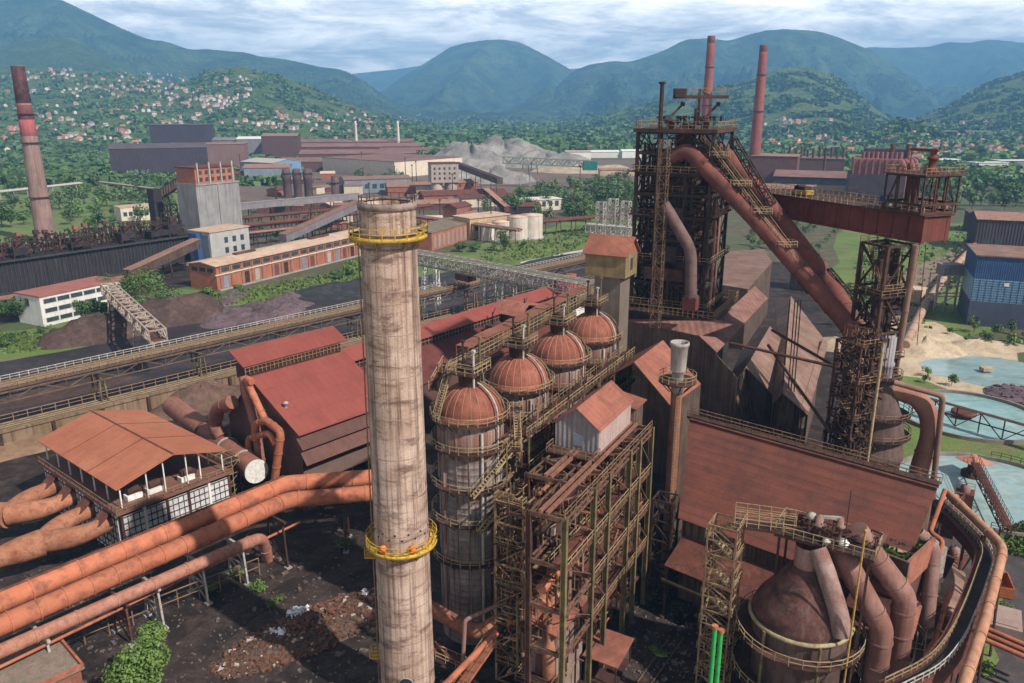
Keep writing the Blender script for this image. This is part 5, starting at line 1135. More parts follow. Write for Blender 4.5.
q = at(1000, 590, 0); t = thing('scrap_bin', 'orange rusty open scrap bin on asphalt beyond the curved conveyor', 'bin', q, R(70)); m = MB(); m.bb(-2.6, 2.6, -1.3, 1.3, .2, .4); m.bb(-2.6, 2.6, -1.3, -1.15, .4, 2); m.bb(-2.6, 2.6, 1.15, 1.3, .4, 2); m.bb(-2.6, -2.45, -1.15, 1.15, .4, 2); m.bb(2.45, 2.6, -1.15, 1.15, .4, 2); m.put('body', mat('bin_orange', (.36, .10, .03), (.46, .15, .05), (.2, .08, .05), scale=.6), t); m = MB(); [m.bb(x - .1, x + .1, -1.2, 1.2, 0, .2) for x in (-2, 2)]; m.bb(-2, 2, -.1, .1, .05, .19); m.put('skid', darksteel, t)
q = at(1000, 625, 0); t = thing('concrete_slab', 'worn pale pink concrete block lying beyond the curved conveyor', 'block', q, R(60)); m = MB(); m.bb(-3, 3, -2.6, 2.6, 0, 1.6); m.bb(-2.4, 2.4, -2, 2, 1.6, 1.75); m.put('block', mat('pink_conc', (.26, .18, .16), (.33, .24, .21), scale=.5), t)
patch('asphalt_yard', [(930, 520), (990, 540), (1060, 560), (1100, 700), (950, 720), (900, 640)], mat('worn_asphalt', (.040, .034, .037), (.07, .06, .062), (.11, .08, .07), scale=.12, fine=.3, world=True), .028, .02)
patch('weed_strip', [(985, 570), (1008, 560), (1004, 600), (990, 640), (1000, 660), (985, 680), (975, 650), (988, 600)], grassm, .034, .1)

rc = random.Random(61)
for k, (lb, pts, r_, mm) in enumerate((('rusty pipe lying below the curved conveyor, upper', [(925, 610, 6), (968, 628, 6)], .35, rust), ('rusty pipe lying below the curved conveyor, lower', [(918, 622, 5), (960, 640, 5)], .28, rust), ('pale pipe hoop right of the bent ducts', [(893, 650, 7), (910, 590, 9), (925, 575, 9)], .3, ductgrey), ('orange pipe rising along the curved conveyor inner side', [(902, 683, 6), (935, 640, 8), (950, 590, 9)], .3, orangepipe), ('grey upright drum pipe in the pit by the conveyor', [(919, 668, 1), (921, 625, 7)], 1.0, ductgrey), ('dark pipe across the pit behind the bent ducts', [(880, 600, 8), (935, 612, 8)], .4, darkrust), ('rust pipe running under the tilted hood', [(890, 660, 6), (918, 590, 8)], .35, rust))):
    pipe('pit_pipe', lb, [at(*q) for q in pts], r_, mm, rb=.8, fl=3)
walkway('pit_catwalk', 'railed catwalk in the pit between bent ducts and curved conveyor', 'walkway', [at(900, 650, 7), at(925, 655, 7), at(938, 622, 7)], 1.2)
walkway('pit_catwalk', 'curved yellowish railed catwalk right of the front bent duct', 'walkway', [at(905, 622, 8), at(921, 640, 8), at(918, 662, 8), at(908, 690, 8)], 1.0)
for k, (px, py, w_, h_) in enumerate(((930, 632, 2.6, 5), (945, 640, 2.2, 4), (908, 640, 2.4, 6), (950, 575, 2.8, 4), (890, 665, 2.2, 5), (960, 520, 3, 6), (948, 535, 2.4, 7))):
    q = at(px, py, 0); t = thing('equipment_unit', ('squat rusty unit in the pit, nearest the conveyor bend', 'small dark unit beside the conveyor inner wall', 'tall rusty unit behind the front bent duct', 'rusty unit under the straight conveyor run', 'dark unit at the foot of the front bent duct', 'rusty unit beneath the conveyor head', 'tall dark unit by the orange pipe bend')[k], 'machine', q, rc.uniform(0, 1.5)); m = MB(); m.bb(-w_ / 2, w_ / 2, -w_ / 2, w_ / 2, 0, h_); m.put('casing', (rust, darkrust, MATS['dusky_pipe'] if 'dusky_pipe' in MATS else rust)[k % 3], t); m = MB(); m.lathe([(w_ * .3, h_), (w_ * .3, h_ + 1), (.2, h_ + 1.4)], n=10); m.put('dome', ductgrey, t); m = MB(); m.rail([(-w_ / 2, -w_ / 2, h_), (w_ / 2, -w_ / 2, h_), (w_ / 2, w_ / 2, h_)], w=.07); m.put('railing', railrust, t)

# ================================================================== SETTLING PONDS
watm = mat('pond_water', (.16, .29, .30), (.22, .35, .355), (.30, .40, .39), scale=.08, rough=.06, bump=.03, fine=.08, c4=(.12, .20, .13), s4=(.09, .22, .1), k4=.6, t4=(.5, .62), spec=.5)
wat2 = mat('pond_water_pale', (.20, .31, .33), (.27, .37, .38), (.34, .40, .38), scale=.08, rough=.06, bump=.03, fine=.08, c4=(.16, .20, .15), s4=(.09, .22, .1), k4=.6, t4=(.5, .62), spec=.5)
def pond(c, r, wm, label, isl):
    o = MB(); o.lathe([(r, .12), (0.01, .12)], (0, 0, 0), n=64); s_ = o.put('water', wm, None, (c.x, c.y, 0)); s_['kind'] = 'structure'
    t = thing('settling_pond_wall', label + ', round rim wall', 'pond wall', (c.x, c.y, 0)); m = MB(); m.lathe([(r, 0), (r, .9), (r + .6, .9), (r + .6, 0)], n=64, smooth=False); m.put('rim', mat('rim_conc' + str(len(MATS)), (.16, .13, .12), (.24, .20, .18), scale=.3), t)
pc3, pc2 = at(990, 493, 0), at(968, 416, 0)
pond(pc3, 17.5, wat2, 'nearest round settling pond with pale water', True); pond(pc2, 17, watm, 'middle round settling pond with turquoise water', True)
P1 = [at(*p) for p in ((918, 363), (935, 357), (960, 355), (1000, 358), (1040, 366), (1060, 378), (1050, 392), (1010, 393), (985, 387), (955, 380), (930, 373))]
m = MB(); m.add([(p.x, p.y, .05) for p in P1], [tuple(range(len(P1)))]); s_ = m.put('water', wat2); s_['kind'] = 'structure'
if s_.data.polygons[0].normal.z < 0: s_.data.flip_normals()
def rake(c, r, a, label, deckm):
    t = thing('rake_bridge', label, 'rake bridge', (c.x, c.y, 0), a); m = MB(); m.truss((-1, 0, 3.1), (r + 2, 0, 3.1), 1.5, 1.3, 12, .16, .11); m.put('truss', deckm, t)
    m = MB(); m.bb(-1, r + 2, -.7, .7, 3.8, 3.9); d = m.put('deck', deckm, t); 
    for y in (-.7, .7): m = MB(); m.rail([(-1, y, 3.9), (r + 2, y, 3.9)], w=.07); m.put('railing', darksteel, d)
    m = MB(); m.bar((r + .3, -.6, .9), (r + .3, -.6, 2.5), .25); m.bar((r + .3, .6, .9), (r + .3, .6, 2.5), .25); m.bar((r + .3, -.6, 1.6), (r + .3, .6, 1.6), .2); m.put('wheel_frame', darksteel, t)
    return t
pk = at(972, 478); r3 = rake(pk, (at(1004, 545) - pk).length - 2, math.atan2((at(1004, 545) - pk).y, (at(1004, 545) - pk).x), 'rusty rake bridge across the nearest round pond', rust)
t = thing('pond_centre', 'square rust roofed centre pier in the nearest round pond', 'pier', (at(972, 476).x, at(972, 476).y, 0), .3)
m = MB(); m.lathe([(2.2, 0), (2.2, 1.0), (1.2, 1.2), (1.0, 3.6)], n=16); m.put('pier', darkrust, t); m = MB(); m.plate([(-2.6, -2.6, 3.6), (2.6, -2.6, 3.6), (0, 0, 4.3)], .1); m.plate([(2.6, -2.6, 3.6), (2.6, 2.6, 3.6), (0, 0, 4.3)], .1); m.plate([(2.6, 2.6, 3.6), (-2.6, 2.6, 3.6), (0, 0, 4.3)], .1); m.plate([(-2.6, 2.6, 3.6), (-2.6, -2.6, 3.6), (0, 0, 4.3)], .1); m.put('roof', mat('pier_roof', (.42, .17, .11), (.5, .22, .15), scale=.5), t)
t = thing('pond_float', 'round rusty drum platform standing in the middle pond', 'platform', (at(963, 417).x, at(963, 417).y, 0)); m = MB(); m.lathe([(2.6, .8), (2.9, .9), (2.9, 1.6), (2.5, 1.7), (0.01, 1.75)], n=20); m.put('drum', rust, t)
for k in range(4): a = k * math.pi / 2; m = MB(); m.bar((2 * math.cos(a), 2 * math.sin(a), 0), (2 * math.cos(a), 2 * math.sin(a), .9), .25); m.put('leg', darkrust, t)
t = thing('pond_float', 'small pale block standing in the farthest sandy pond', 'platform', (at(986, 372).x, at(986, 372).y, 0)); m = MB(); m.box((0, 0, 1.0), (3, 2.6, .9)); m.put('slab', sand, t); m = MB(); m.box((0, 0, .3), (1.6, 1.4, .6)); m.put('foot', greyconc, t)
ta, tb = at(947, 404, 5), at(1040, 430, 5)
t = thing('pond_footbridge', 'dark trussed footbridge on legs crossing the middle pond', 'footbridge', (ta.x, ta.y, 0), math.atan2((tb - ta).y, (tb - ta).x)); L_ = (tb - ta).length + 14
m = MB(); m.bar((-8, 0, 5), (L_, 0, 5), .3, .25); m.bar((-8, 0, 2.6), (L_, 0, 2.6), .25)
for k in range(9): x = -8 + (L_ + 8) * k / 8; x2 = -8 + (L_ + 8) * (k + 1) / 8; m.bar((x, 0, 5), (x, 0, 0), .24); (m.bar((x, 0, 5 if k % 2 else 0), (x2, 0, 0 if k % 2 else 5), .2) if k < 8 else None)
m.put('truss', darksteel, t)
m = MB(); m.bb(-8, L_, -.8, .8, 5.13, 5.2); m.put('deck', darkrust, t)
rp = arc((pc3.x, pc3.y, .9), 17.9, R(-120), R(60), 30); t = thing('pond_railing', 'thin dark railing round the nearest pond rim', 'railing', rp[0]); m = MB(); m.rail(rp, w=.09, step=2.5, h=1.2); m.put('rails', darksteel, t, world=True)
m = MB(); q = at(1012, 385); 
t = thing('rubble_heap', 'low heap of pinkish stones on the sandy pond shore', 'rubble', at(1020, 396)); rgr = random.Random(5)
m = MB(); m.lathe([(9, 0), (6, .7), (3, 1.3), (.01, 1.5)], n=18)
for k in range(90):
    r_, a = 8.5 * math.sqrt(rgr.random()), rgr.uniform(0, 6.28); m.box((r_ * math.cos(a), r_ * math.sin(a), 1.5 * (1 - r_ / 9.5)), (rgr.uniform(.4, 1.4), rgr.uniform(.4, 1.2), rgr.uniform(.4, 1.1)), a)
m.put('stones', pinkore, t)
# shore wreck, sand piles
def heap(name, label, cat, c, rx, ry, h, m_, rz=0, seed=0, n=28, kind=None, rough=.18, ridge=0.0):
    """loose heap with an uneven surface"""
    vs = [(0, 0, h)]; fs = []; rings = 10
    for i in range(1, rings + 1):
        u = i / rings
        for j in range(n):
            a = 2 * math.pi * j / n; nz = mnoise.noise(Vector((math.cos(a) * 1.7 + seed, math.sin(a) * 1.7, u * 2.2))); nz2 = mnoise.noise(Vector((math.cos(a) * 4 + seed, math.sin(a) * 4, u * 6)))
            rr = u * (1 + nz * .22); x = rr * math.cos(a) * rx; y = rr * math.sin(a) * ry
            e = max(0, u - ridge * abs(math.cos(a))) ; z = h * max(0, 1 - e ** .95) * (1 + nz * rough * 1.6 + nz2 * rough * .8)
            vs.append((x, y, max(0, z) if i < rings else -.1))
    for j in range(n): fs.append((0, 1 + j, 1 + (j + 1) % n))
    for i in range(rings - 1):
        for j in range(n): fs.append((1 + i * n + j, 1 + (i + 1) * n + j, 1 + (i + 1) * n + (j + 1) % n, 1 + i * n + (j + 1) % n))
    mb = MB(); mb.add(vs, fs, True)
    o = mb.put(name, m_, None, (c[0], c[1], 0)); o.rotation_euler.z = rz; tag(o, label, cat); return o
heap('sand_heap', 'bright tan sand heap behind the dust catcher', 'heap', at(925, 348), 16, 11, 4.5, sand, .3, 2)
heap('sand_heap', 'tan sand ridge along the far pond shore', 'heap', at(975, 348), 20, 7, 3, sand, .1, 4)
heap('sand_heap', 'small tan sand heap left of the dust catcher tower', 'heap', at(835, 345), 10, 8, 3, sand, .1, 6)
# ================================================================== LEFT FOREGROUND: CANOPY BUILDING
kF, kR, kL = at(115, 490, 14), at(228, 450, 14), at(40, 443, 14)
kA = math.atan2((kR - kF).y, (kR - kF).x); kW = (kR - kF).length; kD = (kL - kF).length * 1.06
t = thing('dust_plant', 'open sided plant building with orange rust canopy roof over white block walls', 'industrial building', (kF.x, kF.y, 0), kA)
m = MB()
m.plate([(0, -.2, 14), (kW / 2, -.2, 16.9), (kW / 2, kD, 16.9), (0, kD, 14)], .18); m.plate([(kW / 2, -.2, 16.89), (kW, -.2, 14), (kW, kD, 14), (kW / 2, kD, 16.89)], .18)
can = m.put('canopy_roof', mat('canopy_sheet', (.34, .115, .062), (.39, .145, .08), (.30, .10, .058), scale=.08, bump=.08, fine=.08, sheet=(3.2, 1.15), sheetk=.93), t)
m = MB(); m.bar((kW / 2, -.2, 16.95), (kW / 2, kD, 16.95), .3, .1); 
for y in (kD * .33, kD * .66): m.bar((.1, y, 14.04), (kW / 2, y, 16.94), .12, .06); m.bar((kW / 2, y, 16.94), (kW - .1, y, 14.04), .12, .06)
m.put('roof_seam', rust, can)
for i in range(7):
    for x in (1.0, kW - 1.0):
        m = MB(); y = .8 + (kD - 1.8) * i / 6; m.bar((x, y, 9.9), (x, y, 14.1), .2); m.put('post', whitepaint, t)
for x in (kW * .27, kW * .42, kW * .62, kW * .74): m = MB(); m.bar((x, .8, 9.9), (x, .8, 14.0 + 2.6 * (1 - abs(x - kW / 2) / (kW / 2))), .2); m.put('post', whitepaint, t)
m = MB(); m.bb(-.6, kW + .4, -.5, kD, 9.4, 9.9); fl_ = m.put('upper_floor', brownheap if False else mat('brown_deck', (.15, .07, .05), (.20, .10, .075), scale=.3), t)
m = MB(); m.rail([(-.5, kD - .2, 9.9), (-.5, -.4, 9.9), (kW + .3, -.4, 9.9), (kW + .3, kD - .2, 9.9)], w=.1, step=1.6); m.put('railing', railrust, fl_)
for x, y in ((4, 3), (7.5, 2.5), (13.5, 2.6), (5, 14), (13, 14), (5, 24), (13, 24)):
    m = MB(); m.box((x, y, 10.4), (2.6, 1.6, .9)); m.put('machine_plinth', whitepaint, t)
    m = MB(); m.tube([(x - 1, y, 11.5), (x + 1, y, 11.5)], .7, 10); m.box((x + 1.4, y, 11.2), (.8, 1, 1)); m.put('fan_motor', darkrust, t)
nW = 5
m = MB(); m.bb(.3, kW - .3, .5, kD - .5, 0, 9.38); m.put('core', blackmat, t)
for i in range(nW):
    x0, x1 = .4 + (kW - .8) * i / nW, .4 + (kW - .8) * (i + 1) / nW
    m = MB(); m.bb(x0 + .25, x1 - .25, .2, .48, 1.0, 8.6)
    fw = m.put('wall_panel', whitebrick, t)
    m = MB()
    for j in range(7): m.bb(x0 + .3, x1 - .3, .10, .2, 1.2 + j * 1.2, 1.36 + j * 1.2)
    for j in range(1, 4): m.bb(x0 + (x1 - x0) * j / 4 - .06, x0 + (x1 - x0) * j / 4 + .06, .09, .19, 1.1, 8.5)
    m.put('frame_bars', darkrust, fw)
for i in range(8):
    y0, y1 = .8 + (kD - 1.6) * i / 8, .8 + (kD - 1.6) * (i + 1) / 8
    m = MB(); m.bb(.0, .28, y0 + .3, y1 - .3, .6, 8.8); fw = m.put('wall_panel', whitebrick, t)
    m = MB()
    for j in range(6): m.bb(-.12, 0, y0 + .32, y1 - .32, 1.2 + j * 1.35, 1.4 + j * 1.35)
    for j in range(1, 3): m.bb(-.11, -.01, y0 + (y1 - y0) * j / 3 - .07, y0 + (y1 - y0) * j / 3 + .07, .7, 8.7)
    m.put('frame_bars', darkrust, fw)
for i in range(nW + 1): m = MB(); x = .4 + (kW - .8) * i / nW; m.bb(x - .22, x + .22, .0, .5, 0, 9.39); m.put('pillar', whitewash if i in (1, 4) else darkrust, t)
KF = fr((kF.x, kF.y, 0), kA)
for i, y in enumerate((4, 11, 18.5, 25.5)):
    m = MB(); m.plate([(-.05, y - 1.2, 9.3), (-.05, y + 1.2, 9.3), (-3.4, y + 1.2, 6.6), (-3.4, y - 1.2, 6.6)], .3); m.put('chute', rust, t)
# scorched Y ducts
def ybranch(label, trunk, br):
    o = Vector(trunk[0]); t = thing('scorched_duct', label, 'duct', o)
    m = MB(); m.tube(bend(trunk, 3), [1.75] * (len(bend(trunk, 3)) - 3) + [2.0, 2.2, 2.3], 20); m.put('trunk', orangeduct, t, world=True)
    for b in br: m = MB(); pp = bend(b, 2.2); m.tube(pp, [1.9 - .55 * i / (len(pp) - 1) for i in range(len(pp))], 16); m.put('branch', orangeduct, t, world=True)
    p_, q_ = Vector(trunk[0]), Vector(trunk[1]); c = p_.lerp(q_, .35); d = (q_ - p_).normalized(); m = MB(); m.tube([c - d * .3, c + d * .3], 2.1, 20); m.put('collar', rust, t, world=True)
    for u_ in (.2, .75): c = p_.lerp(q_, u_); m = MB(); m.bar(c - Vector((0, 0, 1.5)), (c.x, c.y, 0), .4); m.put('leg', silver, t, world=True)
for k, (y0, y1, y2) in enumerate(((4, 11, 8), (18.5, 25.5, 22.5))):
    P0 = at(-60, 578 if k == 0 else 512, 5); Pm = KF(-9.5, y2, 5.5)
    ybranch(('scorched orange duct forking into the white walls, nearer the three pipes', 'scorched orange duct forking into the white walls, behind the other')[k], [P0, P0.lerp(Pm, .6), Pm], [[Pm, KF(-5, y0, 6.2), KF(0, y0, 6.6)], [Pm, KF(-5, y1, 6.2), KF(0, y1, 6.6)]])
# lying tank behind the canopy
ta, tb = at(188, 418, 8), at(256, 471, 8); d = (tb - ta).normalized()
t = thing('lying_tank', 'fat horizontal rusty pipe tank with a white round end beside the canopy', 'tank', ta); m = MB(); m.tube([ta - d * 10, tb], 2.3, 22); m.put('shell', mat('dusky_pipe', (.21, .085, .06), (.27, .12, .085), (.15, .065, .05), scale=.3), t, world=True)
m = MB(); m.tube([tb + d * .02, tb + d * .35], 2.35, 22); m.put('end_cover', whitepaint, t, world=True)
for u_ in (.3, .62, .85): c = ta.lerp(tb, u_); m = MB(); m.tube([c - d * .15, c + d * .15], 2.5, 22); m.put('band', silver if u_ > .5 else rust, t, world=True)
for u_ in (.2, .6, .9): c = ta.lerp(tb, u_); m = MB(); m.box((c.x, c.y, 3), (1, 3, 6), math.atan2(d.y, d.x)); m.put('saddle', darkrust, t, world=True)
q = KF(kW + .5, 3, 0); t = thing('yellow_scaffold', 'weathered yellow scaffold between canopy building and the white tank end', 'scaffold', q, kA)
m = MB()
for x in (0, 1.6, 3.2):
    for y in (0, 3, 6): m.bar((x, y, 0), (x, y, 11), .11)
for z in (2.5, 5, 7.5, 10, 11):
    for x in (0, 1.6, 3.2): m.bar((x, 0, z), (x, 6, z), .09)
    for y in (0, 3, 6): m.bar((0, y, z), (3.2, y, z), .09)
for z in (2.5, 5, 7.5): m.bar((0, 0, z), (3.2, 0, z + 2.5), .08); m.bar((0, 0, z), (0, 6, z + 2.5), .08)
m.put('frame', rail, t)
for z in (5, 10): m = MB(); m.bb(0, 3.2, 0, 6, z + .05, z + .12); m.put('platform', darkrust, t)

# three long pipes in front
def pl(z, *pts): return [at(px, py, z) for px, py in pts]
z1 = 11.0
pa0, pa1, pa2 = at(0, 602, z1), at(285, 484, z1), at(420, 474, z1)
da = (pa1 - pa0).normalized()
sdv = Vector((da.y, -da.x, 0))
pb1 = at(288, 500, 10); pb2 = at(420, 489, 10)
pipe('long_pipe', 'uppermost of the three long orange pipes, bending toward the chimney', [pa0 - da * 25, pa1, pa2], 1.5, orangepipe, rb=1.3, fl=6, n=20)
pipe('long_pipe', 'middle one of the three long orange pipes, with many ring joints', [at(0, 626, 10) - da * 25, pb1, pb2], 1.4, orangepipe, rb=1.3, fl=3.4, n=20, flm=rust)
pc0, pc1 = at(0, 648, 8), at(235, 548, 8)
pipe('long_pipe', 'lowest and thinnest of the three long orange pipes, pale scuffed', [pc0 - da * 25, pc1, at(262, 537, 6.5), at(268, 560, 0)], .95, mat('scuffed_pipe', (.31, .13, .085), (.38, .19, .14), (.22, .085, .06), scale=.5, streak=0), rb=2, fl=5, n=16)
pipe('conduit', 'thin orange conduit below the three long pipes', [at(-60, 696, 6), at(300, 522, 6)], .22, orangepipe, fl=0)
ptop = at(215, 508, z1 + 1.4); pipe('tracing_pipe', 'thin dark pipe riding on top of the uppermost long pipe', [pa0 + Vector((0, 0, 1.62)), pa1 + Vector((0, 0, 1.62))], .14, rust, fl=0)
def bent(label, c, ang, h, mm, wd=5.0, x=True, gable=True):
    t = thing('pipe_trestle', label, 'trestle', (c.x, c.y, 0), ang, 'pipe trestles on the left'); m = MB()
    for s_ in (-1, 1): m.bar((s_ * wd / 2, 0, 0), (s_ * wd / 2 * .8, 0, h), .3)
    m.bar((-wd / 2 - .3, 0, h), (wd / 2 + .3, 0, h), .4); m.bar((-wd * .45, 0, h * .5), (wd * .45, 0, h * .5), .22)
    if x: m.bar((-wd / 2, 0, .2), (wd * .45, 0, h * .5), .18); m.bar((wd / 2, 0, .2), (-wd * .45, 0, h * .5), .18); m.bar((-wd / 2, 0, h * .5), (wd * .42, 0, h), .18); m.bar((wd / 2, 0, h * .5), (-wd * .42, 0, h), .18)
    m.put('frame', mm, t)
    for s_ in (-1, 1): m = MB(); m.box((s_ * wd / 2, 0, .15), (1, 1, .3)); m.put('footing', greyconc, t)
ang_s = math.atan2(sdv.y, sdv.x)
for k, (px, py, z, mm, lb) in enumerate(((40, 625, 6.8, silver, 'pale trestle under the three pipes near the left edge'), (118, 590, 6.8, rust, 'brown crossed trestle under the three pipes by the front tree'), (150, 575, 6.8, silver, 'pale crossed trestle under the three pipes beside the brown one'), (195, 552, 6.8, silver, 'pale trestle under the three pipes by the dark road'), (235, 535, 6.8, silver, 'pale trestle under the three pipes next to the tall lattice bent'), (275, 512, 8.2, darkrust, 'tall dark lattice bent where the three pipes turn'), (345, 495, 8.2, darkrust, 'dark trestle under pipes just left of the chimney'))):
    c = at(px, py + 8, z); bent(lb, c, ang_s if k < 6 else R(95), z + (0 if k < 5 else .4), mm, 5.2)
c = at(200, 540, 3); t = thing('pipe_rack_rail', 'low pale rail fence under the three pipes along the road', 'fence', at(120, 640, 0)); m = MB(); a_, b_ = at(60, 655, 0), at(260, 575, 0); m.rail([a_.lerp(b_, k / 9) for k in range(10)], h=3.2, w=.14, step=20); m.put('rails', railrust, t, world=True)  # brown rail colour stands in for shade on pale metal

# ================================================================== RED STOCK BUILDING AND LONG RED HALL
e0, e1 = at(300, 435, 16), at(374, 409, 16); bAng = math.atan2((e1 - e0).y, (e1 - e0).x); rb_L = (e1 - e0).length + 5
t = thing('red_hall', 'tall brown red building with smooth red roof and raised ridge vent', 'industrial hall', (e0.x, e0.y, 0), bAng)
RW = 15.6; redroof = mat('smooth_red_roof', (.215, .052, .042), (.245, .064, .050), (.19, .048, .038), scale=.08, bump=.05, fine=.08, sheet=(1.6, 3.9), sheetk=.95)
m = MB(); m.plate([(-.4, -.3, 16), (rb_L, -.3, 16), (rb_L, RW, 24), (-.4, RW, 24)], .2); rf = m.put('roof', redroof, t)
m = MB(); m.plate([(-1.0, RW + .6, 26), (rb_L + 1.5, RW + .6, 26), (rb_L + 1.5, RW + 5.4, 28.4), (-1.0, RW + 5.4, 28.4)], .2); m.put('vent_roof', redroof, t)
m = MB(); m.bb(-.5, rb_L, RW + 1.2, RW + 4.3, 23, 25.9); vb = m.put('vent_louvre', darkrust, t)
m = MB(); m.rail([(-.5, RW + .9, 24.1), (rb_L, RW + .9, 24.1)], w=.12, h=1.5, step=.9); m.put('vent_bars', railrust, vb)
m = MB(); m.add([(0, 0, 0), (0, RW + 10, 0), (0, RW + 10, 13), (0, RW + 4.4, 19), (0, RW + 4.4, 25.5), (0, RW + 1, 25.5), (0, RW, 23.6), (0, 0, 15.7)], [(0, 1, 2, 3, 4, 5, 6, 7)[::-1]]); m.put('end_wall', brownwall, t)
m = MB(); m.plate([(-.2, RW + 10.2, 13.1), (rb_L, RW + 10.2, 13.1), (rb_L, RW + 4.4, 19.1), (-.2, RW + 4.4, 19.1)], .2); m.put('roof', redroof, t)
m = MB(); m.plate([(-.6, -1.4, 13.4), (rb_L, -1.4, 13.4), (rb_L, .4, 15.3), (-.6, .4, 15.3)], .15); m.put('louvre_skirt', brownwall, t)
m = MB(); m.plate([(-.6, -2.4, 10.6), (rb_L, -2.4, 10.6), (rb_L, -.4, 13.0), (-.6, -.4, 13.0)], .15); m.put('louvre_skirt', brownwall, t)
m = MB(); m.bb(0, rb_L, -.2, .2, 5.5, 13); m.put('front_wall', mat('drab_brown_wall', (.12, .075, .062), (.155, .10, .085), scale=.3, rib=4, ribdepth=.02), t)
m = MB()
for k in range(5): x = .5 + k * (rb_L - 1) / 4; m.bb(x - .2, x + .2, -.1, .3, 0, 5.5)
m.put('column_row', darkrust, t)
m = MB(); m.bb(0, rb_L, 8, 8.3, 0, 15); m.put('inner_wall', blackmat, t)
m = MB(); c = Vector((1.6, 6.5, 19.6)); m.lathe([(.3, -.3), (.3, .5), (.55, .55), (.55, .8), (.05, 1.1)], c, n=10); m.put('roof_vent', silver, t)
q = at(362, 398, 19); t2 = thing('yellow_platform', 'small yellow octagonal platform on the red roof edge beside the chimney', 'platform', at(364, 400, 16.5)); m = MB(); m.lathe([(1.4, 0), (1.4, .15), (0.01, .16)], n=8, smooth=False); p = m.put('deck', yellow, t2); m = MB(); m.rail([Vector((1.4 * math.cos(k * .785), 1.4 * math.sin(k * .785), .15)) for k in range(8)], w=.12, closed=True); m.put('railing', yellow, p)
# pipes at its end wall
for k, (lb, z, pts, r_) in enumerate((('thick dusky pipe climbing the brown end wall, leftmost', 15, [(243, 376), (246, 390), (256, 428), (262, 470)], .9), ('orange pipe loop beside the brown end wall, upper one', 13, [(252, 382), (246, 378), (250, 388), (265, 420)], .7), ('orange pipe hoop ending at the three pipes, taller', 12, [(256, 440), (255, 424), (266, 420), (281, 432), (274, 486)], .75), ('orange pipe hoop ending at the white tank end, smaller', 10, [(249, 452), (248, 438), (270, 433), (276, 445)], .62), ('fat dusky elbow behind the lying tank', 9, [(232, 402), (218, 408), (214, 425), (222, 438)], 1.4))):
    pts3 = [aty(px, py, 134 + (300 - px) * .24 - k * .5) for px, py in pts]
    pipe('wall_pipe', lb, pts3, r_, MATS['dusky_pipe'] if k in (0, 4) else orangepipe, rb=1.2, fl=3)

# long red hall behind the stoves
u0, u1 = at(352, 362, 18.5), at(592, 284, 18.5); lA = math.atan2((u1 - u0).y, (u1 - u0).x); lL = (u1 - u0).length
t = thing('long_red_hall', 'very long low hall with red roof and ridge louvres behind the stoves', 'industrial hall', (u0.x, u0.y, 0), lA)
m = MB(); m.plate([(0, 0, 18.5), (lL, 0, 18.5), (lL, 5, 20.4), (0, 5, 20.4)], .18); m.put('ridge_roof', redroof, t)
m = MB(); m.plate([(0, 10, 18.5), (lL, 10, 18.5), (lL, 5.01, 20.39), (0, 5.01, 20.39)], .18); m.put('ridge_roof', redroof, t)
m = MB(); m.bb(.3, lL, .8, 9, 16, 18.4); lv_ = m.put('louvre_band', blackmat, t)
m = MB(); m.rail([(0, .5, 16.6), (lL, .5, 16.6)], w=.14, h=1.7, step=1.3); m.put('louvre_bars', railrust, lv_)
m = MB(); m.plate([(0, -9, 11), (lL, -9, 11), (lL, .9, 16.4), (0, .9, 16.4)], .18); m.put('main_roof', mat('dull_red_roof', (.125, .032, .028), (.16, .044, .037), (.095, .03, .026), scale=.1, fine=.12, sheet=(1.8, 3), sheetk=.82), t)
m = MB(); m.plate([(0, 19, 11), (lL, 19, 11), (lL, 9.01, 16.4), (0, 9.01, 16.4)], .18); m.put('main_roof', MATS['dull_red_roof'], t)
m = MB(); m.bb(.2, lL - .2, -8.6, 18.6, 0, 10.9); m.put('wall', brownwall, t)
for k, u_ in enumerate((.46, .60, .74, .87)):
    p = u0.lerp(u1, u_); t = thing('roof_gear', ('first', 'second', 'third', 'fourth')[k] + ' dark machine block on long red hall roof, counted from the chimney', 'machine', (p.x, p.y, 0), lA)
    m = MB(); m.bb(-2, 2, -4.5, -2, 13.4, 17.5 + k % 2); m.put('housing', darkrust, t); m = MB(); m.bar((0, -3, 17), (0, -3, 21 + k % 2), .25); m.bar((0, -3, 20), (2.5, -2, 21.5), .2); m.put('mast', darksteel, t)
g0 = at(512, 306, 20); t = thing('roof_dormer', 'rust patched gable dormer crossing the long red hall roof', 'dormer', (g0.x, g0.y, 0), lA - R(90))
m = MB(); m.plate([(-5, -4, 18.4), (6, -4, 18.4), (6, 0, 21.3), (-5, 0, 21.3)], .15); m.plate([(-5, 14, 18.0), (6, 14, 18.0), (6, .01, 21.3), (-5, .01, 21.3)], .15); m.put('roof', mat('patched_roof', (.25, .085, .055), (.31, .13, .085), (.12, .05, .045), scale=.35), t); m = MB(); m.bb(-4.5, 5.5, -3.4, 8, 15, 18.3); m.put('wall', blackmat, t)

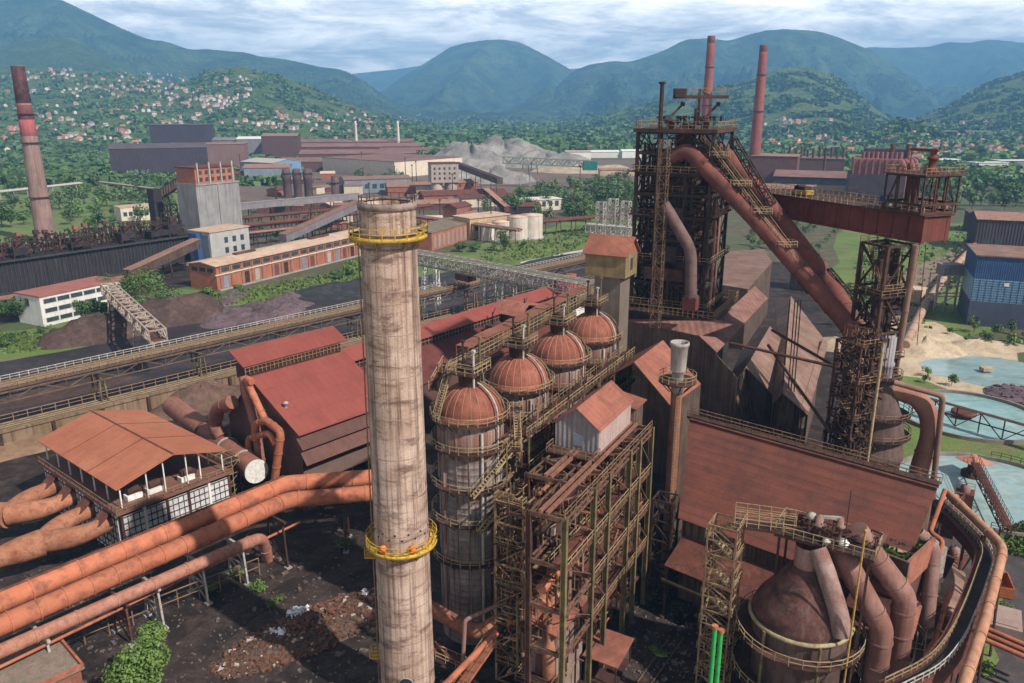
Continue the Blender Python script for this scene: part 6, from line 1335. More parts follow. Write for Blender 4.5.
# ================================================================== ORE TRESTLE AND RETAINING WALL
TZ = 13.5
w0, w1 = at(-90, 405, TZ), at(600, 254, TZ); tA = math.atan2((w1 - w0).y, (w1 - w0).x); tL = (w1 - w0).length
t = thing('ore_trestle', 'long elevated track bridge crossing the ore yard from the left edge', 'bridge', (w0.x, w0.y, 0), tA)
m = MB(); m.bb(0, tL, -3.2, 3.2, TZ - .5, TZ); dk = m.put('deck', trackm, t)
m = MB()
for y in (-1.6, 1.6):
    for dy in (-.75, .75): m.bar((0, y + dy, TZ + .12), (tL, y + dy, TZ + .12), .14, .18)
m.put('rails', rail, dk)
for y in (-3.1, 3.1): m = MB(); m.rail([(0, y, TZ), (tL, y, TZ)], w=.14, step=2.0, h=1.2); m.put('railing', silver if y > 0 else railrust, dk)
for y in (-2.6, 2.6):
    m = MB(); n = int(tL / 6)
    m.bar((0, y, TZ - .9), (tL, y, TZ - .9), .4, .7); m.bar((0, y, TZ - 3.4), (tL, y, TZ - 3.4), .25)
    for k in range(n): x0, x1 = tL * k / n, tL * (k + 1) / n; m.bar((x0, y, TZ - (3.4 if k % 2 else .9)), (x1, y, TZ - (.9 if k % 2 else 3.4)), .18); m.bar((x0, y, TZ - .9), (x0, y, TZ - 3.4), .14)
    m.put('side_truss', mat('tan_steel' + str(len(MATS)), (.125, .082, .058), (.20, .135, .095), (.07, .04, .03), scale=.4), t)
for k in range(int(tL / 26)):
    x = 12 + k * 26; m = MB()
    for y in (-2.4, 2.4):
        for dx in (-.9, .9): m.bar((x + dx, y * 1.15, 0), (x + dx * .6, y, TZ - 3.3), .34)
    for z in (2, 5, 8): m.bar((x - .8, -2.6, z), (x + .8, 2.6, z), .2); m.bar((x + .8, -2.6, z), (x - .8, 2.6, z), .2)
    m.bar((x, -2.8, 3), (x, 2.8, 3), .3); m.bar((x, -2.4, TZ - 3.4), (x, 2.4, TZ - 3.4), .4); m.put('pier', olive if k % 3 else railrust, t)
# retaining wall with lower track
w2, w3 = at(-90, 455, 4.5), at(620, 277, 4.5); vA = math.atan2((w3 - w2).y, (w3 - w2).x); vL = (w3 - w2).length
t = thing('retaining_wall', 'long pale stained concrete retaining wall carrying the lower ore track', 'wall', (w2.x, w2.y, 0), vA)
m = MB(); m.bb(0, vL, 0, 6.5, 0, 4.4); m.put('track_bank', trackm, t)
m = MB(); m.bb(0, vL, -.6, -.01, 0, 4.2); m.bb(0, vL, -.9, .2, 4.41, 4.9); m.put('wall_face', mat('ochre_wall', (.17, .11, .062), (.27, .19, .125), (.07, .045, .033), scale=.12, streak=.8), t)
m = MB()
for y in (1.2, 2.7, 4.0, 5.5): m.bar((0, y, 4.5), (vL, y, 4.5), .16, .2)
m.put('rails', rail, t)
m = MB(); m.rail([(0, 6.3, 4.4), (vL, 6.3, 4.4)], w=.16, step=3.0, h=1.8); m.put('guard_rail', railrust, t)
for k in range(int(vL / 11)): m = MB(); m.bb(5 + k * 11, 5.7 + k * 11, -1.3, -.61, 0, 4.2); m.put('buttress', darkrust, t)
# lattice ore gantry
o0, o1 = at(412, 256, 21), at(592, 290, 21)
t = thing('ore_gantry', 'grey lattice ore gantry crane spanning the coal yard behind the chimney', 'gantry crane', (o0.x, o0.y, 0), math.atan2((o1 - o0).y, (o1 - o0).x)); oL = (o1 - o0).length
m = MB(); m.truss((0, -2.6, 21), (oL, -2.6, 21), 2.0, 4.0, 20, .3, .2); m.truss((0, 2.6, 21), (oL, 2.6, 21), 2.0, 4.0, 20, .3, .2); m.put('girder', silver, t)
m = MB(); m.bb(0, oL, -4.2, -3.8, 19.2, 19.35); m.bb(2, oL, -1.2, 1.2, 22.9, 23.05); wk = m.put('walkway', mat('plant_deck', (.16, .14, .09), (.13, .16, .06), scale=.4), t)
m = MB(); m.rail([(0, -4.2, 19.3), (oL, -4.2, 19.3)], w=.14, step=2); m.rail([(0, -1.2, 23), (oL, -1.2, 23)], w=.14, step=2); m.put('railing', silver, wk)
for x in (oL * .12, oL * .48, oL * .58):
    m = MB()
    for s_ in (-1, 1): m.truss((x, s_ * 3.4, 0), (x, s_ * 2.6, 19), 1.5, 1.5, 9, .26, .16, up=(1, 0, 0))
    m.bar((x, -3.4, 6), (x, 3.4, 6), .3); m.bar((x, -3, 12), (x, 3, 12), .3); m.put('leg_tower', silver if x > oL * .2 else whitepaint, t)
m = MB(); m.bb(oL * .30, oL * .38, -2, 2, 16.0, 18.8); m.put('trolley', rust, t)
m = MB(); m.truss((oL * .92, 0, 12), (oL * .92, 0, 19), 6, 6, 3, .3, .2, up=(1, 0, 0)); m.bb(oL * .88, oL * .96, -3, 3, 12, 14); m.put('cab_frame', whitepaint, t)
q = at(548, 280, 5); t = thing('rail_wagon', 'orange red rail wagon on the lower ore track behind the gantry', 'wagon', at(566, 283, 4.4), vA); m = MB(); m.bb(-5, 5, -1.4, 1.4, 1.0, 3.4); m.put('body', mat('wagon_red', (.40, .10, .05), (.48, .14, .07), (.25, .08, .05), scale=.4), t)
for x in (-3.6, -2.2, 2.2, 3.6): m = MB(); m.tube([(x, -1, .55), (x, 1, .55)], .5, 10); m.put('wheel_set', darksteel, t)

# heaps in the yard
heap('ore_heap', 'dark brown ore heap with ragged top below the white office', 'heap', at(108, 334), 21, 11, 6.5, ore, tA, 1, 40, ridge=.5)
heap('ore_heap', 'brown striped ore heap right of the lattice conveyor', 'heap', at(178, 318), 19, 12, 7.5, ore, tA, 5, 36, ridge=.5)
rp_ = random.Random(17)
for k in range(22):
    q = at(rp_.uniform(212, 300), rp_.uniform(294, 326)); o = heap('stone_mound', 'low mauve grey stone mound below the long orange workshop', 'heap', q, rp_.uniform(5, 9), rp_.uniform(4, 7), rp_.uniform(1.6, 3), pinkore, tA, k * 2.1, 20); o['group'] = 'stone mounds below the orange workshop'
heap('coal_heap', 'blue black coal heap between orange building and the chimney', 'heap', at(335, 291), 24, 15, 3.5, coal, tA, 15, 36)
heap('coal_heap', 'black coal heap under the grey lattice gantry', 'heap', at(470, 280), 40, 20, 5, coal, tA, 18, 36)
heap('coal_heap', 'black coal heap at the far right end of the coal yard', 'heap', at(570, 262), 36, 16, 4, coal, tA, 21, 36)
heap('ore_heap', 'low dark ore heap under the track bridge at left', 'heap', at(60, 392), 20, 7, 2, ore, tA, 23, 30)
heap('dirt_heap', 'rough brown dirt heap between the canopy and the red building', 'heap', at(205, 402), 16, 10, 6, brownheap, tA, 27, 36)
heap('dirt_heap', 'low brown dirt bank beside the canopy at the left edge', 'heap', at(20, 445), 16, 9, 2.5, mat('ochre_dirt', (.17, .10, .06), (.25, .16, .10), (.12, .07, .05), scale=.1, bump=.5), tA, 29, 30)

# scrap pile and white bags in the yard
sp = at(318, 628); t = thing('scrap_pile', 'long pile of mixed rusty scrap and rubble in the dark yard left of the chimney', 'scrap pile', sp, R(40)); rs = random.Random(11)
m = MB(); m.lathe([(1, 0), (.7, .35), (.35, .62), (.01, .72)], n=24); m.v = [(x * 16, y * 5.2, z * 2.6) for x, y, z in m.v]; m.put('rubble_bed', mat('rubble', (.045, .028, .021), (.10, .064, .048), (.17, .12, .10), scale=.8, bump=.7, finescale=3), t)
for nm, n_, mm in (('rusty_scrap', 1300, mat('scrap_rust', (.08, .034, .02), (.16, .07, .042), (.03, .02, .017), scale=1.2, fine=.4)), ('pale_rubble', 130, mat('pale_rubble', (.30, .25, .22), (.42, .37, .34), scale=1)), ('brown_scrap', 500, brownheap)):
    m = MB()
    for k in range(n_):
        a = rs.uniform(0, 6.28); u = math.sqrt(rs.random()) * .98; x, y = 16 * u * math.cos(a), 5.4 * u * math.sin(a); s_ = rs.uniform(.15, .85)
        p = Vector((x, y, 2.3 * (1 - u) + .1)); q = p + Vector((rs.uniform(-1, 1), rs.uniform(-1, 1), rs.uniform(-.3, .5))) * s_; m.bar(p, q, s_ * rs.uniform(.3, .9), s_ * rs.uniform(.2, .5))
    m.put(nm, mm, t)['kind'] = 'stuff'
for k, (px, py) in enumerate(((281, 641), (301, 619), (366, 600))):
    p = at(px, py); m = MB(); t = thing('white_bags', ('crumpled heap of white bags lowest in the yard scrap', 'crumpled heap of white bags in the middle of the yard scrap', 'small white bag beside the scrap near the chimney')[k], 'bags', (p.x, p.y, 0))
    for j in range(70 if k < 2 else 6):
        a = rs.uniform(0, 6.28); r_ = rs.uniform(0, 1.7 if k < 2 else .4); c = Vector((r_ * math.cos(a) * 1.4, r_ * math.sin(a), .9 + rs.uniform(0, .8) * (1.2 - r_ * .6)))
        e_ = [Vector((rs.uniform(-.5, .5), rs.uniform(-.5, .5), rs.uniform(-.1, .35))) for _ in range(5)]; m.add([c + q for q in e_] + [c + Vector((0, 0, .45))], [(0, 1, 5), (1, 2, 5), (2, 3, 5), (3, 4, 5), (4, 0, 5)])
    m.put('bag_sheets', mat('bag_white' + str(k), (.66, .68, .72), (.78, .79, .82), scale=2, bump=.1), t)['kind'] = 'stuff'
q = at(45, 676, 5); t = thing('low_shed', 'flat roofed brick shed with gravelled top at the bottom left corner', 'shed', at(20, 700, 0), tA); m = MB(); m.bb(-9, 6, -6, 5, 0, 4.6); m.put('wall', redbrick, t); m = MB(); m.bb(-9.4, 6.4, -6.4, 5.4, 4.6, 4.9); m.put('roof', mat('gravel_roof', (.20, .14, .12), (.28, .21, .18), (.12, .14, .06), scale=.5), t); m = MB(); m.bb(-9.4, 6.4, -6.4, -6.1, 4.9, 5.4); m.bb(6.1, 6.4, -6.1, 5.4, 4.9, 5.4); m.put('parapet', orangepipe, t)
# yard tracks
q0, q1 = at(560, 683, 0), at(690, 600, 0)
for k, (a_, b_) in enumerate((((625, 700), (668, 640)), ((640, 700), (684, 638)))):
    A0, B0 = at(*a_), at(*b_); m = MB(); m.bar(A0 + Vector((0, 0, .1)), B0 + Vector((0, 0, .1)), .15, .2); o = m.put('rail_line', trackm); o['kind'] = 'structure'
# pipes and catwalk right of the chimney foot
pipe('foot_pipe', 'thick orange pipe elbow at the foot of the nearest stove', [aty(425, 605, 94), aty(455, 622, 93), aty(478, 634, 91), aty(512, 612, 93)], 1.0, orangeduct, rb=2, fl=0)
pipe('foot_pipe', 'straight orange pipe slanting up from the chimney foot to the steel frame', [aty(440, 690, 82), aty(497, 632, 88)], .42, orangepipe, fl=0)
pipe('foot_pipe', 'rust brown pipe under the railed catwalk beside the chimney', [aty(420, 640, 92), aty(470, 672, 90)], .9, rust, fl=3)
pipe('foot_pipe', 'pale pipe hoop standing between chimney and nearest stove', [aty(463, 660, 88), aty(465, 620, 88), aty(498, 605, 90)], .28, ductgrey, rb=.5, fl=0)
walkway('foot_catwalk', 'railed catwalk at the foot of the nearest stove beside the chimney', 'walkway', [aty(436, 655, 90), aty(466, 668, 90)], 1.6)
walkway('foot_catwalk', 'railed catwalk with orange side plates climbing from the bottom edge', 'walkway', [aty(450, 700, 83), aty(492, 640, 87)], 1.5, railrust, dk=orangepipe)
# ================================================================== MIDDLE DISTANCE: WORKS BUILDINGS
def hall(name, label, cat, c, L, D, H, ang=GA, wall=None, roof=None, rh=0.0, over=.5, win=None, wend=None, group=None, flat=.5, wm=None, monitor=None, bands=None):
    """c: ground corner nearest the camera; x runs away right, y away left"""
    t = thing(name, label, cat, (c.x, c.y, 0), ang, group)
    m = MB(); m.bb(0, L, 0, D, 0, H)
    if rh > 0:
        if L >= D: m.add([(0.02, 0, H), (0.02, D, H), (0.02, D / 2, H + rh)], [(0, 2, 1)]); m.add([(L - .02, 0, H), (L - .02, D, H), (L - .02, D / 2, H + rh)], [(0, 1, 2)])
        else: m.add([(0, .02, H), (L, .02, H), (L / 2, .02, H + rh)], [(0, 1, 2)])
    m.put('wall', wall, t)
    m = MB(); o = over
    if rh <= 0: m.bb(-o, L + o, -o, D + o, H + .01, H + flat)
    elif L >= D:
        m.plate([(-o, -o, H), (L + o, -o, H), (L + o, D / 2, H + rh), (-o, D / 2, H + rh)], .3); m.plate([(-o, D + o, H), (L + o, D + o, H), (L + o, D / 2 + .01, H + rh), (-o, D / 2 + .01, H + rh)], .3)
    else:
        m.plate([(-o, -o, H), (-o, D + o, H), (L / 2, D + o, H + rh), (L / 2, -o, H + rh)], .3); m.plate([(L + o, -o, H), (L + o, D + o, H), (L / 2 + .01, D + o, H + rh), (L / 2 + .01, -o, H + rh)], .3)
    rf = m.put('roof', roof, t)
    if monitor:
        x0, x1, w_, h_ = monitor; m = MB(); m.bb(x0, x1, D / 2 - w_ / 2, D / 2 + w_ / 2, H, H + rh + h_); m.put('roof_vent', roof, t)
    wm = wm or glass
    def grid(face, spec):
        n, rows, x0, x1, ww, hh = spec
        for z in rows:
            for i in range(n):
                x = x0 + (x1 - x0) * (i + .5) / n; m = MB()
                if face == 'f': m.bb(x - ww / 2, x + ww / 2, -.08, .2, z, z + hh)
                else: m.bb(-.08, .2, x - ww / 2, x + ww / 2, z, z + hh)
                m.put('window', wm, t)
    if win:
        for w_ in (win if isinstance(win, list) else [win]): grid('f', w_)
    if wend: grid('e', wend)
    return t
# long orange brick building
c = at(218, 291); ob = hall('brick_hall', 'long orange brick workshop with tan roof beside the coal heaps', 'workshop', c, 122, 16, 10.6, GA, orangebrick, tanroof, 1.3, .8, None, (3, [7.6], 1, 15, 3.6, 1.7))
for i in range(20):
    x = 3 + i * 6.0; m = MB(); m.bb(x, x + 4.2, -.1, .2, 7.6, 9.4); m.put('window', glass, ob)
    if i % 3 != 1 or i > 11:
        m = MB(); m.bb(x + .6, x + 3.2, -.12, .2, .6, 5.6); m.put('door', (bluegrey, brownwall, darksteel, silver)[i % 4], ob)
    m = MB(); m.bb(x - 1.3, x - .5, -.35, .0, 0, 10.2); m.put('pilaster', mat('pilaster_' + str(len(MATS)), (.20, .10, .075), (.30, .15, .11), scale=.4) if i == 0 else bpy.data.objects['pilaster'].data.materials[0], ob)
m = MB(); m.bb(-.7, 122, -.45, .1, 6.4, 6.9); m.put('cornice', creamwall, ob)
m = MB(); m.bb(0, 122, -1.6, -.4, 0, .5); m.put('plinth', greyconc, ob)
m = MB(); m.bb(18, 30, 7, 9, 11.6, 12.6); m.put('skylight', rust, ob); m = MB(); m.bb(66, 80, 7, 9, 11.6, 12.6); m.put('skylight', rust, ob)
c = at(432, 251); o2 = hall('brick_hall', 'shorter orange brick building with white window bays right of the chimney', 'workshop', c, 58, 20, 9.5, R(66), orangebrick, mat('mossy_roof', (.20, .14, .11), (.14, .13, .07), (.28, .2, .16), scale=.15), 0, .4)
for i in range(11): x = 2 + i * 5.1; m = MB(); m.bb(x, x + 2.6, -.15, .2, 1, 7.8); m.put('window_bay', mat('bay_glass', (.30, .22, .20), (.22, .2, .2), scale=1) if i == 0 else MATS['bay_glass'], o2)
# office
c = at(44, 327); of = hall('office_block', 'three storey white banded office block with red roof at left', 'office building', c, 32, 14, 10.6, R(62), whitewash, mat('office_roof', (.24, .085, .07), (.30, .12, .10), scale=.2), 0, .3, None, (1, [6.8], 5, 10, 2.2, 2.6))
for j in range(3):
    for i in range(6): m = MB(); m.bb(1.2 + i * 5.1, 6.0 + i * 5.1, -.1, .15, 1.2 + j * 3.4, 3.0 + j * 3.4); f = m.put('window', mat('win_frame', (.35, .36, .38), (.45, .45, .46), scale=1) if 'win_frame' not in MATS else MATS['win_frame'], of); m = MB(); m.bb(1.4 + i * 5.1, 5.8 + i * 5.1, -.14, -.1, 1.35 + j * 3.4, 2.85 + j * 3.4); m.put('pane', glass, f)
m = MB(); m.bb(20, 28, -4, -.1, 3.6, 4.0); m.put('porch_roof', creamwall, of); m = MB(); m.bb(20.5, 20.9, -3.8, -3.4, 0, 3.6); m.bb(27, 27.4, -3.8, -3.4, 0, 3.6); m.put('porch_column', whitewash, of); m = MB(); m.bb(22, 26, -.3, -.15, 0, 3); m.put('door', blackmat, of)
# lattice conveyor near office
a_, b_ = at(108, 288, 11), at(158, 336, 13); t = thing('lattice_conveyor', 'pale lattice conveyor bridge between the office and the track bridge', 'conveyor', a_); m = MB(); m.truss(a_, b_, 4.6, 3.4, 13, .42, .34); m.put('truss', mat('pale_lattice', (.36, .28, .23), (.46, .38, .32), (.2, .12, .09), scale=.5), t, world=True)
m = MB(); d = (b_ - a_).normalized(); s_ = Vector((d.y, -d.x, 0)) * 1.2; m.plate([a_ - s_ - Vector((0, 0, 1.4)), a_ + s_ - Vector((0, 0, 1.4)), b_ + s_ - Vector((0, 0, 1.4)), b_ - s_ - Vector((0, 0, 1.4))], .3); m.put('belt', rust, t, world=True)
for u_ in (.15, .7): c = a_.lerp(b_, u_); m = MB(); m.bar(c + s_ * 1.8 - Vector((0, 0, 1.7)), (c.x + s_.x * 2.4, c.y + s_.y * 2.4, 0), .4); m.bar(c - s_ * 1.8 - Vector((0, 0, 1.7)), (c.x - s_.x * 2.4, c.y - s_.y * 2.4, 0), .4); m.bar((c.x + s_.x * 2.2, c.y + s_.y * 2.2, 3), c - s_ * 1.8 - Vector((0, 0, 1.7)), .25); m.bar((c.x + s_.x * 2.2, c.y + s_.y * 2.2, 3), (c.x - s_.x * 2.2, c.y - s_.y * 2.2, 3), .25); m.put('leg', MATS['pale_lattice'], t, world=True)
# conveyor galleries
def gallery(label, a, b, w_, h_, rm, wm_, n=3):
    t = thing('conveyor_gallery', label, 'conveyor', a); d = (b - a); hd = Vector((d.x, d.y, 0)).normalized(); s_ = Vector((hd.y, -hd.x, 0)) * w_ / 2; up = Vector((0, 0, h_))
    m = MB(); vs = [p + q + z for p in (a, b) for q, z in ((-s_, Vector()), (s_, Vector()), (s_, up), (-s_, up))]; m.add(vs, [(3, 2, 1, 0), (4, 5, 6, 7), (0, 1, 5, 4), (1, 2, 6, 5), (2, 3, 7, 6), (3, 0, 4, 7)]); m.put('casing', wm_, t, world=True)
    m = MB(); m.plate([a - s_ * 1.12 + up * 1.02, a + s_ * 1.12 + up * 1.02, b + s_ * 1.12 + up * 1.02, b - s_ * 1.12 + up * 1.02], .2); m.put('roof', rm, t, world=True)
    for k in range(n):
        c = a.lerp(b, (k + .6) / n); m = MB(); m.bar(c + s_ * .8, (c.x + s_.x * 1.4, c.y + s_.y * 1.4, 0), .5); m.bar(c - s_ * .8, (c.x - s_.x * 1.4, c.y - s_.y * 1.4, 0), .5); m.bar((c.x - s_.x * 1.2, c.y - s_.y * 1.2, c.z * .5), (c.x + s_.x * 1.2, c.y + s_.y * 1.2, c.z * .5), .3); m.put('trestle', darkrust, t, world=True)
    return t
brownroof = mat('brown_gallery_roof', (.22, .12, .09), (.28, .16, .12), (.16, .085, .065), scale=.2)
gallery('rust roofed conveyor gallery rising from the office toward the blue grey building', at(128, 279, 3), at(197, 247, 11), 5, 4, brownroof, corrdark)
gallery('rust brown roofed conveyor gallery climbing behind the orange workshop to the chimney top', at(283, 242, 4), at(360, 207, 16), 5.5, 4.2, brownroof, corrgrey, 4)
gallery('dark covered conveyor descending from the concrete silo to left', aty(181, 186, 470), aty(156, 202, 475), 5, 5, blackmat, corrdark, 1)
gallery('long flat grey gallery behind the orange workshop, left of the chimney', at(236, 210, 14), at(358, 199, 14), 4, 4, mat('grey_gallery', (.20, .17, .16), (.26, .22, .21), scale=.2), corrgrey, 6)
gallery('dark sloping conveyor right of the square concrete tower', aty(456, 167, 735), aty(500, 184, 640), 5, 4.5, darkrust, corrdark, 3)
gallery('rust conveyor leg slanting down right of the brick base', at(486, 194, 14), at(507, 212, 3), 5, 4, brownroof, rust, 2)
for k, (lb, a, b, z, r_) in enumerate((('upper rusty pipe bridge behind the orange workshop', (240, 226), (430, 205), 9, 1.3), ('lower rusty pipe bridge behind the orange workshop', (235, 234), (345, 222), 8, 1.0), ('pale pipe bridge near the left brick chimney', (-40, 196), (80, 183), 10, 1.1), ('pale pipe bridge crossing the scrub right of left chimney', (100, 182), (180, 192), 10, .9), ('rusty pipe bridge toward the furnace tower', (520, 223), (650, 212), 9, 1.2), ('long brown pipe bridge across the middle works', (400, 214), (520, 230), 9, 1.1), ('brown pipe bridge in front of the dark sinter cylinders', (240, 218), (350, 208), 12, 1.0))):
    a_, b_ = at(*a, z), at(*b, z); t = thing('pipe_bridge', lb, 'pipe bridge', a_); d = (b_ - a_).normalized(); s_ = Vector((d.y, -d.x, 0)); mm = (rust, rust, silver, silver, rust, brownroof, rust)[k]
    m = MB(); m.tube([a_, b_], r_, 10); m.put('pipe_run', mm, t, world=True); m = MB(); m.tube([a_ + s_ * r_ * 2, b_ + s_ * r_ * 2], r_ * .7, 8); m.put('pipe_run', ductgrey if k % 2 else mm, t, world=True); m = MB(); m.tube([a_ - s_ * r_ * 1.6, b_ - s_ * r_ * 1.6], r_ * .4, 8); m.put('pipe_run', darkrust, t, world=True)
    for i in range(9): c = a_.lerp(b_, (i + .5) / 9); m = MB(); m.bar(c + s_ * 2.2 - Vector((0, 0, r_)), (c.x + s_.x * 2.8, c.y + s_.y * 2.8, 0), .4); m.bar(c - s_ * 2.2 - Vector((0, 0, r_)), (c.x - s_.x * 2.8, c.y - s_.y * 2.8, 0), .4); m.bar(c + s_ * 2.6 - Vector((0, 0, r_)), c - s_ * 2.6 - Vector((0, 0, r_)), .4); m.put('trestle', mm if k in (2, 3) else darkrust, t, world=True)

# coke battery
c0, c1 = at(-60, 307), at(196, 263); cA = math.atan2((c1 - c0).y, (c1 - c0).x); cL = (c1 - c0).length
t = thing('coke_battery', 'long soot black coke oven battery with ribbed side at the left', 'coke oven', (c0.x, c0.y, 0), cA)
m = MB(); m.bb(0, cL, 0, 14, 0, 14); m.put('oven_bank', mat('soot_bank', (.012, .011, .013), (.026, .022, .026), (.06, .05, .052), scale=.2, streak=.6, fine=.3), t)
m = MB(); n = int(cL / 1.6); 
for k in range(n): m.bb(k * 1.6, k * 1.6 + .35, -.35, 0.05, 1.2, 13.6)
m.bb(0, cL, -1.6, .1, 13.7, 14.2); m.bb(0, cL, -2.4, .1, .9, 1.2); m.put('buckstays', mat('stay_grey', (.035, .03, .033), (.065, .055, .056), scale=.5), t)
m = MB(); m.bb(0, cL, -5, -3.6, 0, 1.0); m.bb(0, cL, -8, -7.2, 0, .9); m.put('quench_track', brownroof, t)
m = MB(); m.tube([(0, 12.5, 16.5), (cL, 12.5, 16.5)], .9, 10); m.put('collecting_main', darkrust, t)
rk = random.Random(21)
for k in range(70):
    x = cL * (k + .5) / 70 + rk.uniform(-.6, .6); m = MB(); h = rk.uniform(1.6, 5.5); m.tube([(x, 10.5, 14), (x, 10.5, 14 + h), (x, 12.5, 16.5)], .35, 6); m.put('standpipe', rk.choice([darkrust, darksteel, rust]), t)
for k in range(20):
    x = cL * (.04 + k * .048) + rk.uniform(-2, 2); h = rk.uniform(7, 13); y = rk.uniform(15, 22); m = MB(); m.bar((x, y, 0), (x, y, 11 + h), .8); m.box((x, y, 11 + h - 1), (2.0, 2.0, 1.8)); m.put('vent_stack', rk.choice([rust, darkrust, MATS['dusky_pipe']]), t)
for k, (u_, w_, h_) in enumerate(((.30, 6, 8), (.52, 8, 6), (.72, 7, 9), (.86, 9, 7), (.93, 6, 11))):
    q = fr((c0.x, c0.y, 0), cA)(cL * u_, 5, 14.2); t2 = thing('charging_car', ('black charging machine on the coke battery, nearest the brick chimney', 'low black charging machine in the middle of the coke battery', 'black charging machine right of the battery middle', 'wide black charging machine near the silo end of battery', 'tallest black machine at the silo end of the battery')[k], 'machine', q, cA)
    m = MB(); m.bb(-w_ / 2, w_ / 2, -3, 3, 1.2, h_ * .5); m.put('body', blackmat, t2); m = MB()
    for x in (-w_ / 2, w_ / 2):
        for y in (-3, 3): m.bar((x, y, 0), (x, y, h_), .4)
    m.bar((-w_ / 2, -3, h_), (w_ / 2, -3, h_), .4); m.bar((-w_ / 2, 3, h_), (w_ / 2, 3, h_), .4); m.bar((-w_ / 2, -3, h_ * .5), (w_ / 2, -3, h_), .3); m.put('frame', darksteel, t2); m = MB(); m.bb(-1.4, 1.8, -2, 2, h_ * .5, h_ * .85); m.put('hopper', darkrust, t2)
cb_t = bpy.data.objects['coke_battery']; bristle(cb_t, 0, cL, 6, 22, 14, 21, 900, darksteel, 31, (1, 5), (.15, .5)); bristle(cb_t, 0, cL, -1.6, 14, 14.2, 17, 300, darkrust, 32, (.8, 3), (.15, .4))
# dark plant between battery and silo
q = at(168, 243); t = thing('quench_tower', 'black slender framed tower left of the concrete silo', 'tower', (q.x, q.y, 0), cA); hq = aty(160, 188, q.y).z
m = MB(); m.bb(-7, -2, -3, 3, 0, hq); m.put('shaft', blackmat, t); m = MB(); m.truss((3, 0, 0), (3, 0, hq * .7), 7, 6, 6, .5, .35, up=(1, 0, 0)); m.put('frame', darkrust, t); m = MB(); m.bb(-2, 8, -4, 4, hq * .3, hq * .34); m.put('deck', darksteel, t)
for k in range(5): m = MB(); m.tube([(8 + k * 3, -3 + k, 0), (8 + k * 3, -3 + k, 9 + (k * 7) % 9)], .7, 8); m.put('pipe', (rust, darkrust, ductgrey)[k % 3], t)
# silo
c = at(203, 252); sH = aty(197, 186, c.y).z; sH2 = aty(197, 169, c.y).z
t = thing('concrete_silo', 'tall twin cell concrete silo with orange brick top floor', 'silo', (c.x, c.y, 0), R(56)); SW_, SD_ = 27, 17
m = MB(); m.bb(0, SW_, 0, SD_, 0, sH); m.bb(SW_ * .5 - .5, SW_ * .5 + .5, -.5, 0, 0, sH); m.bb(0, SW_ + .3, -.4, SD_ + .3, sH, sH + .8); m.put('cells', greyconc, t)
m = MB(); m.bb(.6, SW_ - 2, .5, SD_ - .5, sH + .8, sH2); top = m.put('brick_storey', orangebrick, t)
for j in range(2):
    for i in range(6): m = MB(); m.bb(3 + i * 3.6, 4.8 + i * 3.6, .3, .6, sH + 2 + j * 3.6, sH + 4 + j * 3.6); m.put('window', glass, top)
for i in range(4): m = MB(); m.tube([(2 + i * 7.2, .1, sH + .8), (2 + i * 7.2, .1, sH2 + 3)], .45, 8); m.put('downpipe', silver, t)
m = MB(); m.bb(0, SW_ - 1.4, 0, SD_, sH2, sH2 + .6); m.put('roof', rust, t)
c = at(213, 267); t = hall('annex', 'square blue grey annex with tan roof in front of the concrete silo', 'building', c, 24, 15, 16.5, R(60), mat('cement_wall', (.30, .29, .29), (.38, .37, .36), (.24, .22, .21), scale=.2, streak=.4), tanroof, 0, .5, (3, [5.5, 10.5], 7, 22, 2.2, 2.8))
m = MB(); m.bb(-.1, .2, 1, 13, 2, 15); m.put('side_panel', bluegrey, t); m = MB(); m.bb(-3, -.2, 6, 12, 0, 16); m.put('stair_shaft', bluewall, t)
c = at(122, 222); hall('ruin', 'low cream roofless workshop behind the coke battery', 'workshop', c, 26, 16, 9, R(40), creamwall, tanroof, 0, .2, (7, [3.5], 1, 25, 2.4, 2.8))
# left brick chimney
q = aty(47, 243, 452); zt = aty(15, 66, 452).z
def brick_chimney(label, c, H, r0, r1, m1, rings, tops, m2=None):
    t = thing('brick_chimney', label, 'chimney', (c.x, c.y, 0)); rr = lambda z: r0 + (r1 - r0) * z / H
    m = MB(); m.lathe([(rr(H * k / 12), H * k / 12) for k in range(13)] + [(r1 * .7, H), (r1 * .7, H - 4)], n=28); s_ = m.put('shaft', m1, t)
    for z, hh, mm in tops: m = MB(); m.lathe([(rr(z) + .02, z), (rr(z) + .06, z + .05), (rr(z + hh) + .06, z + hh - .05), (rr(z + hh) + .02, z + hh)], n=28); m.put('paint_band', mm, t)
    for z in rings: m = MB(); m.lathe([(rr(z), z - .3), (rr(z) + .9, z - .2), (rr(z) + .9, z + .3), (rr(z), z + .4)], n=28); m.put('ring', darkrust, t)
    return t
lch = mat('old_brick_shaft', (.20, .125, .105), (.28, .185, .155), (.085, .05, .048), scale=.1, streak=.7)
brick_chimney('tall sooty brick chimney with faded red band at the far left', q, zt, 5.4, 3.25, lch, (zt * .58, zt * .27, zt * .74), ((zt * .62, zt * .09, mat('faded_red', (.30, .075, .08), (.38, .12, .12), (.14, .05, .05), scale=.3, streak=.6)), (zt * .80, zt * .199, mat('soot_top', (.035, .022, .024), (.075, .036, .036), (.17, .05, .05), scale=.2)), (zt * .71, zt * .08, mat('dull_red_band', (.10, .04, .042), (.17, .06, .06), scale=.3))))
frc = mat('far_chimney_red', (.22, .062, .05), (.27, .088, .07), (.16, .05, .045), scale=.05)
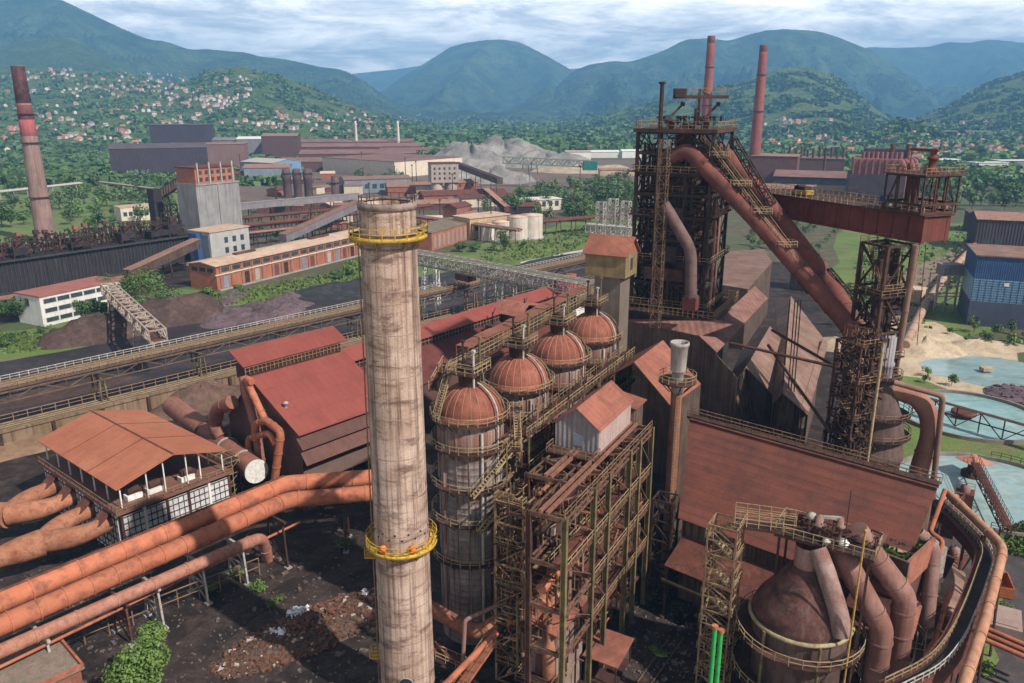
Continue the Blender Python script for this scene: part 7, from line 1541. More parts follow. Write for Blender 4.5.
for k, (px, pb, ptx, pt, lb) in enumerate(((703, 146, 709.5, 36, 'tall red brick chimney rising behind the furnace tower'), (753.5, 150, 762, 45, 'tall red brick chimney standing right of the furnace tower'))):
    Y = 760 if k else 790; b_ = aty(px, pb + 18, Y); zt = aty(ptx, pt, Y).z; brick_chimney(lb, b_, zt, 5.7 if k else 5.5, 3.5, frc, (zt * .55, zt * .80), ((zt * .955, zt * .044, mat('chim_top%d' % k, (.10, .045, .04), (.14, .07, .06), scale=.2)),))
for k, (px, y0, y1) in enumerate(((356.5, 144, 121), (398.5, 144, 121))):
    b_ = aty(px, y0, 1400); brick_chimney(('small pale chimney far off, left of the pair above the mills', 'small pale chimney far off, right of the pair above the mills')[k], b_, aty(px, y1, 1400).z, 3.0, 1.6, mat('pale_far_chimney%d' % k, (.55, .42, .38), (.6, .48, .44), scale=.05), (), ())

# mills far left and centre (label, corner px, L, D, height from photo, colours)
def far(label, px, py, ytop, L, D, ang, wall, roof, rh=0, win=None, name='mill_hall', cat='mill', zb=0, wm=None):
    c = at(px, py); H = aty(px, ytop, c.y).z; return hall(name, label, cat, c, L, D, max(3, H), R(ang), wall, roof, rh, .6, win, wm=wm)
pr_ = mat('plum_roof', (.085, .065, .08), (.12, .09, .10), scale=.05)
far('long plum coloured mill hall left of the tall plum block', 113, 181, 149, 95, 52, 24, plumwall, pr_, 4)
far('tall plum coloured mill block, the highest of the far mills', 153, 160, 125, 76, 60, 8, plumwall, pr_, 0)
far('rusty brown mill wing under the tall plum block', 166, 172, 145, 90, 50, 12, mat('pinkish_brown_wall', (.17, .095, .085), (.22, .13, .115), scale=.1), brownroof, 0)
far('pale grey sheet hall right of the tall plum block', 212, 158, 140, 40, 36, 8, corrgrey, corrgrey, 3)
far('white and grey sheet hall under a dark bridge pipe', 238, 158, 139, 46, 40, 8, corrgrey, whitewash, 3)
far('brown factory block right of the white sheet hall', 263, 160, 136, 50, 46, 8, brownwall, brownroof, 3)
far('teal sheet shed in front of the mills', 172, 170, 160, 60, 22, 8, tealwall, mat('grey_teal_roof', (.24, .29, .32), (.3, .35, .38), scale=.1), 2)
far('small teal and blue shed below the white sheet hall', 222, 168, 159, 34, 18, 8, tealwall, bluepale, 2)
far('low corrugated white store by the scrub', 130, 176, 165, 50, 18, 8, whitewash, silver, 2)
far('pale blue sheet hall behind the dark cylinders', 274, 182, 163, 40, 46, 60, bluepale, silver, 3)
far('grey blue store with red roof left of pale blue hall', 245, 184, 168, 44, 26, 10, bluegrey, brownroof, 3)
far('small red roofed shed below the teal shed', 228, 184, 174, 36, 20, 12, redbrick, rust, 2)
mroof = mat('mill_roof', (.17, .088, .074), (.24, .13, .11), (.12, .07, .06), scale=.03, world=True)
far('long pinkish roofed rolling mill, farthest of the centre mills', 300, 152, 142, 190, 60, 6, redbrick, mroof, 4)
far('long brown roofed rolling mill before the farthest one', 286, 158, 147, 200, 50, 6, brownwall, mroof, 4)
far('brown roofed rolling mill with dark side in the centre', 300, 166, 154, 150, 55, 8, brownwall, mroof, 4)
far('low brown roofed mill right of the brown factory block', 282, 172, 162, 120, 40, 10, brownwall, mroof, 4)
far('wide hall with cream parapet and brown flat roof in the centre', 395, 178, 162, 110, 120, 52, creamwall, mroof, 0)
far('long red store behind the wide cream edged hall', 380, 158, 150, 120, 30, 6, redbrick, mroof, 3)
far('grey windowed store below the wide cream edged hall', 345, 194, 180, 60, 26, 20, bluegrey, brownroof, 2, (8, [4], 3, 57, 4, 4))
far('long low brown store left of the concrete tower', 388, 196, 187, 70, 24, 14, redbrick, brownroof, 3)
far('red brick house at the foot of the concrete tower', 455, 198, 183, 22, 20, 30, redbrick, brownroof, 2, (3, [4, 9], 2, 20, 2, 2.4))
far('low red roofed store in front of the concrete tower', 424, 204, 196, 70, 20, 20, redbrick, rust, 3)
far('flat red roofed store right of the brick house', 462, 208, 199, 50, 18, 24, creamwall, rust, 2)
far('roofless cream ruin among the green trees', 520, 212, 201, 34, 16, 24, creamwall, whitewash, 0, (6, [3], 1, 33, 3, 4), 'ruin', 'ruin')
far('dark low shed left of the ruin in the trees', 506, 216, 207, 26, 14, 14, blackmat, rust, 2)
far('yellowish brick works building next to the pale tanks', 470, 240, 219, 30, 16, 40, mat('ochre_brick', (.46, .33, .18), (.55, .42, .26), (.32, .2, .12), scale=.3), tanroof, 0, (4, [5], 2, 28, 3, 4))
# cylinders, tower, tanks
for k in range(3):
    px = 288 + k * 10.5; q = at(px, 198); h = aty(px, 169, q.y).z; t = thing('dark_cylinder', ('left', 'middle', 'right')[k] + ' one of three tall dark rusty cylinders behind the workshop', 'vessel', (q.x, q.y, 0), 0, 'tall dark cylinders')
    m = MB(); m.lathe([(3.4, 0), (3.4, h * .6), (3.7, h * .62), (3.7, h * .8), (3.3, h * .82), (3.3, h), (0.01, h + .5)], n=18); m.put('shell', mat('cyl_dark', (.05, .035, .04), (.10, .06, .055), (.18, .10, .08), scale=.2, streak=.6) if k == 0 else MATS['cyl_dark'], t); m = MB(); m.rail([Vector((3.9 * math.cos(i * .785), 3.9 * math.sin(i * .785), h * .8)) for i in range(8)], w=.25, h=1.4, closed=True); m.put('railing', darksteel, t)
q = at(336, 200); h = aty(336, 176, q.y).z; t = thing('dark_cylinder', 'single dark slender cylinder standing right of the three cylinders', 'vessel', (q.x, q.y, 0)); m = MB(); m.lathe([(3.2, 0), (3.0, h), (0.01, h + .3)], n=16); m.put('shell', MATS['cyl_dark'], t); m = MB(); m.lathe([(3.1, h * .7), (3.8, h * .7), (3.8, h * .74), (3.1, h * .74)], n=16); m.put('ring', darksteel, t)
q = at(432, 199); Hc = aty(432, 164, q.y).z; t = thing('concrete_tower', 'square pale concrete bunker tower on round legs in the middle distance', 'tower', (q.x, q.y, 0), R(14))
towm = mat('tower_conc', (.34, .28, .24), (.42, .36, .31), (.24, .17, .14), scale=.2, streak=.5)
m = MB(); m.bb(0, 23, 0, 18, Hc * .46, Hc); m.put('bunker', towm, t)
for x in (5.2, 17.8): m = MB(); m.lathe([(5, 0), (5, Hc * .45), (4.9, Hc * .46)], (x, 6, 0), n=18); m.put('round_leg', towm, t)
for j in range(3):
    for i in range(5): m = MB(); m.bb(2 + i * 4.2, 3.6 + i * 4.2, -.1, .2, Hc * (.55 + j * .14), Hc * (.55 + j * .14) + 2); m.put('window', glass, t)
m = MB(); m.bb(-.4, 23.4, -.4, 18.4, Hc, Hc + .5); m.put('roof', rust, t)
tank_m = mat('tank_white', (.50, .44, .40), (.60, .55, .51), (.34, .17, .10), scale=.3, streak=.6)
for k, (px, r_, h_, lb) in enumerate(((487, 5.0, 9, 'pale storage tank nearest the orange brick building'), (501, 5.2, 10.5, 'rust stained storage tank in the middle of the three'), (518, 6.6, 13, 'rust streaked storage tank with tan lid, second from right'), (531, 6.8, 13.5, 'whitest storage tank at the right end of the row'))):
    q = at(px, 240 - k * .8); t = thing('storage_tank', lb, 'tank', (q.x, q.y, 0)); m = MB(); m.lathe([(r_, .4), (r_, h_)], n=28); m.put('shell', tank_m, t); m = MB(); m.lathe([(r_ + .15, h_ - .2), (r_ + .15, h_ + .2), (0.01, h_ + .9)], n=28); m.put('lid', tanroof, t); m = MB(); m.lathe([(r_ + 1.2, 0), (r_ + 1.2, .5), (0.01, .5)], n=24); m.put('base', greyconc, t)
# far lattice ore bridge with teal cab
a_, b_ = aty(503, 160, 780), aty(590, 164, 760); t = thing('loading_bridge', 'far green grey lattice loading bridge in front of the spoil heaps', 'gantry crane', a_); m = MB(); m.truss(a_, b_, 5, 6, 16, .7, .5); m.put('girder', mat('green_grey_steel', (.20, .22, .18), (.28, .29, .23), scale=.3), t, world=True)
for u_ in (.24, .34): c = a_.lerp(b_, u_); m = MB(); m.bar(c, (c.x - 3, c.y, 0), .9); m.bar(c + Vector((4, 0, 0)), (c.x + 7, c.y, 0), .9); m.put('leg', MATS['green_grey_steel'], t, world=True)
m = MB(); m.box(b_ + Vector((0, 0, -1.5)), (13, 9, 8)); m.put('cab', mat('teal_cab', (.02, .13, .13), (.03, .17, .16), scale=.3), t, world=True)
for k, (px, py, h, lb) in enumerate(((600, 238, 21, 'left grey lattice mast tower behind the tower hut'), (612, 236, 22, 'middle grey lattice mast tower behind the tower hut'), (625, 237, 21, 'right grey lattice mast tower behind the tower hut'))):
    q = at(px, py); lattice_tower('lattice_mast', lb, 'mast', (q.x, q.y), 4.5, 4.5, h, GA, 6, silver, .4, zig=False)
a_, b_ = at(588, 228, 19), at(634, 232, 19); t = thing('lattice_boom', 'grey lattice boom tying the three mast towers together', 'gantry crane', a_); m = MB(); m.truss(a_, b_, 5, 4, 9, .45, .35); m.put('girder', silver, t, world=True)
# spoil heaps
for k, (px, py, rx, ry, h, lb) in enumerate(((470, 166, 62, 40, 24, 'dark topped grey slag heap left of the spoil range'), (505, 163, 80, 45, 27, 'tallest pale grey spoil heap behind the loading bridge'), (545, 166, 60, 40, 17, 'pale pinkish spoil heap at the right of the range'), (430, 172, 50, 26, 11, 'low grey spoil heap behind the concrete tower'), (490, 182, 46, 24, 13, 'grey spoil heap in front, above the green trees'), (590, 172, 70, 26, 7, 'low tan sand bank under the white far buildings'))):
    q = at(px, py); heap('spoil_heap', lb, 'heap', q, rx, ry, h, spoil if k != 5 else sand, 0, k * 3.3, 44, rough=.3, ridge=.35)
for k, (px, py, yt, L, D, lb) in enumerate(((566, 160, 152, 36, 20, 'small pink white block in the far works, leftmost white one'), (590, 158, 152, 70, 30, 'long white far store right of the pink block'), (622, 158, 151, 30, 20, 'round ended white far building near the furnace tower'), (540, 152, 147, 90, 26, 'brown far hall above the spoil heaps'), (600, 176, 170, 120, 10, 'long tan wall like store at the forest back edge'))):
    far(lb, px, py, yt, L, D, 6, (whitewash, whitewash, whitewash, redbrick, tanroof)[k], (pinkwall, whitewash, whitewash, mroof, brownroof)[k], 2, name='far_store', cat='store')

# small sheds and plant crowding the works, too alike to tell apart
def shed_proto(lb, grp, L, D, H, w_, r_, rh):
    return hall('works_shed', lb, 'shed', Vector((0, 0, 0)), L, D, H, 0, w_, r_, rh, .4, None, None, grp)
rsx = random.Random(33)
for lb, grp, area, n, angs in (('low rusty shed crowded among the pipe bridges of the centre works', 'sheds of the centre works', (250, 480, 176, 232), 34, (6, 14, 62)), ('low rusty shed in the yards behind the red girder', 'sheds behind the red girder', (742, 900, 186, 222), 16, (-22, -20, 68))):
    ps = [shed_proto(lb, grp, 16, 9, 5, redbrick, rust, 2), shed_proto(lb, grp, 24, 10, 4, brownwall, brownroof, 2), shed_proto(lb, grp, 12, 9, 7, creamwall, brownroof, 0), shed_proto(lb, grp, 20, 8, 4.5, corrdark, mroof, 2), shed_proto(lb, grp, 14, 10, 6, redbrick, tanroof, 2)]
    for k in range(n):
        q = at(rsx.uniform(area[0], area[1]), rsx.uniform(area[2], area[3])); a = R(rsx.choice(angs)); p = ps[k % 5]; s_ = rsx.uniform(.8, 1.5)
        if k < 5: p.location = q; p.rotation_euler.z = a
        else: dup(p, q, a, scale=(s_, s_, s_ * rsx.uniform(.8, 1.1)))
for k in range(26):
    q = at(rsx.uniform(240, 640), rsx.uniform(170, 236)); t = thing('works_mast', 'thin dark mast standing among the centre works', 'mast', q, 0, 'masts of the centre works'); h = rsx.uniform(9, 24); m = MB(); m.tube([(0, 0, 0), (0, 0, h)], [.5, .3], 6); m.put('pole', darkrust, t); m = MB(); m.box((0, 0, h), (1.6, 1.6, 1.0)); m.put('head', rust, t)

# right side works
far('tall plum sheet block left of the right side works', 749, 190, 156, 40, 40, -22, brownwall, brownroof, 0)
t_ = far('red brown roofed hall with ten stub chimneys in the right works', 783, 178, 158, 60, 40, -22, brownwall, mroof, 0)
for i in range(10): m = MB(); m.tube([(4 + i * 6, 6 + (i % 2) * 14, 10), (4 + i * 6, 6 + (i % 2) * 14, aty(783, 146 + (i * 3) % 5, at(783, 178).y).z)], 1.3, 8); m.put('stub_chimney', rust, t_)
far('flat dark sided hall below the stub chimneys', 772, 194, 176, 80, 50, -22, blackmat, mroof, 4)
far('low pink brick hall right behind the red girder', 760, 206, 188, 60, 40, -22, redbrick, brownroof, 2)
far('small red roofed brick hall behind the yellow winch', 800, 207, 196, 50, 24, -22, redbrick, rust, 3)
q = at(822, 186); t = thing('thin_stack', 'thin rusty stack leaning alone between the right works halls', 'stack', (q.x, q.y, 0)); h = aty(824, 148, q.y).z; m = MB(); m.tube([(0, 0, 0), (0, 0, h)], 1.2, 10); m.put('shaft', rust, t); m = MB(); m.lathe([(1.3, h - 2), (1.7, h - 1.8), (1.7, h - .2), (1.3, h)], n=10); m.put('cap', darkrust, t)
# second furnace bank
q = at(845, 215); YB = q.y; t = thing('sinter_plant', 'second rusty works block with ribbed red top and row of bent pipes at right', 'sinter plant', (q.x, q.y, 0), R(-20)); zt, zm, zl = aty(845, 150, YB).z, aty(845, 174, YB).z, aty(845, 190, YB).z
sx = (at(905, 215) - q).length
m = MB(); m.bb(0, sx * .84, 0, 40, 0, zm); m.put('lower_block', mat('plum_dark', (.045, .032, .038), (.075, .05, .055), scale=.1), t)
m = MB(); m.bb(2, sx * .70, 2, 40, zm, zt - 6)
for k in range(8): m.bb(2 + k * sx * .68 / 7 - .6, 2 + k * sx * .68 / 7 + .6, .6, 2, zm, zt - 6)
m.put('upper_block', mat('ribbed_red', (.20, .075, .068), (.25, .10, .09), (.15, .06, .055), scale=.1), t)
m = MB(); m.bb(10, sx * .9, 20, 44, zm, zt); m.put('rear_block', plumwall, t)
for k in range(9): m = MB(); x = 8 + k * sx * .07; m.tube([(x, 10, zt - 6), (x, 10, zt - 1.5)], 1.3, 8); m.put('top_vent', MATS['ribbed_red'], t)
for k in range(4):
    x = sx * (.74 + k * .075); m = MB(); m.tube(bend([(x - 4, 8 + k * 5, zm + 6), (x + 1, 6 + k * 5, zm + 10), (x + 4, 4 + k * 5, zm), (x + 4, 4 + k * 5, 8)], 4), 1.9, 12); m.put('bent_pipe', MATS['ribbed_red'], t)
for k in range(12): m = MB(); x = rk.uniform(2, sx * .8); m.box((x, -2 - rk.uniform(0, 6), rk.uniform(5, zl)), (rk.uniform(3, 8), rk.uniform(3, 6), rk.uniform(3, 9))); m.put('plant_box', rk.choice([darkrust, rust, darksteel, plumwall]), t)
m = MB()
for k in range(9): x = k * sx * .1; m.bar((x, -8, 0), (x, -8, zl), .7); m.bar((x, -8, zl), (x + sx * .1, -8, zl), .6); m.bar((x, -8, zl * .5), (x + sx * .1, -8, zl), .4)
m.put('frame', darkrust, t)
for k, xx in enumerate((.62, .86)): m = MB(); m.tube([(sx * xx, 16, zm), (sx * xx, 16, zt + 4)], 1.6, 10); m.put('stack', rust, t)
far('low pink roofed shed pair right of the girder cage', 905, 222, 207, 34, 20, 20, redbrick, rust, 2, name='shed', cat='shed')
far('brick shed with rust roof and small blue tub beside it', 925, 216, 204, 26, 16, 30, redbrick, rust, 3, name='shed', cat='shed')
far('dark brown derelict house with gable at the right edge', 973, 250, 219, 30, 24, -20, plumwall, brownroof, 3, (2, [1.5], 3, 14, 3.4, 5), 'derelict_house', 'house')
far('dark plum shed behind the derelict house at right edge', 968, 232, 214, 50, 20, -20, plumwall, pr_, 0, name='shed', cat='shed')
far('small brown shed by the dirt track left of girder tower', 806, 292, 262, 9, 9, 30, corrdark, rust, 1.5, name='shed', cat='shed')
# blue building
c = at(966, 325); t = thing('blue_building', 'blue clad building with glazed middle band and pink roof at right edge', 'industrial building', (c.x, c.y, 0), R(-22)); h0 = aty(970, 256, c.y).z
m = MB(); m.bb(0, 40, 0, 26, 0, h0 * .36); m.put('lower_wall', mat('slate_blue', (.06, .07, .12), (.085, .095, .15), (.05, .05, .08), scale=.2, streak=.3), t); m = MB(); m.bb(.02, 40, .02, 26, h0 * .36, h0 * .68); gl = m.put('glazed_band', bluepale, t); m = MB(); m.bb(0, 40, 0, 26, h0 * .68, h0); m.put('upper_wall', bluewall, t); m = MB(); m.bb(-.4, 40.4, -.4, 26.4, h0, h0 + .4); m.put('roof', paleroof, t)
m = MB()
for k in range(9): m.bb(-.06, 40, -.06, .0, h0 * (.38 + k * .034), h0 * (.38 + k * .034) + .16)
for k in range(20): m.bb(k * 2, k * 2 + .16, -.08, -.02, h0 * .365, h0 * .675)
m.put('glazing_bars', bluewall, gl)
m = MB(); m.bb(9.5, 11, -.2, -.1, h0 * .60, h0 * .645); m.put('wall_lamp', whitepaint, t); m = MB(); m.bb(1, 3.4, -.15, .1, 0, 3.4); m.put('door', blackmat, t)
q = at(938, 312); t = thing('pylon_shed', 'grey box on thin legs with frames left of the blue building', 'plant shed', (q.x, q.y, 0), R(6)); m = MB(); m.bb(0, 8, 0, 5, 14, 18); m.put('box', corrgrey, t); m = MB()
for x in (-2, 2, 6, 10, 14):
    for y in (0, 5): m.bar((x, y, 0), (x, y, 14 if x < 9 else 17), .4)
for z in (6, 10, 14): m.bar((-2, 0, z), (14, 0, z), .35); m.bar((-2, 5, z), (14, 5, z), .35); m.bar((-2, 0, z - 4), (6, 0, z), .25)
m.put('frame', silver, t)
# big pinkish ground pipe
gp_ = [at(905, 345, 2.5), at(925, 305, 2.5), at(945, 276, 2.5), at(980, 240, 2.5), at(1000, 228, 2.5)]; pipe('ground_pipe', 'pinkish pipe running along the ground from the sand heaps to the sheds', gp_, 1.5, mat('pink_pipe', (.38, .24, .17), (.45, .31, .23), (.24, .12, .09), scale=.2), fl=9)
q = at(914, 300); t = thing('ochre_works', 'ochre concrete valve house on the ground pipe near the sand', 'valve house', (q.x, q.y, 0), R(50)); m = MB(); m.bb(-4, 4, -3, 3, 0, 4.5); m.put('wall', MATS['ochre_brick'], t); m = MB(); m.bb(-4.4, 4.4, -3.4, 3.4, 4.5, 4.9); m.put('roof', tanroof, t)
# viaduct
v0, v1 = aty(740, 131, 2050), aty(1080, 130, 2050); t = thing('viaduct', 'long thin motorway viaduct crossing the valley on the right', 'viaduct', v0); zv = v0.z; v1.z = zv
m = MB(); m.bar(v0, v1, 10, 1.6); m.put('deck', mat('viaduct_conc', (.30, .30, .32), (.36, .36, .37), scale=.01), t, world=True)
for k in range(16): c = v0.lerp(v1, (k + .5) / 16); m = MB(); m.bar((c.x, c.y, 0), c - Vector((0, 0, .8)), 2.0); m.put('pier', MATS['viaduct_conc'], t, world=True)
for k, (px, py, yt, L) in enumerate(((975, 172, 163, 40), (1000, 170, 161, 60), (925, 166, 160, 50))):
    far(('white flat store right of the girder cage, among town houses', 'long white roofed store at the right edge of the town', 'low white store strip behind the girder cage')[k], px, py, yt, L, 20, 4, whitewash if k != 1 else bluegrey, whitewash, 0, name='far_store', cat='store')
# ================================================================== VEGETATION
from mathutils.bvhtree import BVHTree
_v, _f = [], []
for o in [q for q in COL.objects if q.type == 'MESH' and (q.name.startswith(('hill', 'mountain', 'town_slope')) or q.name == 'ground')]:
    b = len(_v); _v += [v.co.copy() for v in o.data.vertices]; _f += [tuple(i + b for i in p.vertices) for p in o.data.polygons]
BVH = BVHTree.FromPolygons(_v, _f)
def hit(px, py):
    d = aty(px, py, 100.0) - Vector((0, 0, CAM_H)); return BVH.ray_cast(Vector((0, 0, CAM_H)), d.normalized(), 20000)[0]
def zat(x, y):
    h = BVH.ray_cast(Vector((x, y, 3000)), Vector((0, 0, -1)), 6000)[0]; return h.z if h else 0.0
def crown(mb, c, rx, rz, n, s, rn, lobes=5):
    """leaf clumps spread through an uneven crown: several lobes, ragged outline"""
    lb = [(Vector((rn.gauss(0, .38), rn.gauss(0, .38), rn.uniform(-.45, .55))), rn.uniform(.38, .62)) for _ in range(lobes)] + [(Vector((0, 0, 0)), .62)]
    for _ in range(n):
        L_, r_ = rn.choice(lb); d = Vector((rn.gauss(0, 1), rn.gauss(0, 1), rn.gauss(0, 1))).normalized(); q = L_ + d * r_ * rn.random() ** .33
        p = Vector((c[0] + q.x * rx, c[1] + q.y * rx, c[2] + q.z * rz))
        nrm = (d + Vector((rn.gauss(0, .5), rn.gauss(0, .5), rn.gauss(0, .5) + .35))).normalized(); a = nrm.orthogonal().normalized(); a.rotate(Matrix.Rotation(rn.uniform(0, 6.28), 3, nrm)); b = nrm.cross(a); k = s * rn.uniform(.6, 1.35)
        mb.add([p - a * k, p - b * k * .6, p + a * k, p + b * k * .6], [(0, 1, 2, 3)])
    return mb
def make_tree(name, label, H, R_, n, s, mm, seed, trunk=.28, cat='tree', group=None, lobes=6):
    rn = random.Random(seed); t = thing(name, label, cat, (0, 0, 0), 0, group)
    m = MB(); r0 = max(.12, H * .022); m.tube([(0, 0, -.3), (rn.uniform(-.1, .1), 0, H * trunk), (rn.uniform(-.3, .3), rn.uniform(-.3, .3), H * .62)], [r0 * 1.3, r0, r0 * .45], 7)
    for k in range(5):
        a = k * 1.26 + rn.random(); m.tube([(0, 0, H * (trunk + .03 * k)), (math.cos(a) * R_ * .55, math.sin(a) * R_ * .55, H * (trunk + .2 + .06 * k))], [r0 * .5, r0 * .2], 5)
    m.put('trunk', bark, t)
    m = MB(); crown(m, (0, 0, H * (trunk + (1 - trunk) * .5)), R_, H * (1 - trunk) * .56, n, s, rn, lobes); m.put('crown', mm, t); return t
def put_tree(pr, px, py, rz=0, sc=1, label=None, group=None, loc=None):
    q = loc or at(px, py); return dup(pr, q, rz, label, group, sc)
# near trees and bushes, one by one
def single(label, px, py, H, R_, n, s, mm, seed, cat='tree', name='broadleaf_tree', trunk=.25):
    t = make_tree(name, label, H, R_, n, s, mm, seed, trunk, cat); t.location = at(px, py); return t
single('bright green bushy tree in the bottom left foreground', 139, 716, 10.8, 5.2, 6500, .22, leaf, 1, trunk=.2)
for k, (px, py, H, R_, mm, lb) in enumerate(((128, 306, 13, 7.5, leaf, 'round green tree behind the pale lattice conveyor, leftmost of its clump'), (146, 305, 15, 9, leaf, 'largest round green tree between lattice conveyor and orange workshop'), (164, 311, 9, 7, leafpale, 'pale green bush at the right end of the clump by the lattice conveyor'), (150, 316, 7, 7, leaf, 'lower green bush in front of the clump by the lattice conveyor'), (22, 322, 10, 6.5, leafdark, 'green tree left of the white office block'), (8, 316, 7, 5, leafdark, 'dark bush at the left edge beside the office'), (84, 318, 7, 4, leafdark, 'dark tree in front of the office porch'), (98, 316, 6, 4, leafdark, 'dark bush at the right end of the office'), (5, 345, 3, 4, leafdark, 'low dark bush on the grass at the left edge'))):
    single(lb, px, py, H, R_, 1500, .42, mm, 30 + k, trunk=.12)
for k, (px, py, H, R_, mm, lb) in enumerate(((504, 252, 15, 4.2, leaf, 'narrow upright tree standing alone right of the orange brick building'), (462, 252, 6, 4.5, leafdark, 'bush left of the narrow tree, against the orange brick building'), (474, 252, 5, 4, leafdark, 'small bush beside the narrow tree'), (350, 276, 7, 4.5, leaf, 'green bush beside the chimney in front of the orange workshop'), (362, 272, 6, 4, leaf, 'green bush touching the left of the chimney'), (340, 279, 4, 3.5, leafdark, 'low bush before the orange workshop'), (240, 292, 3.5, 3.5, leaf, 'low green shrub before the left end of the orange workshop'), (208, 296, 3.5, 4, leaf, 'low green shrub at the corner of the orange workshop'), (285, 214, 12, 6, leafdark, 'dark willow like tree beside the rust conveyor leg'), (488, 216, 16, 7, leafdark, 'tall dark tree left of the ruin, behind the tanks'))):
    single(lb, px, py, H, R_, 1100, .42, mm, 60 + k, trunk=.14)
for k, (px, py, H, R_) in enumerate(((240, 575, 1.6, 2.2), (262, 590, 1.3, 1.8), (348, 545, 2.2, 2.6), (120, 600, 1.6, 2.4), (32, 662, 2.2, 3.2), (275, 605, 1.0, 1.4), (660, 655, .8, 1.5), (1000, 610, 1.6, 2.0), (985, 668, 1.2, 1.8), (212, 590, 1.2, 1.8))):
    single(('green weeds at the foot of the tall dark lattice bent', 'small weeds on the road side of the lattice bent', 'weeds in the shade left of the chimney', 'weeds beside the brown crossed trestle', 'weeds in the bottom left corner under the pipes', 'small weed tuft in the dark yard by the scrap', 'low weeds between the yard rail lines', 'weeds by the orange scrap bin', 'weeds near the right bottom edge', 'weeds under the pale crossed trestle')[k], px, py, H, R_, 420, .16, leaf, 90 + k, 'weeds', 'weed_clump', .05)
# far tree prototypes, copied one by one
PR = [make_tree('woodland_tree', 'leafy green tree in the wood behind the pale tanks', 11 + k, 5.2 + .4 * k, 260, .85, (leaf, leafdark, leafpale, leafdark)[k], 200 + k, .14, 'tree', 'trees of the wood behind the tanks') for k in range(4)]
rt = random.Random(5)
def scatter(poly, n, label, group, smin=.7, smax=1.3, first=None, minpx=0):
    """individual trees inside a surveyed outline on flat ground"""
    P_ = [at(*p) for p in poly]; xs = [p.x for p in P_]; ys = [p.y for p in P_]; k = 0; tries = 0; out_ = []
    while k < n and tries < n * 60:
        tries += 1; x, y = rt.uniform(min(xs), max(xs)), rt.uniform(min(ys), max(ys)); c = False
        for i in range(len(P_)):
            a, b = P_[i], P_[i - 1]
            if (a.y > y) != (b.y > y) and x < (b.x - a.x) * (y - a.y) / (b.y - a.y) + a.x: c = not c
        if not c or any((x - u) ** 2 + (y - v) ** 2 < 36 for u, v in out_): continue
        out_.append((x, y)); s_ = rt.uniform(smin, smax); dup(rt.choice(PR), (x, y, 0), rt.uniform(0, 6.28), label, group, (s_ * rt.uniform(.9, 1.2), s_, s_ * rt.uniform(.85, 1.2))); k += 1
G1 = 'trees of the wood behind the tanks'
scatter([(498, 205), (560, 190), (640, 178), (640, 222), (585, 226), (540, 222), (505, 214)], 85, 'leafy green tree in the wood behind the pale tanks', G1, .8, 1.25)
scatter([(0, 232), (0, 180), (120, 178), (190, 184), (180, 214), (120, 228), (60, 238)], 88, 'leafy tree in the scrub around the left brick chimney', 'trees of the scrub at the left chimney', .7, 1.3)
scatter([(930, 212), (905, 190), (960, 180), (1040, 180), (1040, 208), (990, 214)], 46, 'leafy tree in the belt beyond the girder cage', 'trees of the belt beyond the cage', .8, 1.4)
scatter([(830, 330), (850, 262), (890, 240), (905, 262), (880, 300)], 22, 'green shrub on the slope seen through the girder tower legs', 'shrubs behind the girder tower', .25, .5)
scatter([(930, 372), (960, 388), (950, 392), (915, 380)], 5, 'green shrub between the two far ponds', 'shrubs between the ponds', .2, .4)
scatter([(945, 330), (1030, 335), (1030, 352), (960, 345)], 16, 'green shrub below the blue building', 'shrubs below the blue building', .25, .5)
scatter([(330, 190), (410, 186), (418, 176), (340, 182)], 14, 'leafy tree behind the grey windowed store', 'trees behind the windowed store', .6, 1.0)
scatter([(255, 226), (340, 214), (345, 238), (262, 250)], 14, 'small green tree among the pipe bridges behind the workshop', 'trees among the pipe bridges', .25, .55)
scatter([(740, 240), (790, 222), (850, 222), (820, 250), (760, 275)], 22, 'green shrub below the red girder', 'shrubs below the red girder', .3, .6)
scatter([(925, 262), (985, 226), (1030, 224), (1000, 250), (950, 290)], 26, 'low green shrub in the field left of the blue building', 'shrubs of the right field', .15, .45)
scatter([(0, 350), (0, 336), (50, 330), (70, 345)], 10, 'low shrub on the grass below the white office', 'shrubs below the office', .15, .35)
scatter([(480, 250), (590, 222), (620, 226), (560, 254)], 14, 'small green shrub on the meadow beside the pale tanks', 'shrubs of the tank meadow', .15, .4)
for p_ in PR:
    i = PR.index(p_); q = at(520 + i * 28, 213 - i * 3); p_.location = q
# far woods that read as one mass
def woods(name, label, n, fn, size, mm, seed):
    rn = random.Random(seed); m = MB(); k = 0; tries = 0
    while k < n and tries < n * 6:
        tries += 1; p = fn(rn)
        if p is None: continue
        s = size * rn.uniform(.6, 1.4); base = len(m.v)
        for j in range(9):
            d = Vector((rn.gauss(0, .5), rn.gauss(0, .5), rn.uniform(.15, 1.0))); c = p + d * s * .75; nrm = Vector((rn.gauss(0, 1), rn.gauss(0, 1), rn.gauss(.6, .7))).normalized(); a = nrm.orthogonal().normalized(); b = nrm.cross(a); e = s * rn.uniform(.4, .8)
            m.add([c - a * e, c - b * e, c + a * e, c + b * e], [(0, 1, 2, 3)])
        k += 1
    o = m.put(name, mm); tag(o, label, 'woods', None, 'stuff'); return o
def infield(px0, px1, py0, py1, thr=.0, sc=.004, seed=0):
    def f(rn):
        h = hit(rn.uniform(px0, px1), rn.uniform(py0, py1))
        if h is None or mnoise.noise(Vector((h.x * sc + seed, h.y * sc, seed))) < thr: return None
        return h
    return f
wl = leafmat('far_wood_leaf', (.065, .125, .034), (.105, .175, .050), (.042, .08, .024)); 
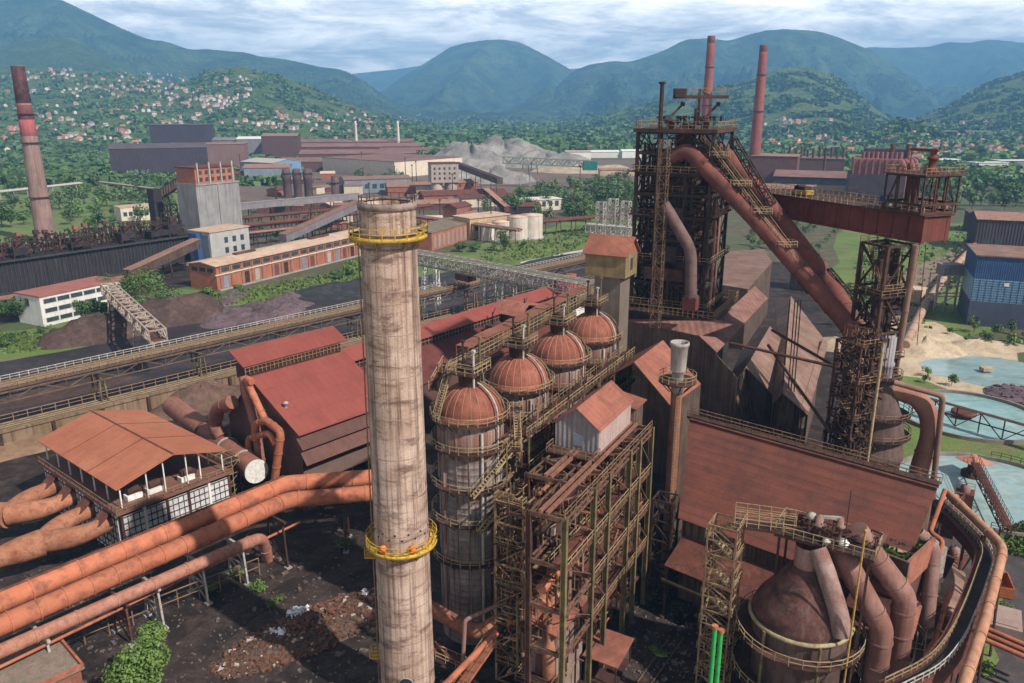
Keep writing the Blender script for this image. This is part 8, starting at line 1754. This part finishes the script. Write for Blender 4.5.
woods('far_woods', 'green woods and hedges on the town slope at the upper left', 6500, infield(-10, 440, 72, 150, .04, .012, 3), 6.5, wl, 1)
woods('far_woods', 'green tree belts on the valley floor below the left town', 2600, infield(-10, 300, 146, 186, -.1, .009, 5), 6.5, wl, 2)
woods('far_woods', 'green tree masses among the houses of the right valley town', 2600, infield(740, 1034, 128, 190, -.08, .008, 7), 7.5, wl, 3)
woods('far_woods', 'bushy woods on the green hills right of centre', 7000, infield(560, 1034, 74, 140, .06, .01, 9), 8, wl, 4)
woods('far_woods', 'dark tree lines behind the spoil heaps in mid valley', 2600, infield(400, 640, 118, 158, -.2, .004, 11), 10, wl, 5)
# rough grass and weeds close by
m = MB(); rn = random.Random(77); gz = [[at(*p) for p in pl_] for pl_ in ([(0, 355), (0, 335), (60, 330), (120, 318), (60, 348)], [(185, 305), (215, 295), (360, 268), (372, 274), (300, 298), (230, 305)], [(1005, 530), (1030, 520), (1030, 560), (1010, 555)], [(850, 270), (900, 230), (980, 225), (960, 290), (930, 330), (880, 320)], [(480, 250), (600, 222), (620, 226), (560, 256), (480, 264)])]
for P_ in gz:
    xs = [p.x for p in P_]; ys = [p.y for p in P_]
    for _ in range(2600):
        x, y = rn.uniform(min(xs), max(xs)), rn.uniform(min(ys), max(ys)); c = False
        for i in range(len(P_)):
            a, b = P_[i], P_[i - 1]
            if (a.y > y) != (b.y > y) and x < (b.x - a.x) * (y - a.y) / (b.y - a.y) + a.x: c = not c
        if not c: continue
        h = rn.uniform(.25, .6) * (1 if y < 220 else 2.0); a = rn.uniform(0, 6.28); dx, dy = math.cos(a) * h * .7, math.sin(a) * h * .7; m.add([(x - dx, y - dy, 0), (x + dx, y + dy, 0), (x + dx * .8 + rn.uniform(-.3, .3), y + dy, h), (x - dx * .8, y - dy + rn.uniform(-.3, .3), h * .8)], [(0, 1, 2, 3)])
tag(m.put('rough_grass', leafmat('grass_tuft', (.075, .13, .028), (.12, .18, .045), (.16, .15, .06))), 'tufts of rough green grass and weeds on the banks', 'grass', None, 'stuff')

# ================================================================== TOWN HOUSES
hw = [mat('house_white', (.50, .48, .45), (.58, .56, .53), scale=.3), mat('house_cream', (.60, .50, .40), (.66, .57, .47), scale=.3), mat('house_brick', (.40, .20, .14), (.46, .26, .19), scale=.3)]
hr = [mat('tile_red', (.36, .12, .07), (.44, .17, .10), scale=.4), mat('tile_brown', (.22, .11, .085), (.28, .15, .12), scale=.4), mat('tile_grey', (.24, .22, .22), (.30, .28, .28), scale=.4)]
HP = {}
def house_mesh(i, j):
    if (i, j) in HP: return HP[(i, j)]
    m = MB(); m.bb(-5.5, 5.5, -4.5, 4.5, -3, 6); nwall = len(m.f); m.add([(-5.5, -4.5, 6), (-5.5, 4.5, 6), (-5.5, 0, 9)], [(0, 2, 1)]); m.add([(5.5, -4.5, 6), (5.5, 4.5, 6), (5.5, 0, 9)], [(0, 1, 2)])
    nw = len(m.f); m.plate([(-6.1, -5.1, 5.7), (6.1, -5.1, 5.7), (6.1, 0, 9.2), (-6.1, 0, 9.2)], .25); m.plate([(-6.1, 5.1, 5.7), (6.1, 5.1, 5.7), (6.1, .01, 9.2), (-6.1, .01, 9.2)], .25); m.bb(1.5, 2.3, 1, 1.8, 7, 10.2); nr = len(m.f)
    for k in range(3):
        for z in (1, 3.8): m.bb(-4 + k * 3, -2.6 + k * 3, -4.56, -4.4, z, z + 1.4); m.bb(5.4, 5.56, -3.4 + k * 2.6, -2.2 + k * 2.6, z, z + 1.4)
    me = bpy.data.meshes.new('town_house'); me.from_pydata(m.v, [], m.f); me.materials.append(hw[i]); me.materials.append(hr[j]); me.materials.append(glass); me.polygons.foreach_set('material_index', [0 if a < nw else 1 if a < nr else 2 for a in range(len(m.f))]); me.update(); HP[(i, j)] = me; return me
WN = ('white', 'cream', 'brick'); RN = ('red', 'brown', 'grey'); rh_ = random.Random(19)
def houses(n, boxes, where, group, smin=.62, smax=.95):
    k = 0; tries = 0
    while k < n and tries < n * 20:
        tries += 1; b = rh_.choices(boxes, [q[4] for q in boxes])[0]; px, py = rh_.gauss((b[0] + b[1]) / 2, (b[1] - b[0]) / 3.4), rh_.gauss((b[2] + b[3]) / 2, (b[3] - b[2]) / 3.4); h = hit(px, py)
        if h is None or not (-6 < px < 1030): continue
        i = rh_.choices((0, 1, 2), (6, 3, 1))[0]; j = rh_.choices((0, 1, 2), (6, 3, 1))[0]
        o = bpy.data.objects.new('town_house', house_mesh(i, j)); COL.objects.link(o); o.location = h; o.rotation_euler.z = rh_.uniform(0, 3.14); s = rh_.uniform(smin, smax); o.scale = (s, s, s * rh_.uniform(.9, 1.2))
        tag(o, '%s house with %s roof %s' % (WN[i], RN[j], where), 'house', group + ', %s with %s roofs' % (WN[i], RN[j])); k += 1
houses(118, [(20, 90, 70, 80, 4), (90, 190, 72, 92, 3), (95, 165, 84, 98, 4), (140, 235, 92, 112, 5), (0, 40, 72, 90, 1), (190, 260, 98, 112, 2)], 'high on the upper left town slope', 'houses of the upper left slope')
houses(62, [(40, 75, 112, 132, 4), (60, 105, 122, 142, 4), (0, 30, 130, 150, 2), (110, 160, 128, 140, 2), (200, 280, 118, 132, 2)], 'low on the left town slope', 'houses of the lower left slope')
houses(38, [(270, 330, 112, 128, 3), (330, 380, 118, 136, 3), (256, 290, 120, 134, 2)], 'below the wooded hill left of centre', 'houses under the wooded hill')
houses(66, [(770, 850, 134, 150, 4), (905, 960, 140, 165, 4), (960, 1024, 148, 165, 4), (770, 800, 118, 132, 1), (915, 945, 142, 150, 2), (950, 1024, 118, 126, 1)], 'in the right valley town', 'houses of the right valley town', .7, 1.1)
houses(12, [(430, 500, 138, 150, 2), (560, 610, 136, 148, 2)], 'far off in the middle of the valley', 'houses in mid valley', .7, 1.0)

# the rest of the town, past the 300 houses built one by one: one object
m = MB(); fi = []; k = 0; rm = random.Random(23)
boxes = [(0, 250, 72, 112, 5), (0, 190, 112, 146, 4), (250, 430, 112, 140, 3), (760, 1030, 120, 166, 5), (560, 640, 136, 150, 1)]
while k < 520:
    b = rm.choices(boxes, [q[4] for q in boxes])[0]; h = hit(rm.uniform(b[0], b[1]), rm.uniform(b[2], b[3]))
    if h is None: k += 1; continue
    if mnoise.noise(Vector((h.x * .006, h.y * .006, 40))) < .02: continue
    a = rm.uniform(0, 3.14); s = rm.uniform(.55, 1.0); src = house_mesh(rm.choices((0, 1), (3, 1))[0], rm.choices((0, 1, 2), (5, 3, 1))[0]); o = len(m.v); c_, s_ = math.cos(a) * s, math.sin(a) * s
    m.add([(h.x + v.co.x * c_ - v.co.y * s_, h.y + v.co.x * s_ + v.co.y * c_, h.z + v.co.z * s) for v in src.vertices], [tuple(p.vertices) for p in src.polygons])
    mi = {hw[0].name: 0, hw[1].name: 1, hr[0].name: 2, hr[1].name: 3, hr[2].name: 4, glass.name: 5}; fi += [mi[src.materials[p.material_index].name] for p in src.polygons]; k += 1
o = m.put('town', hw[0]); [o.data.materials.append(q) for q in (hw[1], hr[0], hr[1], hr[2], glass)]; o.data.polygons.foreach_set('material_index', fi); o.data.update()
tag(o, 'scattered white and cream houses with red roofs across both valley sides', 'town', None, 'stuff')
